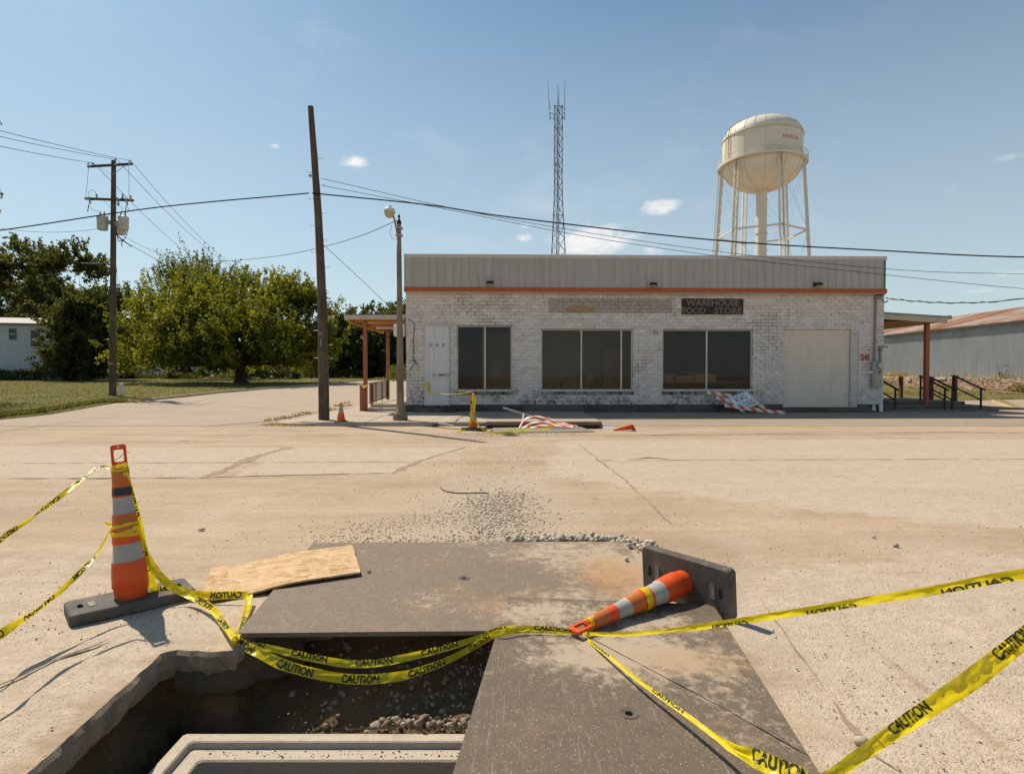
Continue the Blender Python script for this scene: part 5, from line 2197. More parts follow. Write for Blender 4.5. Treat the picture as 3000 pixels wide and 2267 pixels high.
for (a, e, sg_, r_, lab) in [((865, 130), [(0, 368)], .6, .012, 'topmost wire from the crossarm towards the street'), ((605, 105), [(0, 385)], .6, .012, 'middle wire from the pole top towards the street'),
                             ((195, 172), [(0, 416)], .5, .012, 'lower wire from the end of the crossarm towards the street')]:
    p = uz(*a, -.17)
    q = atY(e[0][0], e[0][1], UY - 12)
    dq = (q - p)
    wire('line_wire', span(p, p + dq * 2.2, sg_ * .35), r_, lab)
for (a, e, lab) in [((895, 145), (747, 795), 'outer wire from the crossarm dropping behind the big tree'), ((640, 118), (735, 790), 'inner wire from the pole top dropping behind the big tree'),
                    ((235, 195), (665, 790), 'wire from the short end of the crossarm dropping behind the big tree')]:
    p = uz(*a, -.17)
    q = atY(e[0], e[1], 78)
    wire('line_wire', span(p, q + (q - p) * .25, 1.5), .014, lab)
wire('line_wire', span(uz(480, 1335, .1), atY(-300, 590, UY - 6), .8), .010, 'thin wire leaving the pole at transformer height')
wire('telephone_cable', span(atY(322, 775, UY - .2), atY(-400, 712, UY - 8), .5), .022, 'telephone cable with a black splice case leaving the utility pole')
sp_a, sp_b = atY(238, 773, UY - .95), atY(283, 775, UY - .5)
tag(MB().tube([sp_a, sp_b], .07, 8).build('splice_case', M['black'], smooth=60), 'black splice case hanging on the telephone cable', 'splice case')
wire('guy_wire', [atY(338, 785, UY - .1), atY(350, 830, UY - .6), atY(368, 868, UY - 1.5)], .008, 'loose wire end dangling from the utility pole')
wire('line_wire', span(atY(-200, 893, 60), atY(182, 900, 62), .1), .016, 'far thin wire before the trees beside the white house')
wr = BM @ Vector((xR, -.15, 0))
wire('service_drop', [Vector((wr.x - .05, wr.y, fac(2590, 875)[1])), atY(2700, 884, 22), atY(2830, 887, 21.5), atY(3000, 875, 21), atY(3600, 800, 20)], .013, 'sagging black service drop leaving the corner of the store', twist=True)

# ------------------------------------------------------------------ lattice mast
M['mast'] = simple('mast_steel', (.085, .10, .11), (.06, .07, .08), 3, .5, .3, bump=0)
TY = 80.0
TX = atY(1634.5, 746, TY).x
mast = thing('lattice_mast', 'slender three-legged lattice radio mast with whip antennas behind the store', 'radio mast', (TX, TY, 1.0))


def half(z):
    return .515 if z > 25.6 else .515 + (25.6 - z) * .0485


ZT = atY(1634, 314, TY).z


def corner(k, z):
    a = R(90 + 120 * k + 4)
    rr = half(z) * 2 / math.sqrt(3)
    return Vector((TX + rr * math.cos(a), TY + rr * math.sin(a), z))


lv = [1.0]
while lv[-1] < ZT - .3:
    lv.append(min(ZT, lv[-1] + 1.42 * (1 if lv[-1] > 25 else (1.0 + (25.6 - lv[-1]) * .02))))
for k in range(3):
    MB().tube([corner(k, 1), corner(k, 25.6), corner(k, ZT)], [.07, .055, .045], 6).build('leg', M['mast'], mast)
mb = MB()
for i in range(len(lv) - 1):
    for k in range(3):
        a, b = corner(k, lv[i]), corner((k + 1) % 3, lv[i + 1])
        c, d_ = corner((k + 1) % 3, lv[i]), corner(k, lv[i + 1])
        mb.tube([a, b], .026, 4, False)
        mb.tube([c, d_], .026, 4, False)
        if i % 4 == 0:
            mb.tube([a, c], .028, 4, False)
    # gusset plates
for k in range(3):
    mb.tube([corner(k, ZT), corner((k + 1) % 3, ZT)], .035, 4)
mb.build('bracing', M['mast'], mast)
mb = MB()
for i in range(len(lv)):
    for k in range(3):
        mb.lathe([(.085, -.08), (.085, .08)], 6, Matrix.Translation(corner(k, lv[i])))
mb.build('gusset', M['mast'], mast, kind='stuff')
MB().tube([(TX + .1, TY - .2, 1), (TX + .1, TY - .2, ZT - .4)], .05, 6).tube([(TX - .12, TY - .15, 1), (TX - .12, TY - .15, ZT - 2)], .03, 5).build('feed_line', simple('blue_cable', (.05, .10, .17), None, 3, .6), mast)
for (u0, v0, u1, v1, lab) in [(1611, 325, 1604.5, 238, None), (1653.5, 325, 1655, 235, None), (1634.3, 315, 1634.3, 246, None), (1637.5, 315, 1637.5, 258, None)]:
    a, b = atY(u0, v0, TY - .3), atY(u1, v1, TY - .3)
    MB().tube([a, a.lerp(b, .5), b], [.05, .03, .02], 6).build('whip_antenna', M['mast'], mast)
for (u, v, s) in [(1611, 330, -1), (1654, 328, 1), (1611, 343, -1), (1654, 342, 1)]:
    a = atY(u, v, TY - .3)
    b = Vector((TX + s * .45, TY - .1, a.z - .25))
    MB().tube([a, b], .04, 5).build('outrigger', M['mast'], mast)
    MB().tube([a, a - Vector((0, 0, .5))], .05, 5).build('mount', M['mast'], mast)
p = atY(1630, 482, TY - .6)
MB().tube([p + Vector((-.35, 0, 0)), p + Vector((.35, 0, 0))], .22, 10).build('dish', M['galv'], mast)

# ------------------------------------------------------------------ water tower
M['tower'] = simple('cream_tank_paint', (.72, .66, .54), (.67, .61, .49), .6, .55, bump=.02, c3=(.60, .53, .41), s3=.35, t3=(.55, .8))
M['seam'] = simple('tank_seam', (.58, .50, .34), (.52, .44, .29), 1, .6, bump=0)
dW = 124.0
aW = math.atan((atY(2232, 481, 1).x))
WX, WY = dW * math.sin(aW), dW * math.cos(aW)
wt = thing('water_tower', 'cream water tower with domed tank, railed balcony and six lattice legs', 'water tower', (WX, WY, 1.0))
TRr, BR_ = 7.14, 7.95
zb, zrim, ztp = 41.4, 46.2, 49.9
TM = Matrix.Translation((WX, WY, 0))
prof = []
for i in range(15):
    a = R(90 * i / 14)
    prof.append((max(.4, TRr * math.sin(a)), zb - 4.9 * math.cos(a)))
MB().lathe(prof, 64, TM, cap=False).build('tank_bowl', M['tower'], wt, smooth=60)
MB().lathe([(TRr, zb), (TRr, zrim)], 64, TM, cap=False).build('tank_wall', M['tower'], wt, smooth=60)
prof = []
for i in range(15):
    a = R(90 * i / 14)
    prof.append((max(.05, TRr * math.cos(a) ** .82), zrim + (ztp - zrim) * math.sin(a) ** 1.0))
MB().lathe(prof, 64, TM).build('tank_dome', M['tower'], wt, smooth=60)
MB().lathe([(TRr + .01, zrim - .12), (TRr + .14, zrim - .08), (TRr + .14, zrim + .08), (TRr + .01, zrim + .12)], 64, TM, cap=False).build('rim_band', M['seam'], wt)
phi0 = -(PI / 2) - aW                     # from the tower, the direction towards the camera


def wdir(th):
    """unit vector at angle th (degrees, positive to the right seen from the road)"""
    f = Vector((-math.sin(aW), -math.cos(aW), 0))
    r_ = Vector((math.cos(aW), -math.sin(aW), 0))
    return f * math.cos(R(th)) + r_ * math.sin(R(th))


WC = Vector((WX, WY, 0))
mb = MB()
for k in range(24):
    dd = wdir(k * 15 + 5)
    pp = []
    for i in range(1, 14):
        a = R(90 * i / 14)
        pp.append(WC + dd * (TRr * math.cos(a) ** .82 + .012) + Vector((0, 0, zrim + (ztp - zrim) * math.sin(a) + .02)))
    mb.tube(pp, .03, 4, False)
    if k % 2 == 0:
        pp = []
        for i in range(1, 15):
            a = R(90 * i / 14)
            pp.append(WC + dd * (TRr * math.sin(a) + .012) + Vector((0, 0, zb - 4.9 * math.cos(a))))
        mb.tube(pp, .045, 4, False)
        mb.tube([WC + dd * (TRr + .01) + Vector((0, 0, zb)), WC + dd * (TRr + .01) + Vector((0, 0, zrim))], .025, 4, False)
mb.build('seam', M['seam'], wt)
# balcony
MB().lathe([(TRr, zb - .05), (BR_, zb - .05), (BR_ + .05, zb - .25), (BR_ + .05, zb + .10), (BR_, zb + .12), (TRr, zb + .08)], 64, TM, cap=False).build('balcony', M['tower'], wt, smooth=20)
for zz in (zb + 1.15,):
    MB().tube([WC + wdir(k * 6) * BR_ + Vector((0, 0, zz)) for k in range(61)], .055, 5).build('handrail', M['tower'], wt)
for k in range(24):
    a, b, c = (WC + wdir(k * 15 + q) * BR_ for q in (0, 7.5, 15))
    MB().tube([a + Vector((0, 0, zb + .1)), b + Vector((0, 0, zb + 1.13)), c + Vector((0, 0, zb + .1))], .042, 4).build('rail_brace', M['tower'], wt)
# riser column
MB().lathe([(1.0, 0.5), (1.0, 22), (1.05, 22.0), (1.05, 22.2), (1.0, 22.2), (1.0, 34.8), (1.1, 34.8), (1.1, 34.95), (1.0, 34.95), (1.0, 36.8)], 24, TM).build('riser', M['tower'], wt, smooth=40)
MB().lathe([(1.01, 28.4), (1.12, 28.4), (1.12, 28.55), (1.01, 28.55)], 24, TM).build('riser_band', M['seam'], wt, smooth=40)
LEGA = [25 + 60 * k for k in range(6)]
splay = .058


def legp(k, z):
    return WC + wdir(LEGA[k % 6]) * (7.2 + (zb - z) * splay) + Vector((0, 0, z))


for k in range(6):
    dd = wdir(LEGA[k])
    ss = Vector((-dd.y, dd.x, 0))
    top_, bot_ = legp(k, zb - .3), legp(k, 1.0)
    lg = MB()
    for s in (-1, 1):
        lg.beam(bot_ + ss * s * .42, top_ + ss * s * .36, .17, .50, dd)
    leg = lg.build('leg', M['tower'], wt)
    lc_ = MB()
    nz_ = 46
    for i in range(nz_):
        s0, s1 = (-1, 1) if i % 2 else (1, -1)
        a = bot_.lerp(top_, i / nz_) + ss * s0 * .38 - dd * .0
        b = bot_.lerp(top_, (i + 1) / nz_) + ss * s1 * .38
        for off in (-.25, .25):
            lc_.beam(a + dd * off, b + dd * off, .02, .10, dd)
    lc_.build('lacing', M['tower'], leg)
ZST = 28.4
for k in range(6):
    MB().beam(legp(k, ZST), legp(k + 1, ZST), .22, .30).build('strut', M['tower'], wt)
mb = MB()
for k in range(6):
    for (z0, z1) in ((ZST, zb - 1), (12, ZST), (1.2, 12)):
        mb.tube([legp(k, z0), legp(k + 1, z1)], .022, 4, False)
        mb.tube([legp(k + 1, z0), legp(k, z1)], .022, 4, False)
    mb.tube([legp(k, ZST), WC + Vector((0, 0, ZST))], .018, 4, False)
mb.build('tie_rod', M['tower'], wt)
# ladder up the left face of the tank
mb = MB()
for th in (-52, -58):
    dd = wdir(th)
    pp = [WC + dd * (TRr + .25) + Vector((0, 0, zb + .1)), WC + dd * (TRr + .25) + Vector((0, 0, zrim))]
    for i in range(1, 11):
        a = R(90 * i / 14)
        pp.append(WC + dd * (TRr * math.cos(a) ** .82 + .22) + Vector((0, 0, zrim + (ztp - zrim) * math.sin(a) + .2)))
    mb.tube(pp, .07, 5)
for i in range(12):
    z = zb + .3 + i * .4
    mb.tube([WC + wdir(-52) * (TRr + .25) + Vector((0, 0, z)), WC + wdir(-58) * (TRr + .25) + Vector((0, 0, z))], .03, 4)
mb.build('ladder', M['seam'], wt)
a = legp(4, zb - 1)
mb = MB()
for s in (-.3, .3):
    mb.tube([legp(4, 1) + wdir(-95) * .8 + wdir(-5) * s, legp(4, zb) + wdir(-95) * .6 + wdir(-5) * s], .05, 4)
mb.build('leg_ladder', M['seam'], wt)
MB().tube([WC + wdir(-70) * 1.3 + Vector((0, 0, ztp - .1)), WC + wdir(-70) * 1.3 + Vector((0, 0, ztp + .55))], .10, 6).build('vent', M['galv'], wt)
# faded town name on the tank
vs, fs = text_mesh('MARLIN', .75, .03, 1.05)
mb = MB()
for_th = 43.0
q = []
for w in vs:
    q.append(WC + wdir(for_th + math.degrees(w.x / TRr)) * (TRr + .02) + Vector((0, 0, 43.9 + w.y)))
mb.add(q, fs)
mb.build('lettering', simple('faded_red_lettering', (.50, .25, .20), (.58, .34, .27), 3, .6, bump=0), wt)

# ------------------------------------------------------------------ corrugated warehouse at right
M['corr'] = None


def corr_mat():
    m, t = newmat('weathered_corrugated_wall')
    p = t.pos()
    r = t.orand()
    drip = t.noise(t.mapping(p, (1.5, 6, .3)), 1.0, 6, .65)
    n1 = t.noise(p, .5, 6, .6)
    n2 = t.noise(p, 14, 5, .7)
    col = t.mix(t.rng(drip, .35, .68), (.36, .37, .375), (.26, .27, .275))
    col = t.mix(t.math('MULTIPLY', r, .3), col, (.42, .43, .43))
    col = t.mix(t.rng(n1, .5, .75, 0, .45), col, (.22, .225, .225))
    col = t.mix(t.rng(n2, .55, .75, 0, .4), col, (.44, .45, .45))
    t.out(t.bsdf(col, .55, .35, .4, t.bump(n2, .2, .01)))
    return m


def rust_mat():
    m, t = newmat('rusty_corrugated_roof')
    p = t.pos()
    r = t.orand()
    st = t.noise(t.mapping(p, (.5, 5.5, .5)), 1.0, 5, .6)
    n1 = t.noise(p, .45, 6, .65, .5)
    k = t.math('ADD', t.math('ADD', t.math('MULTIPLY', st, .6), t.math('MULTIPLY', n1, .45)), t.math('MULTIPLY', r, .16))
    col = t.ramp(k, [(.42, (.46, .44, .415)), (.55, (.40, .31, .25)), (.64, (.31, .145, .075)), (.8, (.22, .085, .04))])
    t.out(t.bsdf(col, .7, .1, .3, t.bump(st, .1, .02)))
    return m


M['corr'] = corr_mat()
M['rust'] = rust_mat()
wh = thing('metal_warehouse', 'long corrugated metal shed with rust-streaked roof behind a low brick wall', 'building', (42, 60, 1.1))
XW, ZW0, ZE, XRg, ZRg = 38.0, .9, 5.62, 46.0, 7.65
YA, YB = 36.0, 92.0
sw = 2.0
nsh = int((YB - YA) / sw)
sm = MB()
P = []
for i in range(int(sw / .02) + 1):
    y = i * .02
    P.append([Vector((.022 * math.sin(y * 2 * PI / .105), y, ZW0)), Vector((.022 * math.sin(y * 2 * PI / .105), y, ZE))])
sm.grid(P)
ob = sm.build('wall_sheet', M['corr'], wh, world=False, smooth=80)
iw = XF[wh].inverted()
for k in range(nsh):
    o = ob if k == 0 else link(ob.data, 'wall_sheet', wh)
    o.location = iw @ Vector((XW + (.006 if k % 2 else 0), YA + k * sw, 0))
sm = MB()
P = []
L_ = math.hypot(XRg - XW + .6, ZRg - ZE)
for i in range(int(sw / .03) + 1):
    y = i * .03
    h = .03 * math.sin(y * 2 * PI / .15)
    P.append([Vector((XW - .5, y, ZE - .05 + h)), Vector((XRg, y, ZRg + h))])
sm.grid(P)
for i, f in enumerate(sm.f):
    sm.f[i] = f
ob = sm.build('roof_sheet', M['rust'], wh, world=False, smooth=80)
for k in range(nsh):
    o = ob if k == 0 else link(ob.data, 'roof_sheet', wh)
    o.location = iw @ Vector((0, YA + k * sw, (.012 if k % 2 else 0)))
mb = MB()
mb.add([(XRg, YA, ZRg), (XRg, YB, ZRg), (XRg + 8, YB, ZE), (XRg + 8, YA, ZE), (XW + .06, YA, ZE), (XW + .06, YB, ZE)], [(0, 1, 2, 3)])
mb.add([(XW + .05, YB, ZW0), (XRg + 8, YB, ZW0), (XRg + 8, YB, ZE), (XRg, YB, ZRg - .05), (XW + .05, YB, ZE)], [(0, 1, 2, 3, 4)])
mb.add([(XW + .05, YA, ZW0), (XRg + 8, YA, ZW0), (XRg + 8, YA, ZE), (XRg, YA, ZRg - .05), (XW + .05, YA, ZE)], [(4, 3, 2, 1, 0)])
mb.add([(XRg + 8, YA, ZW0), (XRg + 8, YB, ZW0), (XRg + 8, YB, ZE), (XRg + 8, YA, ZE)], [(0, 1, 2, 3)])
mb.build('shell', M['corr'], wh)
MB().box(XW - .46, XW - .40, YA, YB, ZE - .16, ZE - .09).build('eaves_board', M['dark_trim'], wh)
MB().box(XW - .03, XW + .05, YA, YB, ZW0 - .4, ZW0).build('sill_beam', M['plinth'], wh)

# low ruined brick wall in front of it
M['brick'] = None
m, t = newmat('old_brick')
p = t.pos()
rr = t.island()
col = t.ramp(rr, [(0, (.22, .12, .075)), (.35, (.33, .195, .125)), (.7, (.42, .285, .20)), (1, (.52, .43, .33))])
n1 = t.noise(p, 5, 6, .7)
col = t.mix(t.rng(n1, .48, .7, 0, .6), col, (.40, .32, .23))
t.out(t.bsdf(col, .92, 0, .15, t.bump(n1, .4, .01)))
M['brick'] = m
bw = thing('brick_wall', 'low crumbling old brick wall half hidden in weeds before the metal shed', 'wall', (34.5, 55, .5))
core = MB()
br = MB()
g = random.Random(11)
y = 30.0
while y < 84:
    zt_ = 1.33 + .10 * mnoise.noise(Vector((0, y * .35, 0))) + .05 * mnoise.noise(Vector((4, y * 1.7, 0)))
    zb_ = terr(34, y) - .1
    core.box(34.32, 34.62, y, y + .46, zb_, zt_ - .05)
    for c in range(12):
        z0 = .48 + c * .078
        if z0 + .07 > zt_ + .02:
            break
        for k in range(2):
            yy = y + k * .23 + (c % 2) * .115
            j = g.uniform(-.012, .012)
            if g.random() < .06:
                continue
            br.box(34.29 + j, 34.40, yy + .006, yy + .222, z0 + .005, z0 + .071)
    y += .46
core.build('core', M['soil_tan'], bw)
br.build('bricks', M['brick'], bw, kind='stuff')
for (u, v, s) in [(2661, 1111, (.25, .5, .32)), (2720, 1110, (.2, 1.0, .22)), (2755, 1109, (.2, 1.1, .2))]:
    Y = 34.2 / ((u - CX) / F)
    p = atY(u, v, Y)
    MB().bbox(-s[0] / 2, s[0] / 2, -s[1] / 2, s[1] / 2, -s[2] / 2, s[2] / 2, .03, Matrix.Translation((34.3, p.y, p.z))).build('stone_cap', M['walk'], bw)

# ------------------------------------------------------------------ vegetation
def leaf_mat(name, pts, trans=.45, gloss=.12):
    m, t = newmat(name)
    r = t.island()
    p = t.pos()
    n = t.noise(p, .22, 5, .65)
    k = t.math('ADD', t.math('MULTIPLY', r, .42), t.math('MULTIPLY', t.rng(n, .36, .64), .58))
    col = t.ramp(k, pts)
    df = t.n('BsdfDiffuse', None, Color=col)
    tl = t.n('BsdfTranslucent', None, Color=t.mix(.35, col, (.55, .50, .05), 'MIX'))
    a = t.n('MixShader', None, i0=trans, i1=df, i2=tl)
    gl = t.n('BsdfGlossy', None, Color=(1, 1, .9), Roughness=.5)
    b = t.n('MixShader', None, i0=gloss, i1=a, i2=gl)
    t.out(b.outputs[0])
    return m


M['leaf_mul'] = leaf_mat('mulberry_leaf', [(0, (.018, .034, .004)), (.38, (.042, .076, .008)), (.56, (.11, .15, .013)), (.74, (.27, .26, .016)), (1, (.50, .36, .015))], .5, .012)
M['leaf_dark'] = leaf_mat('dark_leaf', [(0, (.014, .026, .007)), (.5, (.028, .048, .012)), (.85, (.055, .080, .018)), (1, (.095, .095, .028))], .3, .02)
M['leaf_mid'] = leaf_mat('mid_leaf', [(0, (.022, .036, .010)), (.5, (.045, .068, .017)), (.85, (.085, .10, .026)), (1, (.14, .12, .042))], .35, .02)
M['leaf_hedge'] = leaf_mat('hedge_leaf', [(0, (.03, .042, .012)), (.5, (.062, .078, .020)), (.85, (.12, .125, .035)), (1, (.22, .19, .06))], .4, .02)
M['bark'] = simple('bark', (.085, .065, .05), (.05, .038, .03), 4, .95, stretch=(3, 3, .5), bump=1.0, bscale=9, bdist=.04)
M['grass'] = leaf_mat('grass_blade', [(0, (.055, .075, .016)), (.4, (.11, .12, .028)), (.7, (.19, .165, .052)), (1, (.34, .265, .115))], .28, .02)
M['drygrass'] = leaf_mat('dry_grass', [(0, (.14, .12, .035)), (.35, (.28, .21, .085)), (.7, (.42, .31, .14)), (1, (.52, .41, .22))], .3, .02)


def leaves(P, size, g, droop=.3, aspect=.62):
    """P (N,3) -> quads of random diamond leaves"""
    n = len(P)
    d_ = g.normal(0, 1, (n, 3))
    d_[:, 2] -= droop
    d_ /= np.linalg.norm(d_, axis=1)[:, None]
    e = g.normal(0, 1, (n, 3))
    e -= (e * d_).sum(1)[:, None] * d_
    e /= np.linalg.norm(e, axis=1)[:, None]
    s = (size * g.uniform(.6, 1.3, n))[:, None]
    a = P
    b = P + d_ * s * .5 + e * s * aspect * .5
    c = P + d_ * s
    f = P + d_ * s * .5 - e * s * aspect * .5
    return np.stack([a, b, c, f], 1).reshape(-1, 3)


def tree(name, lab, base, lobes, nshoot, per, shoot, leafsize, mat, trunk_r, trunk_h, seed, up=.5, shell=.55, group=None, lean=(0, 0), nlimb=10, flare=1.6, sprouts=0, zmin=.35):
    """lobes: (dx,dy,dz,rx,ry,rz) relative to base"""
    g = np.random.default_rng(seed)
    base = Vector(base)
    o = thing(name, lab, 'tree', base, 0, group)
    vol = np.array([l[3] * l[4] * l[5] for l in lobes]) ** .67
    vol = vol / vol.sum()
    LV = []
    tips = []
    ncl = max(6, nshoot // 16)
    which = g.choice(len(lobes), ncl, p=vol)
    for i in range(ncl):
        l = lobes[which[i]]
        d_ = g.normal(0, 1, 3)
        d_ /= np.linalg.norm(d_)
        rr = shell + (1 - shell) * g.random() ** .55
        R3 = np.array([l[3], l[4], l[5]])
        c0 = np.array([l[0], l[1], l[2]]) + d_ * R3 * rr
        spread = shoot * g.uniform(.45, .85)
        for k in range(max(4, int(16 * g.uniform(.5, 1.5)))):
            c = c0 + g.normal(0, spread, 3) * np.array([1, 1, .7])
            dr = d_ * .8 + np.array([0, 0, up]) + g.normal(0, .35, 3)
            dr /= np.linalg.norm(dr)
            ln = shoot * g.uniform(.4, 1.3)
            tt = g.random(per)
            bend = np.array([0, 0, -.25 * (1 - min(1, up))])
            LV.append(c + np.outer(tt * ln, dr) + np.outer(tt ** 2 * ln, bend) + g.normal(0, .07 * shoot, (per, 3)))
        tips.append(c0)
    tl_ = np.array([l[2] + l[5] for l in lobes])
    for i in range(sprouts):
        l = lobes[g.choice(len(lobes), p=(tl_ ** 4) / (tl_ ** 4).sum())]
        a = g.uniform(0, 2 * PI)
        q = g.random() ** .5
        c = np.array([l[0] + l[3] * q * math.cos(a), l[1] + l[4] * q * math.sin(a), l[2] + l[5] * math.sqrt(1 - q * q) * .95])
        dr = np.array([.55 * q * math.cos(a), .55 * q * math.sin(a), 1.0]) + g.normal(0, .12, 3)
        ln = shoot * g.uniform(.7, 1.7)
        m_ = per + 10
        tt = g.random(m_)
        LV.append(c + np.outer(tt * ln, dr) + g.normal(0, .055 * shoot, (m_, 3)) * (1.15 - tt)[:, None])
    LV = np.concatenate(LV)
    LV = LV[LV[:, 2] > zmin + .5 * np.sin(LV[:, 0] * 1.3) * (zmin > 1)]
    V = leaves(LV, leafsize, g)
    me = fast_mesh('crown', V, 4, mat)
    link(me, 'crown', o)
    mb = MB()
    nseg = 8
    tp = []
    for i in range(nseg + 1):
        s = i / nseg
        tp.append(Vector((lean[0] * s + .06 * math.sin(s * 5 + seed), lean[1] * s + .06 * math.cos(s * 4), -.15 + s * (trunk_h + .15))))
    mb.tube(tp, [trunk_r * (1 + (flare - 1) * max(0, 1 - s * 4) ** 1.5) * (1 - .25 * s) for s in [i / nseg for i in range(nseg + 1)]], 12)
    mb.build('trunk', M['bark'], o, world=False, smooth=60)
    mb = MB()
    sel = g.choice(len(tips), min(nlimb * 6, len(tips)), replace=False)
    for j, k in enumerate(sel):
        e = Vector(tips[k]) * .97
        if e.z < trunk_h * .8:
            continue
        s = tp[-1] * 1.0 if j < nlimb else tp[-1].lerp(e, .3) + Vector((0, 0, .3))
        m1 = s.lerp(e, .45) + Vector((g.normal(0, .25), g.normal(0, .25), abs(g.normal(0, .3))))
        r0 = trunk_r * (.45 if j < nlimb else .16)
        mb.tube(catmull([s, m1, e], 4), [r0 * (1 - .88 * q / 8) for q in range(9)], 6, False)
    mb.build('limb', M['bark'], o, world=False, smooth=60)
    return o


B0 = gnd(705.5, 1123)
kx = B0.y / F


def treepx(u, v, Y):
    p = atY(u, v, Y)
    return p


def lobe(u, v, ru, rv, Y, base, dy=0.0, ry=None):
    """ellipsoid from photo outline at depth Y, relative to base"""
    p = atY(u, v, Y + dy)
    k = (Y + dy) / F
    return (p.x - base.x, dy, p.z - base.z, ru * k, ry or ru * k * .9, rv * k)


YB0 = B0.y
tree('mulberry_tree', 'broad yellow-green tree with short thick trunk standing alone on the lawn', B0,
     [lobe(660, 945, 190, 115, YB0, B0), lobe(470, 990, 125, 100, YB0, B0, 1.5), lobe(850, 965, 100, 110, YB0, B0, 1), lobe(560, 880, 130, 60, YB0, B0, 1), lobe(760, 885, 135, 55, YB0, B0, 2),
      lobe(740, 980, 120, 95, YB0, B0, -5), lobe(580, 1000, 110, 85, YB0, B0, -4), lobe(420, 1040, 70, 65, YB0, B0, -1), lobe(880, 1020, 80, 70, YB0, B0, -1), lobe(640, 1045, 200, 35, YB0, B0, 0)],
     3400, 32, 1.25, .27, M['leaf_mul'], .55, 1.9, 3, up=.85, shell=.6, nlimb=14, flare=1.9, sprouts=150, zmin=1.25)
tree('background_tree', 'pollarded tree with upright spiky shoots behind the broad yellow-green tree', gnd(560, 1116) + Vector((2, 9, 0)),
     [lobe(470, 850, 90, 60, 72, gnd(560, 1116) + Vector((2, 9, 0))), lobe(560, 830, 110, 60, 72, gnd(560, 1116) + Vector((2, 9, 0)))], 420, 30, 1.8, .24, M['leaf_mid'], .4, 5, 4, up=1.4, nlimb=8, sprouts=70)
for (u, lobes_, Y, n, mt, lab, sd) in [
    (95, [(60, 850, 110, 95), (20, 800, 90, 70), (90, 775, 60, 45), (110, 900, 90, 80)], 92, 900, 'leaf_mid', 'tall pecan tree with open crown above the white house', 5),
    (215, [(190, 860, 95, 90), (230, 800, 55, 50), (255, 770, 25, 35), (140, 930, 80, 80)], 84, 850, 'leaf_dark', 'dark tree with feathery top standing behind the utility pole', 6),
    (255, [(255, 985, 90, 125), (225, 1025, 75, 85), (295, 930, 50, 85), (165, 1070, 45, 25)], 68, 1250, 'leaf_dark', 'low dark spreading tree beside the white house', 7),
    (375, [(370, 940, 45, 70), (350, 1010, 50, 80), (400, 1000, 40, 60)], 88, 420, 'leaf_mid', 'narrow tree between the utility pole and the broad tree', 8),
    (1085, [(1040, 1010, 90, 75), (1085, 985, 95, 70), (1130, 1020, 80, 90), (990, 1030, 60, 60), (1180, 1030, 60, 90)], 84, 1500, 'leaf_dark', 'dense dark tree mass beyond the corner awning', 9),
    (960, [(925, 1050, 40, 50), (965, 1060, 35, 50)], 90, 260, 'leaf_mul', 'yellowing small tree at the end of the lawn', 10),
    (1190, [(1175, 950, 40, 30), (1215, 960, 50, 40)], 120, 200, 'leaf_dark', 'distant treetop showing above the corner awning', 11)]:
    gp = atY(u, 1090, Y)
    gb = Vector((gp.x, Y, terr(gp.x, Y)))
    tree('background_tree', lab, gb, [lobe(a, b, c, d_, Y, gb) for (a, b, c, d_) in lobes_], n, 34, Y * .018, Y * .0048, M[mt], .35, 3.0, sd, up=.45, nlimb=8, sprouts=14)


def bush(name, lab, cat, boxes, n, leafsize, mat, seed, group=None, stems=True):
    """leaf mass over boxes (x0,x1,y0,y1,z0,z1) in world space, denser at the surface"""
    g = np.random.default_rng(seed)
    c = boxes[0]
    o = thing(name, lab, cat, ((c[0] + c[1]) / 2, (c[2] + c[3]) / 2, c[4]), 0, group)
    vols = np.array([(b[1] - b[0] + .3) * (b[5] - b[4]) for b in boxes])
    k = g.choice(len(boxes), n, p=vols / vols.sum())
    B = np.array(boxes)[k]
    P = np.stack([g.uniform(B[:, 0], B[:, 1]), g.uniform(B[:, 2], B[:, 3]), B[:, 4] + (B[:, 5] - B[:, 4]) * g.random(n) ** .8], 1)
    cen = (B[:, [0, 2, 4]] + B[:, [1, 3, 5]]) / 2
    P = P + g.normal(0, .12, P.shape)
    nz_ = np.array([mnoise.noise(Vector((p[0] * .9, p[1] * .9, p[2] * 1.3 + seed))) for p in P])
    P = P[nz_ > -.22]
    P -= np.array(o.location)
    me = fast_mesh('foliage', leaves(P, leafsize, g), 4, mat)
    link(me, 'foliage', o)
    if stems:
        mb = MB()
        for b in boxes:
            x = b[0]
            while x < b[1]:
                y = (b[2] + b[3]) / 2
                mb.tube([(x, y, b[4] - .1), (x + g.normal(0, .1), y + g.normal(0, .1), b[4] + (b[5] - b[4]) * .8)], [.03, .012], 5)
                x += max(.4, (b[1] - b[0]) / 8)
        mb.build('stem', M['bark'], o, kind='stuff')
    return o


def bx(u0, u1, v0, Y, thick, extra=0.0):
    """box between two photo columns, from the ground up to row v0, at depth Y"""
    a, b = atY(u0, v0, Y), atY(u1, v0, Y)
    z = terr(a.x, Y) - .1
    return (a.x, b.x, Y - thick / 2, Y + thick / 2, z, a.z + extra)


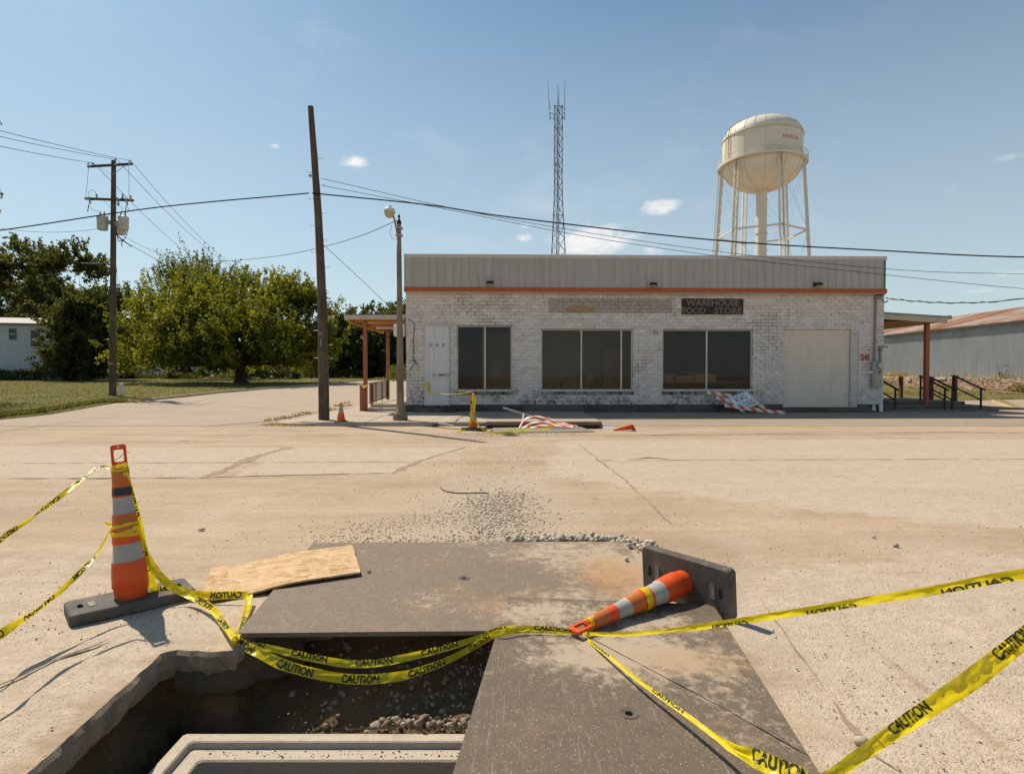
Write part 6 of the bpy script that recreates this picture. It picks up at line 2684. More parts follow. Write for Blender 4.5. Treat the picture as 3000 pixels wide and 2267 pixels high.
bush('vine_hedge', 'vine-grown fence line behind the lawn under the broad tree', 'hedge',
     [bx(330, 470, 1098, 75, .7), bx(470, 560, 1094, 75, .7), bx(560, 700, 1096, 75, .7), bx(490, 515, 1083, 75, .8), bx(575, 600, 1082, 75, .9), bx(375, 390, 1078, 75, .6)], 9000, .17, M['leaf_hedge'], 21)
bush('vine_fence', 'square vine-covered fence right of the broad tree', 'hedge', [bx(728, 876, 1085, 73.5, .6), bx(860, 878, 1083, 73.5, .7)], 5000, .17, M['leaf_dark'], 22)
bush('leafy_shrub', 'sunlit leafy shrub by the lawn edge left of the utility pole', 'shrub', [bx(218, 330, 1082, 73, 1.5), bx(235, 290, 1078, 73, 1.4)], 4200, .20, M['leaf_hedge'], 23)
bush('dark_hedge', 'dark shaded hedge along the foot of the white house', 'hedge', [bx(-120, 240, 1086, 68, 1.2)], 7000, .22, M['leaf_dark'], 24)
bush('wild_shrub', 'pale wild shrubs by the street end of the lawn', 'shrub', [bx(880, 960, 1060, 82, 3), bx(905, 945, 1045, 82, 2.5), bx(960, 1070, 1085, 80, 2)], 5200, .24, M['leaf_hedge'], 25)
bush('wild_shrub', 'weedy shrubs glimpsed below the corner awning near the store wall', 'shrub', [bx(1135, 1200, 1070, 70, 2), bx(1150, 1230, 1085, 66, 2)], 2600, .20, M['leaf_hedge'], 26)
bush('weed_clump', 'tall dry weeds on the bank between brick wall and metal shed', 'weeds',
     [(35.2, 36.8, 40, 84, 1.15, 1.45), (35.2, 36.5, 55, 62, 1.2, 1.75)], 4200, .17, M['drygrass'], 27, stems=False)
bush('weed_clump', 'brown brush grown over the face of the low brick wall', 'weeds', [(33.5, 34.25, 53, 60, .5, 1.1), (33.6, 34.25, 38.5, 41, .5, .9), (33.7, 34.25, 46, 48, .5, .8)], 2600, .13, M['drygrass'], 28, stems=False)
bush('sapling', 'small green sapling against the metal shed wall', 'shrub', [(37.2, 37.7, 45.2, 45.9, 1.2, 2.2)], 260, .13, M['leaf_hedge'], 29)


tree('roadside_tree', 'tall roadside tree at the near end of the lawn, shading the grass', (-31.5, 30, terr(-31, 30)), [(0, 0, 12.5, 4.2, 3.5, 3), (-2, 1, 10, 4, 3.5, 3)], 500, 26, 1.1, .2, M['leaf_mid'], .3, 7, 51, nlimb=8)
# far-off wood closing the view
g_ = np.random.default_rng(77)
n_ = 26000
u_ = g_.uniform(-500, 1330, n_)
Yd = g_.uniform(118, 150, n_)
xx = (u_ - CX) / F * Yd
hh = np.array([6.5 + 3.5 * mnoise.noise(Vector((x * .07, 3, 1))) + 1.5 * mnoise.noise(Vector((x * .3, 8, 1))) for x in xx])
P_ = np.stack([xx, Yd, 1.0 + hh * g_.random(n_) ** .7], 1)
stuff(fast_mesh('distant_wood', leaves(P_, .95, g_), 4, M['leaf_dark']), 'distant_wood', 'far dark wood closing the view behind the lawn trees', 'wood')


# grass blades
def blades(name, lab, poly, n, h, mat, seed, ybias=1.5, ymin=None, clump=None):
    g = np.random.default_rng(seed)
    x0, x1 = min(p[0] for p in poly), max(p[0] for p in poly)
    y0, y1 = min(p[1] for p in poly), max(p[1] for p in poly)
    pts = []
    tries = 0
    while len(pts) < n and tries < n * 12:
        tries += 1
        y = y0 + (y1 - y0) * g.random() ** ybias
        x = g.uniform(x0, x1)
        if not in_poly(x, y, poly):
            continue
        if clump and mnoise.noise(Vector((x * clump, y * clump, seed))) < .05:
            continue
        pts.append((x, y, terr(x, y)))
    P = np.array(pts)
    n = len(P)
    hh = h * g.uniform(.5, 1.5, n)
    a = g.uniform(0, 2 * PI, n)
    w = hh * .16 + .012
    dx, dy = np.cos(a) * w, np.sin(a) * w
    ln = g.normal(0, .45, (n, 2)) * hh[:, None]
    V = np.stack([np.stack([P[:, 0] - dx, P[:, 1] - dy, P[:, 2]], 1), np.stack([P[:, 0] + dx, P[:, 1] + dy, P[:, 2]], 1),
                  np.stack([P[:, 0] + ln[:, 0], P[:, 1] + ln[:, 1], P[:, 2] + hh], 1)], 1).reshape(-1, 3)
    o = link(fast_mesh(name, V, 3, mat), name)
    o['kind'] = 'stuff'
    tag(o, lab, 'grass')
    return o


LV = [(max(p[0], -60), p[1]) for p in LAWN]
blades('grass', 'short dry grass of the lawn at left', LV, 60000, .09, M['grass'], 41, 1.6)
blades('grass', 'patchy grass before the low brick wall at right', GR, 16000, .10, M['drygrass'], 42, 1.4, clump=.25)
EDGE = [(p[0] - .5, p[1] - .25) for p in LAWNE[:7]] + [(p[0] - 1.2, p[1] + 1.0) for p in LAWNE[:7]][::-1]
blades('grass', 'ragged longer grass at the lawn edge by the street', EDGE, 5000, .16, M['grass'], 43, 1.0)
T2 = [(-8.2, 19.5), (-7.4, 19.5), (-7.35, 30), (-8.2, 30)]
blades('weeds', 'thin dry weeds along the edge of the corner sidewalk', T2, 350, .08, M['drygrass'], 44, 1.0, clump=.9)
T3 = [(15.2, 20.2), (24, 20.6), (24, 21.2), (15.2, 20.9)]
blades('weeds', 'dry weeds in the cracked apron before the loading steps', T3, 700, .10, M['drygrass'], 45, 1.0, clump=.9)
T4 = [(-7.6, 17.75), (-5.9, 17.5), (-5.9, 17.7), (-7.4, 18.6)]
blades('weeds', 'dead weeds in the broken corner of the kerb', T4, 220, .05, M['drygrass'], 46, 1.0)

# ------------------------------------------------------------------ white house, trailer, car behind the lawn
M['siding'] = simple('white_siding', (.50, .54, .56), (.44, .475, .49), 2, .6, bump=.05)
hY = 71.0
h1 = atY(148, 950, hY)
house = thing('white_house', 'two-storey white clapboard house with small dark-framed windows beside the trees', 'house', (h1.x - 6, hY + 4, terr(-60, hY)))
zt_ = atY(148, 946, hY).z
HXL = h1.x - 16
zb_ = terr(-60, hY)
yaw = R(14)
HM = Matrix.Translation((h1.x, hY, 0)) @ Matrix.Rotation(yaw, 4, 'Z')
mb = MB()
mb.box(-16, 0, .03, 9, zb_ - .2, zt_ - .1, HM)
mb.build('wall', M['siding'], house)
nb = int((zt_ - zb_) / .19)
for k in range(nb):
    z = zb_ + k * .19
    m2 = MB()
    m2.add([HM @ Vector(p) for p in [(-16, -.004, z), (0, -.004, z), (0, .024, z + .187), (-16, .024, z + .187), (-16, .03, z), (0, .03, z)]], [(0, 1, 2, 3), (4, 5, 1, 0)])
    m2.build('siding_board', M['siding'], house)
mb = MB()
mb.add([HM @ Vector(p) for p in [(-16.4, -.5, zt_ - .12), (.4, -.5, zt_ - .12), (.4, 4.5, zt_ + .9), (-16.4, 4.5, zt_ + .9), (.4, 9.5, zt_ - .12), (-16.4, 9.5, zt_ - .12),
                                 (-16.4, -.5, zt_ - .26), (.4, -.5, zt_ - .26)]], [(0, 1, 2, 3), (3, 2, 4, 5), (6, 7, 1, 0)])
mb.build('roof', M['dark_trim'], house)


def hpx(u, v):
    o_ = HM.inverted() @ CAM
    d_ = HM.to_3x3().inverted() @ ray(u, v)
    k = -o_.y / d_.y
    p = o_ + d_ * k
    return p.x, p.z


for (u0, v0, u1, v1) in [(27, 963, 47.5, 995), (91, 968, 117, 1015), (95, 1060, 113, 1075)]:
    xa, za = hpx(u0, v1)
    xb, zc_ = hpx(u1, v0)
    fr = MB()
    w = .16
    fr.box(xa, xb, -.06, -.006, za, za + w, HM).box(xa, xb, -.06, -.006, zc_ - w, zc_, HM).box(xa, xa + w, -.06, -.006, za + w, zc_ - w, HM).box(xb - w, xb, -.06, -.006, za + w, zc_ - w, HM)
    wo_ = fr.build('window', M['dark_trim'], house)
    MB().box(xa + w, xb - w, -.03, -.008, za + w, zc_ - w, HM).build('pane', simple('dark_pane', (.03, .035, .035), (.05, .05, .05), 1, .15, bump=0), wo_)
    MB().box(xa + w, xb - w, -.05, -.031, (za + zc_) / 2 - .05, (za + zc_) / 2 + .05, HM).build('rail', M['whitep'], wo_)
# white box trailer
a, b = atY(338, 1088, 84), atY(452, 1088, 84)
trl = thing('box_trailer', 'white box trailer parked behind the hedge', 'trailer', ((a.x + b.x) / 2, 85, terr(a.x, 84)))
zt_ = atY(400, 1066, 84).z
zg = terr(a.x, 84)
MB().bbox(a.x, b.x, 84, 86.2, zg + .5, zt_, .05).build('body', M['whitep'], trl)
for k in range(5):
    x = a.x + (b.x - a.x) * (k + .5) / 5
    MB().box(x - .03, x + .03, 83.97, 83.998, zg + .5, zt_ - .05).build('rib', M['alu'], trl)
for dx in (-.5, .5):
    MB().lathe([(.38, -.12), (.40, -.08), (.40, .08), (.38, .12)], 18, Matrix.Translation(((a.x + b.x) / 2 + dx * 1.1, 84.1, zg + .40)) @ Matrix.Rotation(R(90), 4, 'X')).build('wheel', M['black'], trl)
# dark car under the tree
M['carpaint'] = simple('dark_blue_paint', (.018, .028, .045), (.014, .022, .036), 1, .3, spec=.5, bump=0)
ca, cb = atY(512, 1080, 80), atY(577, 1080, 80)
cz = terr(ca.x, 80)
car = thing('parked_car', 'dark blue estate car parked in the shade under the broad tree', 'car', ((ca.x + cb.x) / 2, 80.9, cz))
cx_ = (ca.x + cb.x) / 2
Lc = 4.6
side = [(-2.3, .35), (-2.3, .75), (-2.2, .95), (-1.95, 1.5), (-1.7, 1.62), (.3, 1.62), (1.05, 1.05), (2.1, .92), (2.28, .7), (2.3, .35)]
mb = MB()
P = []
for (yy, inset) in ((-.9, .0), (-.86, .03), (.86, .03), (.9, 0)):
    P.append([Vector((x, yy * (1 if z < 1 else .86), z)) for x, z in side])
mb.grid(P)
n = len(side)
mb.add(P[0], [tuple(range(n))])
mb.add(P[-1], [tuple(reversed(range(n)))])
mb.add([P[0][0], P[0][-1], P[-1][-1], P[-1][0]], [(0, 1, 2, 3)])
mb.build('body', M['carpaint'], car, world=False, smooth=30)
for pts_ in ([(-1.85, 1.08), (-1.7, 1.5), (-.75, 1.52), (-.75, 1.08)], [(-.68, 1.08), (-.68, 1.52), (.25, 1.52), (.85, 1.08)]):
    m2 = MB()
    m2.add([(x, -.80, z) for x, z in pts_], [(0, 1, 2, 3)])
    m2.build('window', simple('car_glass', (.01, .012, .014), None, 1, .08, spec=.6, bump=0), car, world=False)
for dx in (-1.45, 1.4):
    MB().lathe([(.30, -.1), (.33, -.08), (.33, .08), (.30, .1)], 18, Matrix.Translation((dx, -.82, .33)) @ Matrix.Rotation(R(90), 4, 'X')).build('wheel', M['black'], car, world=False, smooth=40)
# far cobra-head street lamp past the tree
p = gnd(960, 1118)
fl = thing('far_street_lamp', 'far slim street lamp with arm showing past the bare pole', 'street lamp', (atY(957, 1110, 76).x, 76, terr(-20, 76)))
bz = Vector(fl.location)
MB().tube([bz, Vector((bz.x, 76, atY(957, 934, 76).z))], [.14, .09], 8).build('shaft', M['polewood'], fl)
MB().tube(catmull([Vector((bz.x, 76, atY(957, 934, 76).z)), atY(975, 928, 76), atY(985, 923, 76)], 5), .05, 6).build('arm', M['galv'], fl)
e = atY(988, 922, 76)
MB().bbox(e.x - .25, e.x + .3, 75.85, 76.15, e.z - .07, e.z + .09, .05).build('head', M['galv'], fl)
# ------------------------------------------------------------------ steel road plates and board
def plate_mat(name, rust, pale, k0=1.0):
    m, t = newmat(name)
    p = t.pos()
    n1 = t.noise(p, 1.3, 7, .68, .5)
    n2 = t.noise(p, 16, 6, .7, .4)
    n3 = t.noise(p, 90, 4, .65)
    sc = t.noise(t.mapping(p, (14, 1.2, 1), rot=(0, 0, R(18))), 3.0, 4, .6)
    col = t.mix(t.rng(n2, .3, .7), tuple(k0 * c for c in (.225, .172, .12)), tuple(k0 * c for c in (.155, .118, .084)))
    col = t.mix(t.rng(sc, .60, .72, 0, .35), col, (.34, .295, .255))
    for (ro, sz, sd) in ((62, .9, 0), (-55, .8, 5)):
        sl = t.noise(t.mapping(p, (26 * sz, .55, 1), loc=(sd, sd, 0), rot=(0, 0, R(ro))), 1.0, 1, .4)
        br = t.noise(p, 2.5, 3, .6)
        ln = t.math('MULTIPLY', t.rng(t.math('ABSOLUTE', t.math('SUBTRACT', sl, .62)), .0, .012, 1, 0), t.rng(br, .56, .64))
        col = t.mix(t.math('MULTIPLY', ln, .4), col, (.42, .36, .30))
    # pale dust lying in drifts and specks
    dm = t.math('ADD', t.math('MULTIPLY', n1, .85), t.math('MULTIPLY', t.math('SUBTRACT', n2, .5), 1.0))
    x = t.n('SeparateXYZ', None, Vector=p).outputs[0]
    y = t.n('SeparateXYZ', None, Vector=p).outputs[1]
    for (cx, cy, rx, ry, k) in pale:
        dx = t.math('DIVIDE', t.math('SUBTRACT', x, cx), rx)
        dy = t.math('DIVIDE', t.math('SUBTRACT', y, cy), ry)
        q = t.math('MULTIPLY', t.math('EXPONENT', t.math('MULTIPLY', t.math('ADD', t.math('MULTIPLY', dx, dx), t.math('MULTIPLY', dy, dy)), -1.0)), k)
        dm = t.math('ADD', dm, q)
    col = t.mix(t.rng(dm, .53, .75, 0, .8), col, (.47, .37, .265))
    sp = t.voro(p, 85)
    spc = t.n('SeparateColor', None, Color=t.voro(p, 85, 'F1', 'Color')).outputs[0]
    speck = t.math('MULTIPLY', t.rng(sp, .14, .30, 1, 0), t.rng(spc, .35, .8))
    col = t.mix(t.math('MULTIPLY', speck, .75), col, (.50, .42, .34))
    col = t.mix(t.rng(t.noise(p, 3.3, 6, .7, .8), .56, .74, 0, .4), col, (.33, .19, .09))
    for (cx, cy, rx, ry, k) in rust:
        dx = t.math('DIVIDE', t.math('SUBTRACT', x, cx), rx)
        dy = t.math('DIVIDE', t.math('SUBTRACT', y, cy), ry)
        q = t.math('EXPONENT', t.math('MULTIPLY', t.math('ADD', t.math('MULTIPLY', dx, dx), t.math('MULTIPLY', dy, dy)), -1.0))
        q = t.math('ADD', q, t.math('MULTIPLY', t.math('SUBTRACT', n2, .5), 1.1))
        col = t.mix(t.math('MULTIPLY', t.rng(q, .35, .9), k), col, (.40, .20, .065))
    col = t.mix(t.rng(n3, .55, .75, 0, .25), col, (.06, .05, .045))
    h = t.math('ADD', n2, t.math('MULTIPLY', n3, .5))
    t.out(t.bsdf(col, t.rng(n1, .35, .7, .6, .88), .0, .22, t.bump(h, .25, .006)))
    return m


M['ringsteel'] = simple('ring_steel', (.13, .105, .088), (.085, .07, .06), 30, .7, bump=.2)


def circ(cx, cy, r, n=18):
    return [(cx + r * math.cos(2 * PI * i / n), cy + r * math.sin(2 * PI * i / n)) for i in range(n)]


p1 = thing('steel_road_plate', 'wide rusty grey steel plate covering the back of the pit', 'steel plate', (-.35, 4.3, 0), 0)
h1c = gnd(1360, 1705)
outl = [(-1.57, 3.385), (.97, 3.44), (1.0, 5.27), (-1.75, 5.23)]
h1x, h1y = h1c.x, h1c.y
mb = MB()
mb.plate(rough_loop(outl, .4, .002), [circ(h1x, h1y, .017)], .004, .030)
mb.build('plate', plate_mat('plate_steel', [(.75, 4.4, .35, .55, .55), (.1, 3.8, .5, .2, .3)], [(.55, 4.9, .75, .45, .28), (.35, 3.85, .8, .3, .24), (.95, 4.4, .3, .5, .25)]), p1)
MB().lathe([(.042, .0302), (.042, .033), (.034, .034), (.027, .031), (.0175, .031)], 24, Matrix.Translation((h1x, h1y, 0)), cap=False).build('lifting_ring', M['ringsteel'], p1, smooth=40)

p2 = thing('steel_road_plate', 'scratched dark steel plate with pale dust patch, lapping over the wide plate', 'steel plate', (.55, 2.7, .05), 0)
h2c = atZ(1843, 2087, .05)
outl2 = [(-.30, 1.42), (1.06, 1.34), (1.265, 3.73), (-.028, 3.86)]


def p2z(y):
    return .006 + max(0.0, (y - 1.3)) * .0125


mb = MB()
mb.plate(rough_loop(outl2, .4, .002), [circ(h2c.x, h2c.y, .018)], lambda x, y: p2z(y), lambda x, y: p2z(y) + .025)
mb.build('plate', plate_mat('plate_steel_dark', [(.9, 3.0, .4, .2, .25)], [(.42, 3.08, .38, .24, .36), (.85, 2.95, .30, .2, .27), (.3, 3.62, .6, .2, .30), (.9, 3.45, .25, .14, .2), (.72, 3.2, .5, .25, .12)], .72), p2)
MB().lathe([(.042, .0002), (.042, .002), (.034, .003), (.028, .001), (.0185, .001)], 24, Matrix.Translation((h2c.x, h2c.y, p2z(h2c.y) + .025)), cap=False).build('lifting_ring', M['ringsteel'], p2, smooth=40)


def osb_mat():
    m, t = newmat('oriented_strand_board')
    p = t.pos()
    w = t.n('VectorMath', {'operation': 'ADD'}, i0=p, i1=t.n('VectorMath', {'operation': 'SCALE'}, i0=t.noise(p, 9, 2, .5, out=1), Scale=.12).outputs[0]).outputs[0]
    v1 = t.voro(t.mapping(w, (1, 2.6, 1), rot=(0, 0, R(35))), 11, 'F1', 'Color')
    v2 = t.voro(t.mapping(w, (2.4, 1, 1), rot=(0, 0, R(-20))), 10, 'F1', 'Color')
    d1 = t.voro(t.mapping(w, (1, 2.6, 1), rot=(0, 0, R(35))), 11, 'DISTANCE_TO_EDGE', 'Distance')
    a = t.n('SeparateColor', None, Color=v1).outputs[0]
    b = t.n('SeparateColor', None, Color=v2).outputs[1]
    col = t.ramp(t.math('ADD', t.math('MULTIPLY', a, .6), t.math('MULTIPLY', b, .4)), [(.1, (.38, .225, .105)), (.4, (.52, .345, .18)), (.7, (.59, .405, .23)), (1, (.66, .48, .30))])
    col = t.mix(t.math('MULTIPLY', t.rng(d1, 0, .03, 1, 0), t.rng(b, .6, .75)), col, (.20, .105, .045))
    g_ = t.noise(t.mapping(p, (1, 6, 1), rot=(0, 0, R(30))), 30, 4, .6)
    col = t.mix(t.rng(g_, .5, .75, 0, .3), col, (.40, .24, .11))
    t.out(t.bsdf(col, .8, 0, .2, t.bump(t.math('ADD', a, g_), .3, .004)))
    return m


q = [atZ(585, 1762, .02), atZ(1057, 1680, .05), atZ(1032, 1600.6, .05), atZ(619, 1662, .02)]
mb = MB()
n1, n2 = 14, 8
P = []
for i in range(n1 + 1):
    s = i / n1
    row = []
    for j in range(n2 + 1):
        r_ = j / n2
        a = q[0].lerp(q[1], s).lerp(q[3].lerp(q[2], s), r_)
        a.z = .006 + .045 * sstep(.15, .62, s) + .012 * sstep(.25, 0, s) * (1 - r_)
        row.append(a + Vector((0, 0, .012)))
    P.append(row)
top_ = [[p + (Vector((mnoise.noise(p * 40) * .006, mnoise.noise(p * 47) * .006, 0)) if (i in (0, n1) or j in (0, n2)) else Vector()) for j, p in enumerate(r_)] for i, r_ in enumerate(P)]
bot_ = [[p - Vector((0, 0, .013)) for p in r_] for r_ in top_]
mb.grid(top_)
mb.grid([r_[::-1] for r_ in bot_])
mb.grid([[a, b] for a, b in zip([r_[0] for r_ in bot_], [r_[0] for r_ in top_])])
mb.grid([[a, b] for a, b in zip([r_[-1] for r_ in top_], [r_[-1] for r_ in bot_])])
mb.grid([[a, b] for a, b in zip(top_[0], bot_[0])])
mb.grid([[a, b] for a, b in zip(bot_[-1], top_[-1])])
o = tag(mb.build('particle_board', osb_mat()), 'pale strand board lying askew over the left corner of the steel plate', 'board')

# ------------------------------------------------------------------ channelizers
def orange_mat(name, a=(.74, .088, .010), b=(.58, .065, .008)):
    m, t = newmat(name)
    p = t.obj()
    n1 = t.noise(p, 6, 6, .65)
    n2 = t.noise(p, 45, 5, .65)
    col = t.mix(t.rng(n1, .35, .7), a, b)
    col = t.mix(t.rng(n2, .58, .72, 0, .45), col, (.40, .16, .07))
    t.out(t.bsdf(col, t.rng(n1, .3, .7, .38, .6), 0, .4, t.bump(n2, .12, .004), Subsurface_Weight=.0))
    return m


M['orange'] = orange_mat('orange_plastic')
M['orange2'] = orange_mat('faded_orange_sheeting', (.55, .15, .03), (.46, .12, .022))
M['refl'] = simple('white_sheeting', (.42, .40, .36), (.33, .31, .275), 12, .5, bump=.15, bscale=30, coord='object', c3=(.22, .17, .13), s3=14, t3=(.62, .72))
M['rubber'] = simple('recycled_rubber', (.105, .094, .08), (.07, .062, .053), 9, .75, bump=.5, bscale=70, coord='object', c3=(.17, .14, .11), s3=4, t3=(.48, .75))
M['rubber_lab'] = simple('worn_label', (.30, .28, .24), (.20, .185, .16), 30, .8, bump=.2, coord='object')
M['blacktape'] = simple('black_tape', (.015, .016, .018), (.04, .042, .045), 14, .35, bump=.2, coord='object')


def rrect(x0, x1, y0, y1, r_, n=4):
    out = []
    for (cx, cy, a0) in ((x1 - r_, y1 - r_, 0), (x0 + r_, y1 - r_, 90), (x0 + r_, y0 + r_, 180), (x1 - r_, y0 + r_, 270)):
        for k in range(n + 1):
            a = R(a0 + 90 * k / n)
            out.append((cx + r_ * math.cos(a), cy + r_ * math.sin(a)))
    return out


def channelizer(mtx, lab, group, k=1.0):
    o = thing('channelizer', lab, 'channelizer', mtx=mtx, group=group)
    L2, W2, H = .345, .16, .062
    mb = MB()
    holes = [rrect(-L2 + .055, -L2 + .085, -.035, .035, .012, 3), rrect(L2 - .085, L2 - .055, -.035, .035, .012, 3)]
    out = rrect(-L2, L2, -W2, W2, .03, 4)
    mb.plate(out, holes, .0, H - .008)
    inner = rrect(-L2 + .008, L2 - .008, -W2 + .008, W2 - .008, .026, 4)
    n = len(out)
    mb.add([(x, y, H - .008) for x, y in out] + [(x, y, H) for x, y in inner], [(i, (i + 1) % n, n + (i + 1) % n, n + i) for i in range(n)])
    mb.plate(inner, holes, H - .0075, H)
    base = mb.build('base', M['rubber'], o, world=False)
    for s in (-1, 1):
        x0 = s * .215
        MB().plate(rrect(x0 - .022, x0 + .022, -.05, .055, .004, 2), [rrect(x0 - .019, x0 + .019, -.047, .052, .003, 2)], H, H + .003).build('label_frame', M['rubber'], base, world=False)
        vs, fs = text_mesh('245', .026, .01)
        MB().box(x0 - .019, x0 + .019, -.047, .052, H + .0002, H + .0012).build('label', M['rubber_lab'], base, world=False)
    ka = Matrix.Scale(k, 4, (1, 0, 0)) @ Matrix.Scale(k, 4, (0, 1, 0))
    MB().lathe([(.098, H - .02), (.101, H + .01), (.106, .12), (.1075, .128), (.1125, .134), (.1105, .20), (.1035, .285), (.099, .30)], 32, ka, cap=False).build('post', M['orange'], o, world=False, smooth=50)
    MB().lathe([(.099, .30), (.0925, .312), (.0835, .408), (.0885, .413)], 32, ka, cap=False).build('reflective_band', M['refl'], o, world=False, smooth=40)
    MB().lathe([(.0885, .413), (.087, .425), (.0835, .498), (.081, .50)], 32, ka, cap=False).build('post_sleeve', M['orange'], o, world=False, smooth=40)
    MB().lathe([(.081, .50), (.0765, .565), (.0755, .567), (.0735, .60), (.0725, .606)], 32, ka, cap=False).build('faded_band', M['orange2'], o, world=False, smooth=40)
    MB().lathe([(.0725, .606), (.0675, .612), (.0605, .708), (.064, .712)], 32, ka, cap=False).build('reflective_band', M['refl'], o, world=False, smooth=40)
    MB().lathe([(.064, .712), (.0615, .73), (.059, .772), (.0575, .775)], 32, ka, cap=False).build('post_sleeve', M['orange'], o, world=False, smooth=40)
    MB().lathe([(.0575, .775), (.0535, .858), (.055, .862), (.054, .885), (.046, .895)], 32, ka, cap=False).build('faded_band', M['orange2'], o, world=False, smooth=40)
    MB().lathe([(.046, .895), (.040, .898), (.036, .925), (.030, .935), (.001, .937)], 32, ka, cap=False).build('cap', M['orange'], o, world=False, smooth=40)
    hm = Matrix.Rotation(R(90), 4, 'X')
    outer = rrect(-.043, .043, .915, 1.05, .014, 4)
    hole = rrect(-.028, .028, .94, 1.018, .010, 4)
    mb = MB()
    mb.plate(outer, [hole, circ(0, 1.035, .005, 8)], -.008, .008, hm)
    mb.build('handle', M['orange'], o, world=False)
    return o


# standing one at left
c0 = atZ(191, 1838, 0)
c1 = atZ(559, 1754, 0)
ex = (c1 - c0).normalized()
ey = Vector((-ex.y, ex.x, 0))
ctr = atZ(386, 1750, .05)
ctr.z = .004
tp_ = atY(340, 1309, ctr.y)
lean = math.atan2(tp_.x - ctr.x, 1.03)
sm_ = Matrix.Translation(ctr) @ Matrix.Rotation(math.atan2(ex.y, ex.x), 4, 'Z')
STAND = channelizer(sm_, 'tall orange and white channelizer standing upright, wrapped in caution tape', 'orange channelizer posts', .92)
# tilt the post parts against the flat base
tilt = Matrix.Rotation(-R(4.5), 4, Vector((-math.sin(math.atan2(ex.y, ex.x)) * -1, math.cos(math.atan2(ex.y, ex.x)), 0)))
for ch in [o for o in COL.objects if o.parent == STAND and not o.name.startswith('base')]:
    w = sm_.to_3x3().inverted() @ Vector((0, 1, 0))
    piv = Vector((0, 0, .05))
    ch.matrix_basis = Matrix.Translation(piv) @ Matrix.Rotation(lean * .9, 4, w) @ Matrix.Translation(-piv)
SW_ = sm_.to_3x3().inverted() @ Vector((0, 1, 0))
STM = sm_ @ Matrix.Translation((0, 0, .05)) @ Matrix.Rotation(lean * .9, 4, SW_) @ Matrix.Translation((0, 0, -.05))
b = MB().lathe([(.0590, .722), (.0586, .730), (.0562, .770), (.0558, .774)], 32, Matrix.Rotation(R(3), 4, 'Y') @ Matrix.Translation((-.038, 0, 0)), cap=False)
b.v = [Vector((v.x, v.y, v.z)) for v in b.v]
b = b.build('black_tape_wrap', M['blacktape'], STAND, world=False, smooth=40)
b.matrix_basis = Matrix.Translation((0, 0, .05)) @ Matrix.Rotation(lean * .9, 4, SW_) @ Matrix.Translation((0, 0, -.05))

# toppled one at right: its base stands on edge on the ground
fb = Vector((1.165, 3.905, .150))
tip = Vector((.305, 3.25, .075))
az_f = (tip - fb).normalized()
ax_f = Vector((.60, -.80, 0))
ax_f = (ax_f - az_f * ax_f.dot(az_f)).normalized()
ay_f = az_f.cross(ax_f)
fm = Matrix(((ax_f.x, ay_f.x, az_f.x, fb.x), (ax_f.y, ay_f.y, az_f.y, fb.y), (ax_f.z, ay_f.z, az_f.z, fb.z + .012), (0, 0, 0, 1)))
FALL = channelizer(fm, 'orange and white channelizer toppled over, its rubber base standing on edge', 'orange channelizer posts', .74)
# far one by the drain
fa = gnd(1388, 1260)
fa.z = .004
FAR = dup(STAND, Matrix.Translation(fa) @ Matrix.Rotation(R(6), 4, 'Z'), 'orange and white channelizer standing by the storm drain across the road', 'orange channelizer posts')
# tape posts standing just outside the picture, which hold the far ends of the tapes
OUT = []
for (x, y, lab) in [(-2.62, 1.55, 'channelizer holding the tape ends at the left of the pit'), (1.9, .45, 'channelizer holding the upper tape at the near right of the pit'),
                    (3.45, 2.95, 'channelizer holding the lower tape right of the pit')]:
    OUT.append(dup(STAND, Matrix.Translation((x, y, .004)) @ Matrix.Rotation(R(x * 30), 4, 'Z'), lab, 'orange channelizer posts'))

# ------------------------------------------------------------------ caution tape
def tape_mat():
    m, t = newmat('yellow_tape_film')
    p = t.pos()
    n = t.noise(p, 30, 4, .6)
    col = t.mix(t.rng(n, .3, .7), (.92, .74, .014), (.82, .63, .010))
    df = t.n('BsdfPrincipled', None, Roughness=.28)
    t.put(df.inputs['Base Color'], col)
    t.put(df.inputs['Normal'], t.bump(n, .25, .01))
    tl = t.n('BsdfTranslucent', None, Color=col)
    a = t.n('MixShader', None, i0=.36, i1=df, i2=tl)
    t.out(a.outputs[0])
    return m


M['tape'] = tape_mat()
M['tapeink'] = simple('tape_ink', (.03, .032, .012), (.05, .05, .02), 40, .45, bump=0)
CAUT = text_mesh('CAUTION', .046, .035, 1.0, 'LEFT')
cw0 = min(v.x for v in CAUT[0])
CWID = max(v.x for v in CAUT[0]) - cw0
CK = .21 / CWID


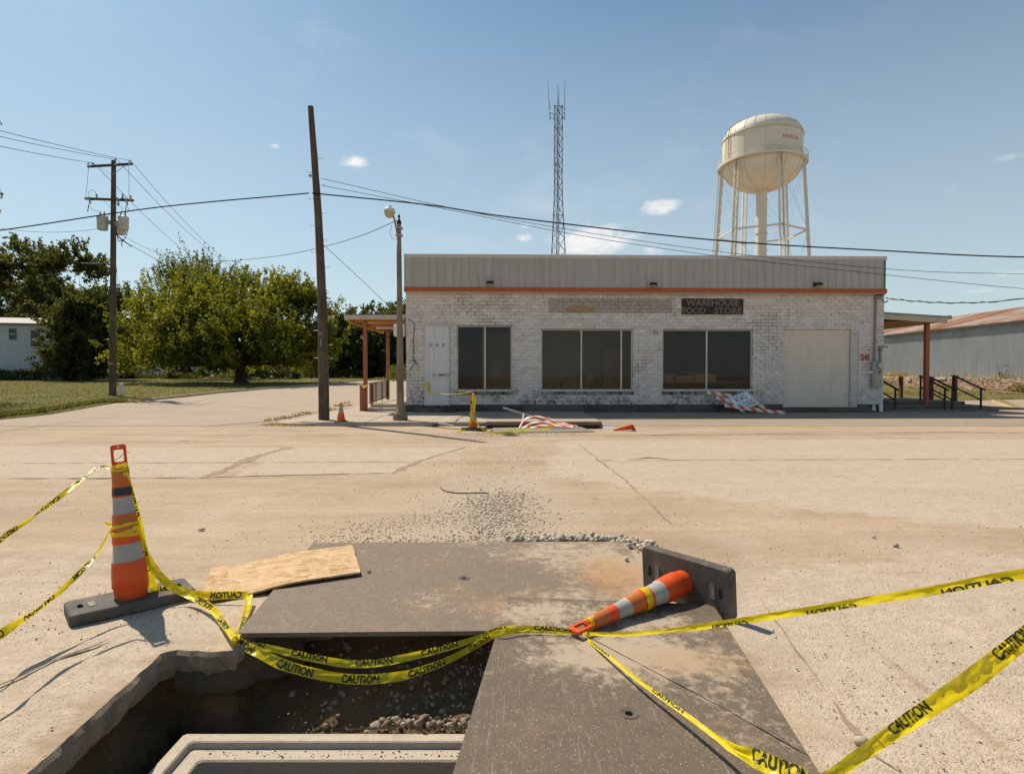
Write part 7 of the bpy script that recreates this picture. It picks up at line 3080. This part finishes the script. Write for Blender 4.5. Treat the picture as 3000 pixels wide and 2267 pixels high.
def tape(pts, lab, flip=False, phase=0.05, mode='cam', twist=None, ink=True, n=14, pitch=.37, lo=0.0):
    """pts: (x,y,z,width); the ribbon's face turns to the road user (mode cam) or lies flat"""
    C4 = [Vector((p[0], p[1], p[2])) for p in pts]
    path = catmull(C4, n)
    Wd = []
    for i in range(len(pts) - 1):
        for k in range(n):
            s = k / n
            s = s * s * (3 - 2 * s)
            Wd.append(pts[i][3] * (1 - s) + pts[i + 1][3] * s)
    Wd.append(pts[-1][3])
    ss = [0.0]
    for i in range(1, len(path)):
        ss.append(ss[-1] + (path[i] - path[i - 1]).length)
    fr = []
    for i, p in enumerate(path):
        tg = (path[min(i + 1, len(path) - 1)] - path[max(0, i - 1)]).normalized()
        if mode == 'flat':
            w = Vector((0, 0, 1)).cross(tg)
        else:
            vw = (p - CAM).normalized()
            w = tg.cross(vw)
            w = w if w.length > .05 else Vector((0, 0, 1)).cross(tg)
        w.normalize()
        nn = tg.cross(w)
        a = .35 * mnoise.noise(Vector((ss[i] * 5, 1.7, phase * 9)))
        if twist:
            a += twist(ss[i])
        w = (w * math.cos(a) + nn * math.sin(a)).normalized()
        fr.append((p, tg, w, tg.cross(w).normalized()))
    P = []
    K = 6
    for i, (p, tg, w, nn) in enumerate(fr):
        row = []
        for j in range(K + 1):
            r_ = j / K - .5
            cr = .10 * (r_ * r_ * 4) + .16 * mnoise.noise(Vector((ss[i] * 24, r_ * 3, phase * 7))) + .10 * mnoise.noise(Vector((ss[i] * 6, r_ * 9, phase * 3)))
            row.append(p + w * (r_ * Wd[i]) + nn * cr * Wd[i])
        P.append(row)
    o = thing('caution_tape', lab, 'tape', path[0], 0, 'yellow caution tape')
    mb = MB()
    mb.grid(P)
    mb.build('ribbon', M['tape'], o, smooth=60)
    if ink:
        s0 = phase
        import bisect
        while s0 + .22 < ss[-1]:
            mb = MB()
            for side in (1, -1):
                q = []
                for v in CAUT[0]:
                    lx = (v.x - cw0) * CK
                    s = s0 + (lx if not flip else .21 - lx)
                    i = min(len(ss) - 2, max(0, bisect.bisect_right(ss, s) - 1))
                    f = (s - ss[i]) / max(1e-6, ss[i + 1] - ss[i])
                    r_ = max(-.5, min(.5, (v.y - .023) / .057 + lo))
                    def bil(ii):
                        jj = (r_ + .5) * K
                        j0 = min(K - 1, max(0, int(jj)))
                        return P[ii][j0].lerp(P[ii][j0 + 1], jj - j0)
                    pp = bil(i).lerp(bil(i + 1), f)
                    q.append(pp + fr[i][3] * side * .0012)
                mb.add(q, CAUT[1])
            mb.build('lettering', M['tapeink'], o)
            s0 += pitch
    return o


def px(u, v, Y, w):
    p = atY(u, v, Y)
    return (p.x, p.y, p.z, w)


def pz(u, v, z, w):
    p = atZ(u, v, z)
    return (p.x, p.y, p.z, w)


def cone_pt(zl, ang, rad):
    """point on the standing channelizer: height along its axis, angle seen from the camera (0 = facing), radius"""
    loc = sm_.to_3x3().inverted() @ Vector((math.sin(R(ang)), -math.cos(R(ang)), 0))
    return STM @ Vector((loc.x * rad, loc.y * rad, zl))


tw = lambda s: 0.0
# left pair, running from the standing channelizer towards the viewer
a = cone_pt(.905, -60, .055)
tape([(a.x, a.y, a.z, .018), px(285, 1372, 3.85, .026), px(200, 1436, 3.62, .030), px(110, 1502, 3.38, .030), px(30, 1558, 3.13, .030), px(-60, 1612, 2.9, .034), (-2.66, 2.2, .62, .04), (-2.62, 1.6, .88, .03)],
     'caution tape from the top of the standing channelizer to the left', twist=lambda s: 1.0 * math.sin(s * 6.2 + .6))
a = cone_pt(.50, -75, .088)
tape([(a.x, a.y, a.z, .018), px(285, 1622, 3.72, .026), px(215, 1695, 3.50, .032), px(120, 1775, 3.25, .038), px(40, 1830, 3.08, .046), px(-60, 1890, 2.85, .05), (-2.66, 2.1, .15, .05), (-2.62, 1.62, .50, .04)],
     'caution tape from the middle of the standing channelizer down to the left', phase=.2, twist=lambda s: .95 * math.sin(s * 5.5 + 1))
# strands from the channelizer to the plate corner
a = cone_pt(.87, 60, .06)
tape([(a.x, a.y, a.z, .030), px(385, 1455, 3.92, .050), px(405, 1540, 3.93, .056), px(422, 1627, 3.94, .056), px(444, 1700, 3.95, .05), pz(458, 1726, .075, .05), pz(508, 1723, .075, .05), pz(561, 1739, .045, .05), pz(630, 1743, .05, .05), pz(690, 1742, .055, .05), pz(728, 1742, .055, .045)],
     'caution tape hanging down the standing channelizer and across its base to the board', flip=True, phase=.12)
tape([pz(728, 1742, .056, .05), pz(727, 1775, .03, .045), pz(716, 1808, .025, .035), pz(702, 1846, .025, .030), pz(692, 1874, .034, .03), px(712, 1884, 3.355, .035), px(795, 1899, 3.34, .036), px(893, 1922, 3.32, .040), px(1003, 1942, 3.31, .042),
      px(1060, 1944, 3.31, .042), px(1129, 1938, 3.31, .042), px(1206, 1922, 3.32, .040), px(1312, 1896, 3.36, .036), px(1401, 1868, 3.41, .030), pz(1456, 1848, .085, .034), pz(1520, 1841, .09, .034), pz(1600, 1842, .085, .030), pz(1680, 1850, .085, .022)],
     'upper of the two caution tape strands sagging across the pit mouth', phase=.30, lo=.15)
a = cone_pt(.52, 70, .09)
tape([(a.x, a.y, a.z, .040), px(423, 1614, 3.94, .046), px(460, 1677, 3.93, .050), px(506, 1719, 3.91, .050), px(557, 1744, 3.88, .048), pz(619, 1781, .045, .044), pz(653, 1823, .03, .040), pz(686, 1869, .04, .035), px(697, 1880, 3.35, .05), px(763, 1914, 3.31, .054),
      px(824, 1944, 3.29, .056), px(913, 1970, 3.28, .054), px(1007, 1987, 3.28, .052), px(1088, 1989, 3.28, .052), px(1170, 1980, 3.29, .050), px(1215, 1969, 3.30, .044), px(1292, 1942, 3.34, .038), px(1373, 1902, 3.40, .034), pz(1448, 1858, .075, .036), pz(1520, 1845, .08, .034), pz(1600, 1846, .078, .030), pz(1682, 1853, .075, .022)],
     'lower of the two caution tape strands sagging deep across the pit mouth', phase=.74)
# right-hand tapes
tape([px(1690, 1852, 3.36, .020), px(1800, 1858, 3.10, .020), px(1950, 1847, 2.80, .018), px(2050, 1835, 2.62, .026), px(2250, 1806, 2.30, .026), px(2500, 1766, 2.0, .026), px(2750, 1726, 1.76, .026), px(3000, 1681, 1.56, .028), (1.50, 1.3, 1.10, .03), (1.87, .5, 1.03, .025)],
     'caution tape stretched from the toppled channelizer up to the right', flip=True, phase=1.02, pitch=.50, lo=-.42)
tape([px(1700, 1855, 3.36, .018), pz(1740, 1888, .07, .016), pz(1800, 1935, .09, .016), pz(1875, 1996, .10, .018), pz(1950, 2050, .11, .020), pz(2030, 2108, .12, .020), pz(2100, 2160, .13, .020), pz(2150, 2192, .15, .034), pz(2230, 2228, .17, .062), pz(2330, 2272, .19, .066), pz(2385, 2296, .19, .05),
      pz(2440, 2268, .20, .036), px(2560, 2182, 2.0, .042), px(2700, 2088, 2.1, .054), px(2850, 1986, 2.2, .066), px(2950, 1908, 2.27, .062), px(3000, 1868, 2.3, .064), (2.7, 2.6, .72, .06), (3.42, 2.92, .93, .04)],
     'caution tape dipping low over the dark plate and rising to the right', flip=False, phase=.18, pitch=.60, lo=.2)


# wraps round the channelizers
def wrap(mtx, bands, lab):
    o = None
    mb = MB()
    for (zl, rad, h, tiltd, seed) in bands:
        P = []
        for k in range(33):
            th = 2 * PI * k / 32
            z = zl + tiltd * math.sin(th + seed)
            rr = rad * (1.03 + .03 * mnoise.noise(Vector((th, seed, 0))))
            P.append([mtx @ Vector((rr * math.cos(th), rr * math.sin(th), z - h / 2)), mtx @ Vector((rr * .985 * math.cos(th), rr * .985 * math.sin(th), z + h / 2 + .006 * mnoise.noise(Vector((th * 2, seed, 3)))))])
        mb.grid(P)
    o = mb.build('caution_tape', M['tape'], smooth=60)
    return tag(o, lab, 'tape', 'yellow caution tape')


wrap(STM, [(.500, .080, .030, .020, 1), (.478, .083, .022, -.015, 2), (.520, .077, .020, .018, 3)], 'caution tape wound round the middle of the standing channelizer')
wrap(STM, [(.905, .045, .022, .006, 4), (.918, .044, .016, -.008, 5), (.893, .050, .014, .008, 6)], 'caution tape knotted round the top of the standing channelizer')
wrap(fm, [(.455, .0665, .052, .012, 2)], 'band of caution tape round the toppled channelizer')
wrap(fm, [(.918, .034, .03, .004, 2)], 'knot of caution tape at the handle of the toppled channelizer')
tg_ = [cone_pt(.515, -80, .09), cone_pt(.53, -100, .115), cone_pt(.55, -95, .14)]
tape([(p.x, p.y, p.z, .018) for p in tg_], 'short loose tape end sticking out of the standing channelizer', ink=False)
mb = MB()
q0, q1 = STM @ Vector((-.03, 0, .95)), STM @ Vector((.045, 0, 1.0))
mb.tube([q0, (q0 + q1) / 2 + Vector((0, -.01, -.01)), q1, q1 + Vector((.04, -.03, -.005))], .002, 5)
tag(mb.build('cable_tie', M['black']), 'thin black cable tie through the handle of the standing channelizer', 'cable tie')

# far tapes by the store door
fa_top = fa + Vector((0, 0, .93))
d0 = BM @ Vector((fac(1256.5, 1122)[0], -.08, fac(1256.5, 1122)[1]))
dl = atY(1256.5, 1148, 22.2)
tape([(d0.x, d0.y, d0.z, .05), (dl.x, dl.y - .05, dl.z, .06), px(1275, 1150, 21.5, .04), px(1305, 1154, 20.4, .03), px(1345, 1153, 18.8, .028), px(1380, 1148, 17.0, .025), (fa_top.x, fa_top.y - .06, fa_top.z, .04)],
     'caution tape slung from the metal door to the far channelizer', ink=False)
tape([(d0.x, d0.y - .01, d0.z + .04, .05), px(1243, 1128, 22.1, .05), px(1230, 1134, 22.1, .05)], 'loose tape end fluttering at the door handle', ink=False)
tape([(fa_top.x - .04, fa_top.y - .07, fa_top.z, .05), px(1386, 1190, 16.35, .05), px(1379, 1213, 16.3, .05), px(1383, 1224, 16.3, .05), px(1377, 1243, 16.3, .05), px(1370, 1258, 16.4, .045), pz(1355, 1263, .01, .05), pz(1338, 1265, .01, .06)],
     'caution tape hanging from the far channelizer down to the road', ink=False)
tape([(fa_top.x + .02, fa_top.y - .07, fa_top.z - .02, .05), px(1391, 1180, 16.35, .05), px(1389, 1205, 16.33, .05), px(1384, 1222, 16.3, .05), px(1400, 1242, 16.2, .045), px(1415, 1258, 16.1, .045), pz(1440, 1266, .03, .05), pz(1500, 1267, .03, .05), pz(1545, 1261, .03, .05), pz(1610, 1258, .03, .05)],
     'caution tape trailing from the far channelizer over the grey cover sheet', ink=False)
tape([pz(1480, 1257, .03, .05), pz(1540, 1255, .03, .05), px(1600, 1250, 17.0, .05), px(1640, 1251, 17.0, .05)], 'caution tape lying along the foot of the bent barricade', ink=False)
tape([px(1063, 1131, 22.7, .07), px(1068, 1133, 22.6, .07), px(1074, 1128, 22.6, .06)], 'scrap of yellow tape tied between the corner posts', ink=False)

# ------------------------------------------------------------------ barricades across the road
def stripe_mat():
    m, t = newmat('barricade_stripes')
    uv = t.n('TexCoord').outputs['UV']
    sp = t.n('SeparateXYZ', None, Vector=uv)
    p = t.pos()
    n2 = t.noise(p, 20, 5, .65)
    k = t.math('FRACT', t.math('ADD', t.math('MULTIPLY', sp.outputs[0], 2.56), t.math('MULTIPLY', sp.outputs[1], .38)))
    s = t.math('GREATER_THAN', k, .5)
    col = t.mix(s, (.68, .65, .60), (.72, .135, .03))
    col = t.mix(t.rng(n2, .55, .75, 0, .4), col, (.45, .34, .25))
    t.out(t.bsdf(col, .5, 0, .35))
    return m


M['stripe'] = stripe_mat()


def board(pts, w, parent, up, name='board', thick=.02):
    path = catmull([Vector(p) for p in pts], 6)
    ss = [0.0]
    for i in range(1, len(path)):
        ss.append(ss[-1] + (path[i] - path[i - 1]).length)
    P, U = [], []
    B = []
    for i, p in enumerate(path):
        tg = (path[min(i + 1, len(path) - 1)] - path[max(0, i - 1)]).normalized()
        u = Vector(up)
        u = (u - tg * u.dot(tg)).normalized()
        nn = tg.cross(u)
        if nn.y > 0: nn = -nn
        P.append([p - u * w / 2, p + u * w / 2])
        U.append([(ss[i], 0), (ss[i], 1)])
        B.append([p - u * w / 2 - nn * thick, p + u * w / 2 - nn * thick])
    mb = MB()
    mb.grid(P, U)
    mb.grid([r_[::-1] for r_ in B], U)
    o = mb.build(name, M['stripe'], parent, smooth=40)
    m2 = MB()
    m2.grid([[a[1], b[1]] for a, b in zip(P, B)])
    m2.grid([[b[0], a[0]] for a, b in zip(P, B)])
    m2.add([P[0][0], P[0][1], B[0][1], B[0][0]], [(0, 1, 2, 3)])
    m2.add([P[-1][0], P[-1][1], B[-1][1], B[-1][0]], [(3, 2, 1, 0)])
    m2.build('edge', M['refl'], o)
    return o


def zb1(x, y, Y):
    return atY(1330 + x / 4.424, 1120 + y / 4.424, Y)


bar = thing('bent_barricade', 'buckled orange and white striped barricade collapsed over the storm drain', 'barricade', (.5, 17.2, 0))
upv = (0, .92, .40)
board([zb1(845, 585, 16.9), zb1(885, 515, 17.0), zb1(960, 455, 17.1), zb1(1060, 440, 17.2), zb1(1200, 462, 17.2), zb1(1400, 522, 17.1), zb1(1600, 572, 17.0)], .10, bar, upv)
board([zb1(890, 590, 16.7), zb1(965, 545, 16.8), zb1(1060, 515, 16.9), zb1(1180, 512, 16.9), zb1(1300, 530, 16.9), zb1(1450, 548, 16.9), zb1(1540, 565, 16.9)], .10, bar, upv)
board([zb1(990, 588, 16.4), zb1(1090, 562, 16.5), zb1(1200, 552, 16.6), zb1(1330, 556, 16.6), zb1(1440, 568, 16.6), zb1(1550, 576, 16.6)], .12, bar, upv)
mb = MB()
a, b = zb1(640, 330, 17.9), zb1(1180, 495, 17.2)
mb.beam(a, b, .05, .05)
mb.build('post', M['galv'], bar)
mb = MB()
for k in range(34):
    c = a.lerp(b, (k + .5) / 34)
    mb.box(-.011, .011, -.0275, .0275, -.011, .011, Matrix.Translation(c))
mb.build('post_holes', M['ink'], bar)
MB().beam(zb1(905, 415, 17.5), zb1(865, 600, 17.0), .05, .05).build('post', M['galv'], bar)


def zc1(x, y, extra=0.0):
    v = 1130 + y / 4.424
    Y = 22.30 - (v - 1144) / 68 * .75 + extra
    return atY(1960 + x / 4.424, v, Y)


rc = thing('road_closed_barricade', 'fallen striped barricade with a white ROAD CLOSED sign leaning against the store', 'barricade', (8.5, 21.9, .12))
board([zc1(495, 82), zc1(840, 142), zc1(1255, 285)], .13, rc, (0, .35, 1))
board([zc1(612, 150, -.03), zc1(800, 205, -.03), zc1(1100, 290, -.03)], .13, rc, (0, .35, 1))
board([zc1(722, 250, -.10), zc1(1000, 292, -.10), zc1(1300, 330, -.08), zc1(1518, 348, -.08)], .14, rc, (0, .5, 1))
for (x0, y0, x1, y1) in [(895, 290, 1000, 372), (960, 325, 985, 318)]:
    MB().beam(zc1(x0, y0, .05), zc1(x1, y1, -.05), .04).build('leg', M['galv'], rc)
TL, TR_, BR2 = zc1(757, 166, -.06), zc1(1000, 63, -.06), zc1(1185, 226, -.08)
ux_ = (TR_ - TL)
vy_ = (BR2 - TR_)
nn_ = ux_.cross(vy_).normalized()
if nn_.y > 0: nn_ = -nn_
wS, hS = ux_.length, vy_.length


def sp_(x, y, off):
    return TL + ux_ * x + vy_ * y + nn_ * off


mb = MB()
c4 = [sp_(0, 0, 0), sp_(1, 0, 0), sp_(1, 1, 0), sp_(0, 1, 0)]
b4 = [p - nn_ * .01 for p in c4]
mb.add(c4 + b4, [(0, 3, 2, 1), (4, 5, 6, 7), (0, 1, 5, 4), (1, 2, 6, 5), (2, 3, 7, 6), (3, 0, 4, 7)])
sgn = mb.build('sign', simple('sign_white', (.84, .84, .82), (.78, .78, .76), 8, .4, bump=.02), rc)
mb = MB()
for (x0, x1, y0, y1) in [(.02, .98, .03, .05), (.02, .98, .95, .97), (.02, .034, .05, .95), (.966, .98, .05, .95)]:
    mb.add([sp_(x0, y0, .003), sp_(x1, y0, .003), sp_(x1, y1, .003), sp_(x0, y1, .003)], [(0, 3, 2, 1)])
for (txt, yb_, wd) in (('ROAD', .45, .56), ('CLOSED', .88, .84)):
    vs, fs = text_mesh(txt, .33, .0, 1.0)
    x0 = min(v.x for v in vs)
    w = max(v.x for v in vs) - x0
    mb.add([sp_(.5 + ((v.x - x0) / w - .5) * wd, yb_ - v.y, .003) for v in vs], fs)
mb.build('lettering', M['ink'], sgn)

# fallen orange flap in the gutter
p = gnd(1825, 1262)
cf = thing('crushed_cone', 'flattened orange cone lying in the gutter right of the drain', 'cone', p, 0)
mb = MB()
P = []
for i in range(9):
    s = i / 8
    c = atY(1797 + 52 * s, 1261 - 9 * s, p.y)
    c.z = .02 + .10 * s
    r_ = .02 + .075 * s
    P.append([c + Vector((0, r_ * math.cos(2 * PI * k / 12), r_ * .9 * math.sin(2 * PI * k / 12))) for k in range(13)])
mb.grid(P)
mb.build('body', M['orange'], cf, smooth=60)
mb = MB()
e = atY(1849, 1252, p.y)
mb.add([Vector((e.x, p.y - .1, .02)), Vector((e.x + .10, p.y - .12, .01)), Vector((e.x + .14, p.y + .1, .06)), Vector((e.x - .02, p.y + .1, .20)), Vector((e.x + .03, p.y, .19))], [(0, 1, 4), (1, 2, 4), (2, 3, 4), (3, 0, 4)])
mb.build('torn_skirt', M['orange'], cf)

# small traffic cone on the kerb
p = atZ(997, 1235, WZ + .008)
cn = thing('traffic_cone', 'small orange traffic cone with two white collars on the kerb beside the bare pole', 'cone', (p.x, p.y + .08, WZ + .004), R(8))
MB().bbox(-.17, .17, -.17, .17, 0, .03, .012).build('base', M['rubber'], cn, world=False)
prof = lambda z: .125 - (.125 - .022) * (z - .03) / .54
MB().lathe([(.14, .03), (.135, .045), (prof(.05), .05), (prof(.26), .26)], 24, cap=False).build('cone_skirt', M['orange'], cn, world=False, smooth=50)
MB().lathe([(prof(.26) + .002, .26), (prof(.34) + .002, .34)], 24, cap=False).build('white_collar', M['refl'], cn, world=False, smooth=50)
MB().lathe([(prof(.34), .34), (prof(.375), .375)], 24, cap=False).build('cone_middle', M['orange'], cn, world=False, smooth=50)
MB().lathe([(prof(.375) + .002, .375), (prof(.49) + .002, .49)], 24, cap=False).build('white_collar', M['refl'], cn, world=False, smooth=50)
MB().lathe([(prof(.49), .49), (prof(.56), .56), (.018, .575), (.004, .578)], 24, cap=False).build('cone_tip', M['orange'], cn, world=False, smooth=50)

# bottle in the gutter
p = gnd(1280, 1247)
bt = thing('bottle', 'small brown bottle lying against the kerb', 'bottle', (p.x, SWY - .06, .035))
bm_ = Matrix.Rotation(R(90), 4, 'Y')
MB().lathe([(.028, -.10), (.032, -.09), (.032, .04), (.014, .08), (.012, .12)], 12, bm_).build('body', simple('brown_glass', (.05, .025, .012), None, 5, .15, bump=0), bt, world=False, smooth=50)
MB().lathe([(.013, .121), (.013, .135)], 12, bm_).build('cap', M['whitep'], bt, world=False)
# dead leaf on the concrete ledge
mb = MB()
lf = atZ(1223, 2229, ZR - .05)
for k in range(7):
    a = k * .9
    mb.add([lf + Vector((0, 0, .006)), lf + Vector((.022 * math.cos(a), .022 * math.sin(a), .012)), lf + Vector((.022 * math.cos(a + .8), .022 * math.sin(a + .8), .002))], [(0, 1, 2)])
tag(mb.build('dead_leaf', simple('brown_leaf', (.36, .15, .07), (.28, .11, .05), 60, .8)), 'curled brown leaf lying on the concrete ledge', 'leaf')
# strip of old strapping on the gravel
mb = MB()
mb.tube(catmull([atZ(u, v, .008) for u, v in [(1291, 1427), (1300, 1436), (1330, 1443), (1380, 1444), (1412, 1443), (1430, 1445)]], 5), .008, 5)
tag(mb.build('wire_scrap', M['rubber']), 'curved scrap of dark wire lying on the road beyond the gravel', 'wire')
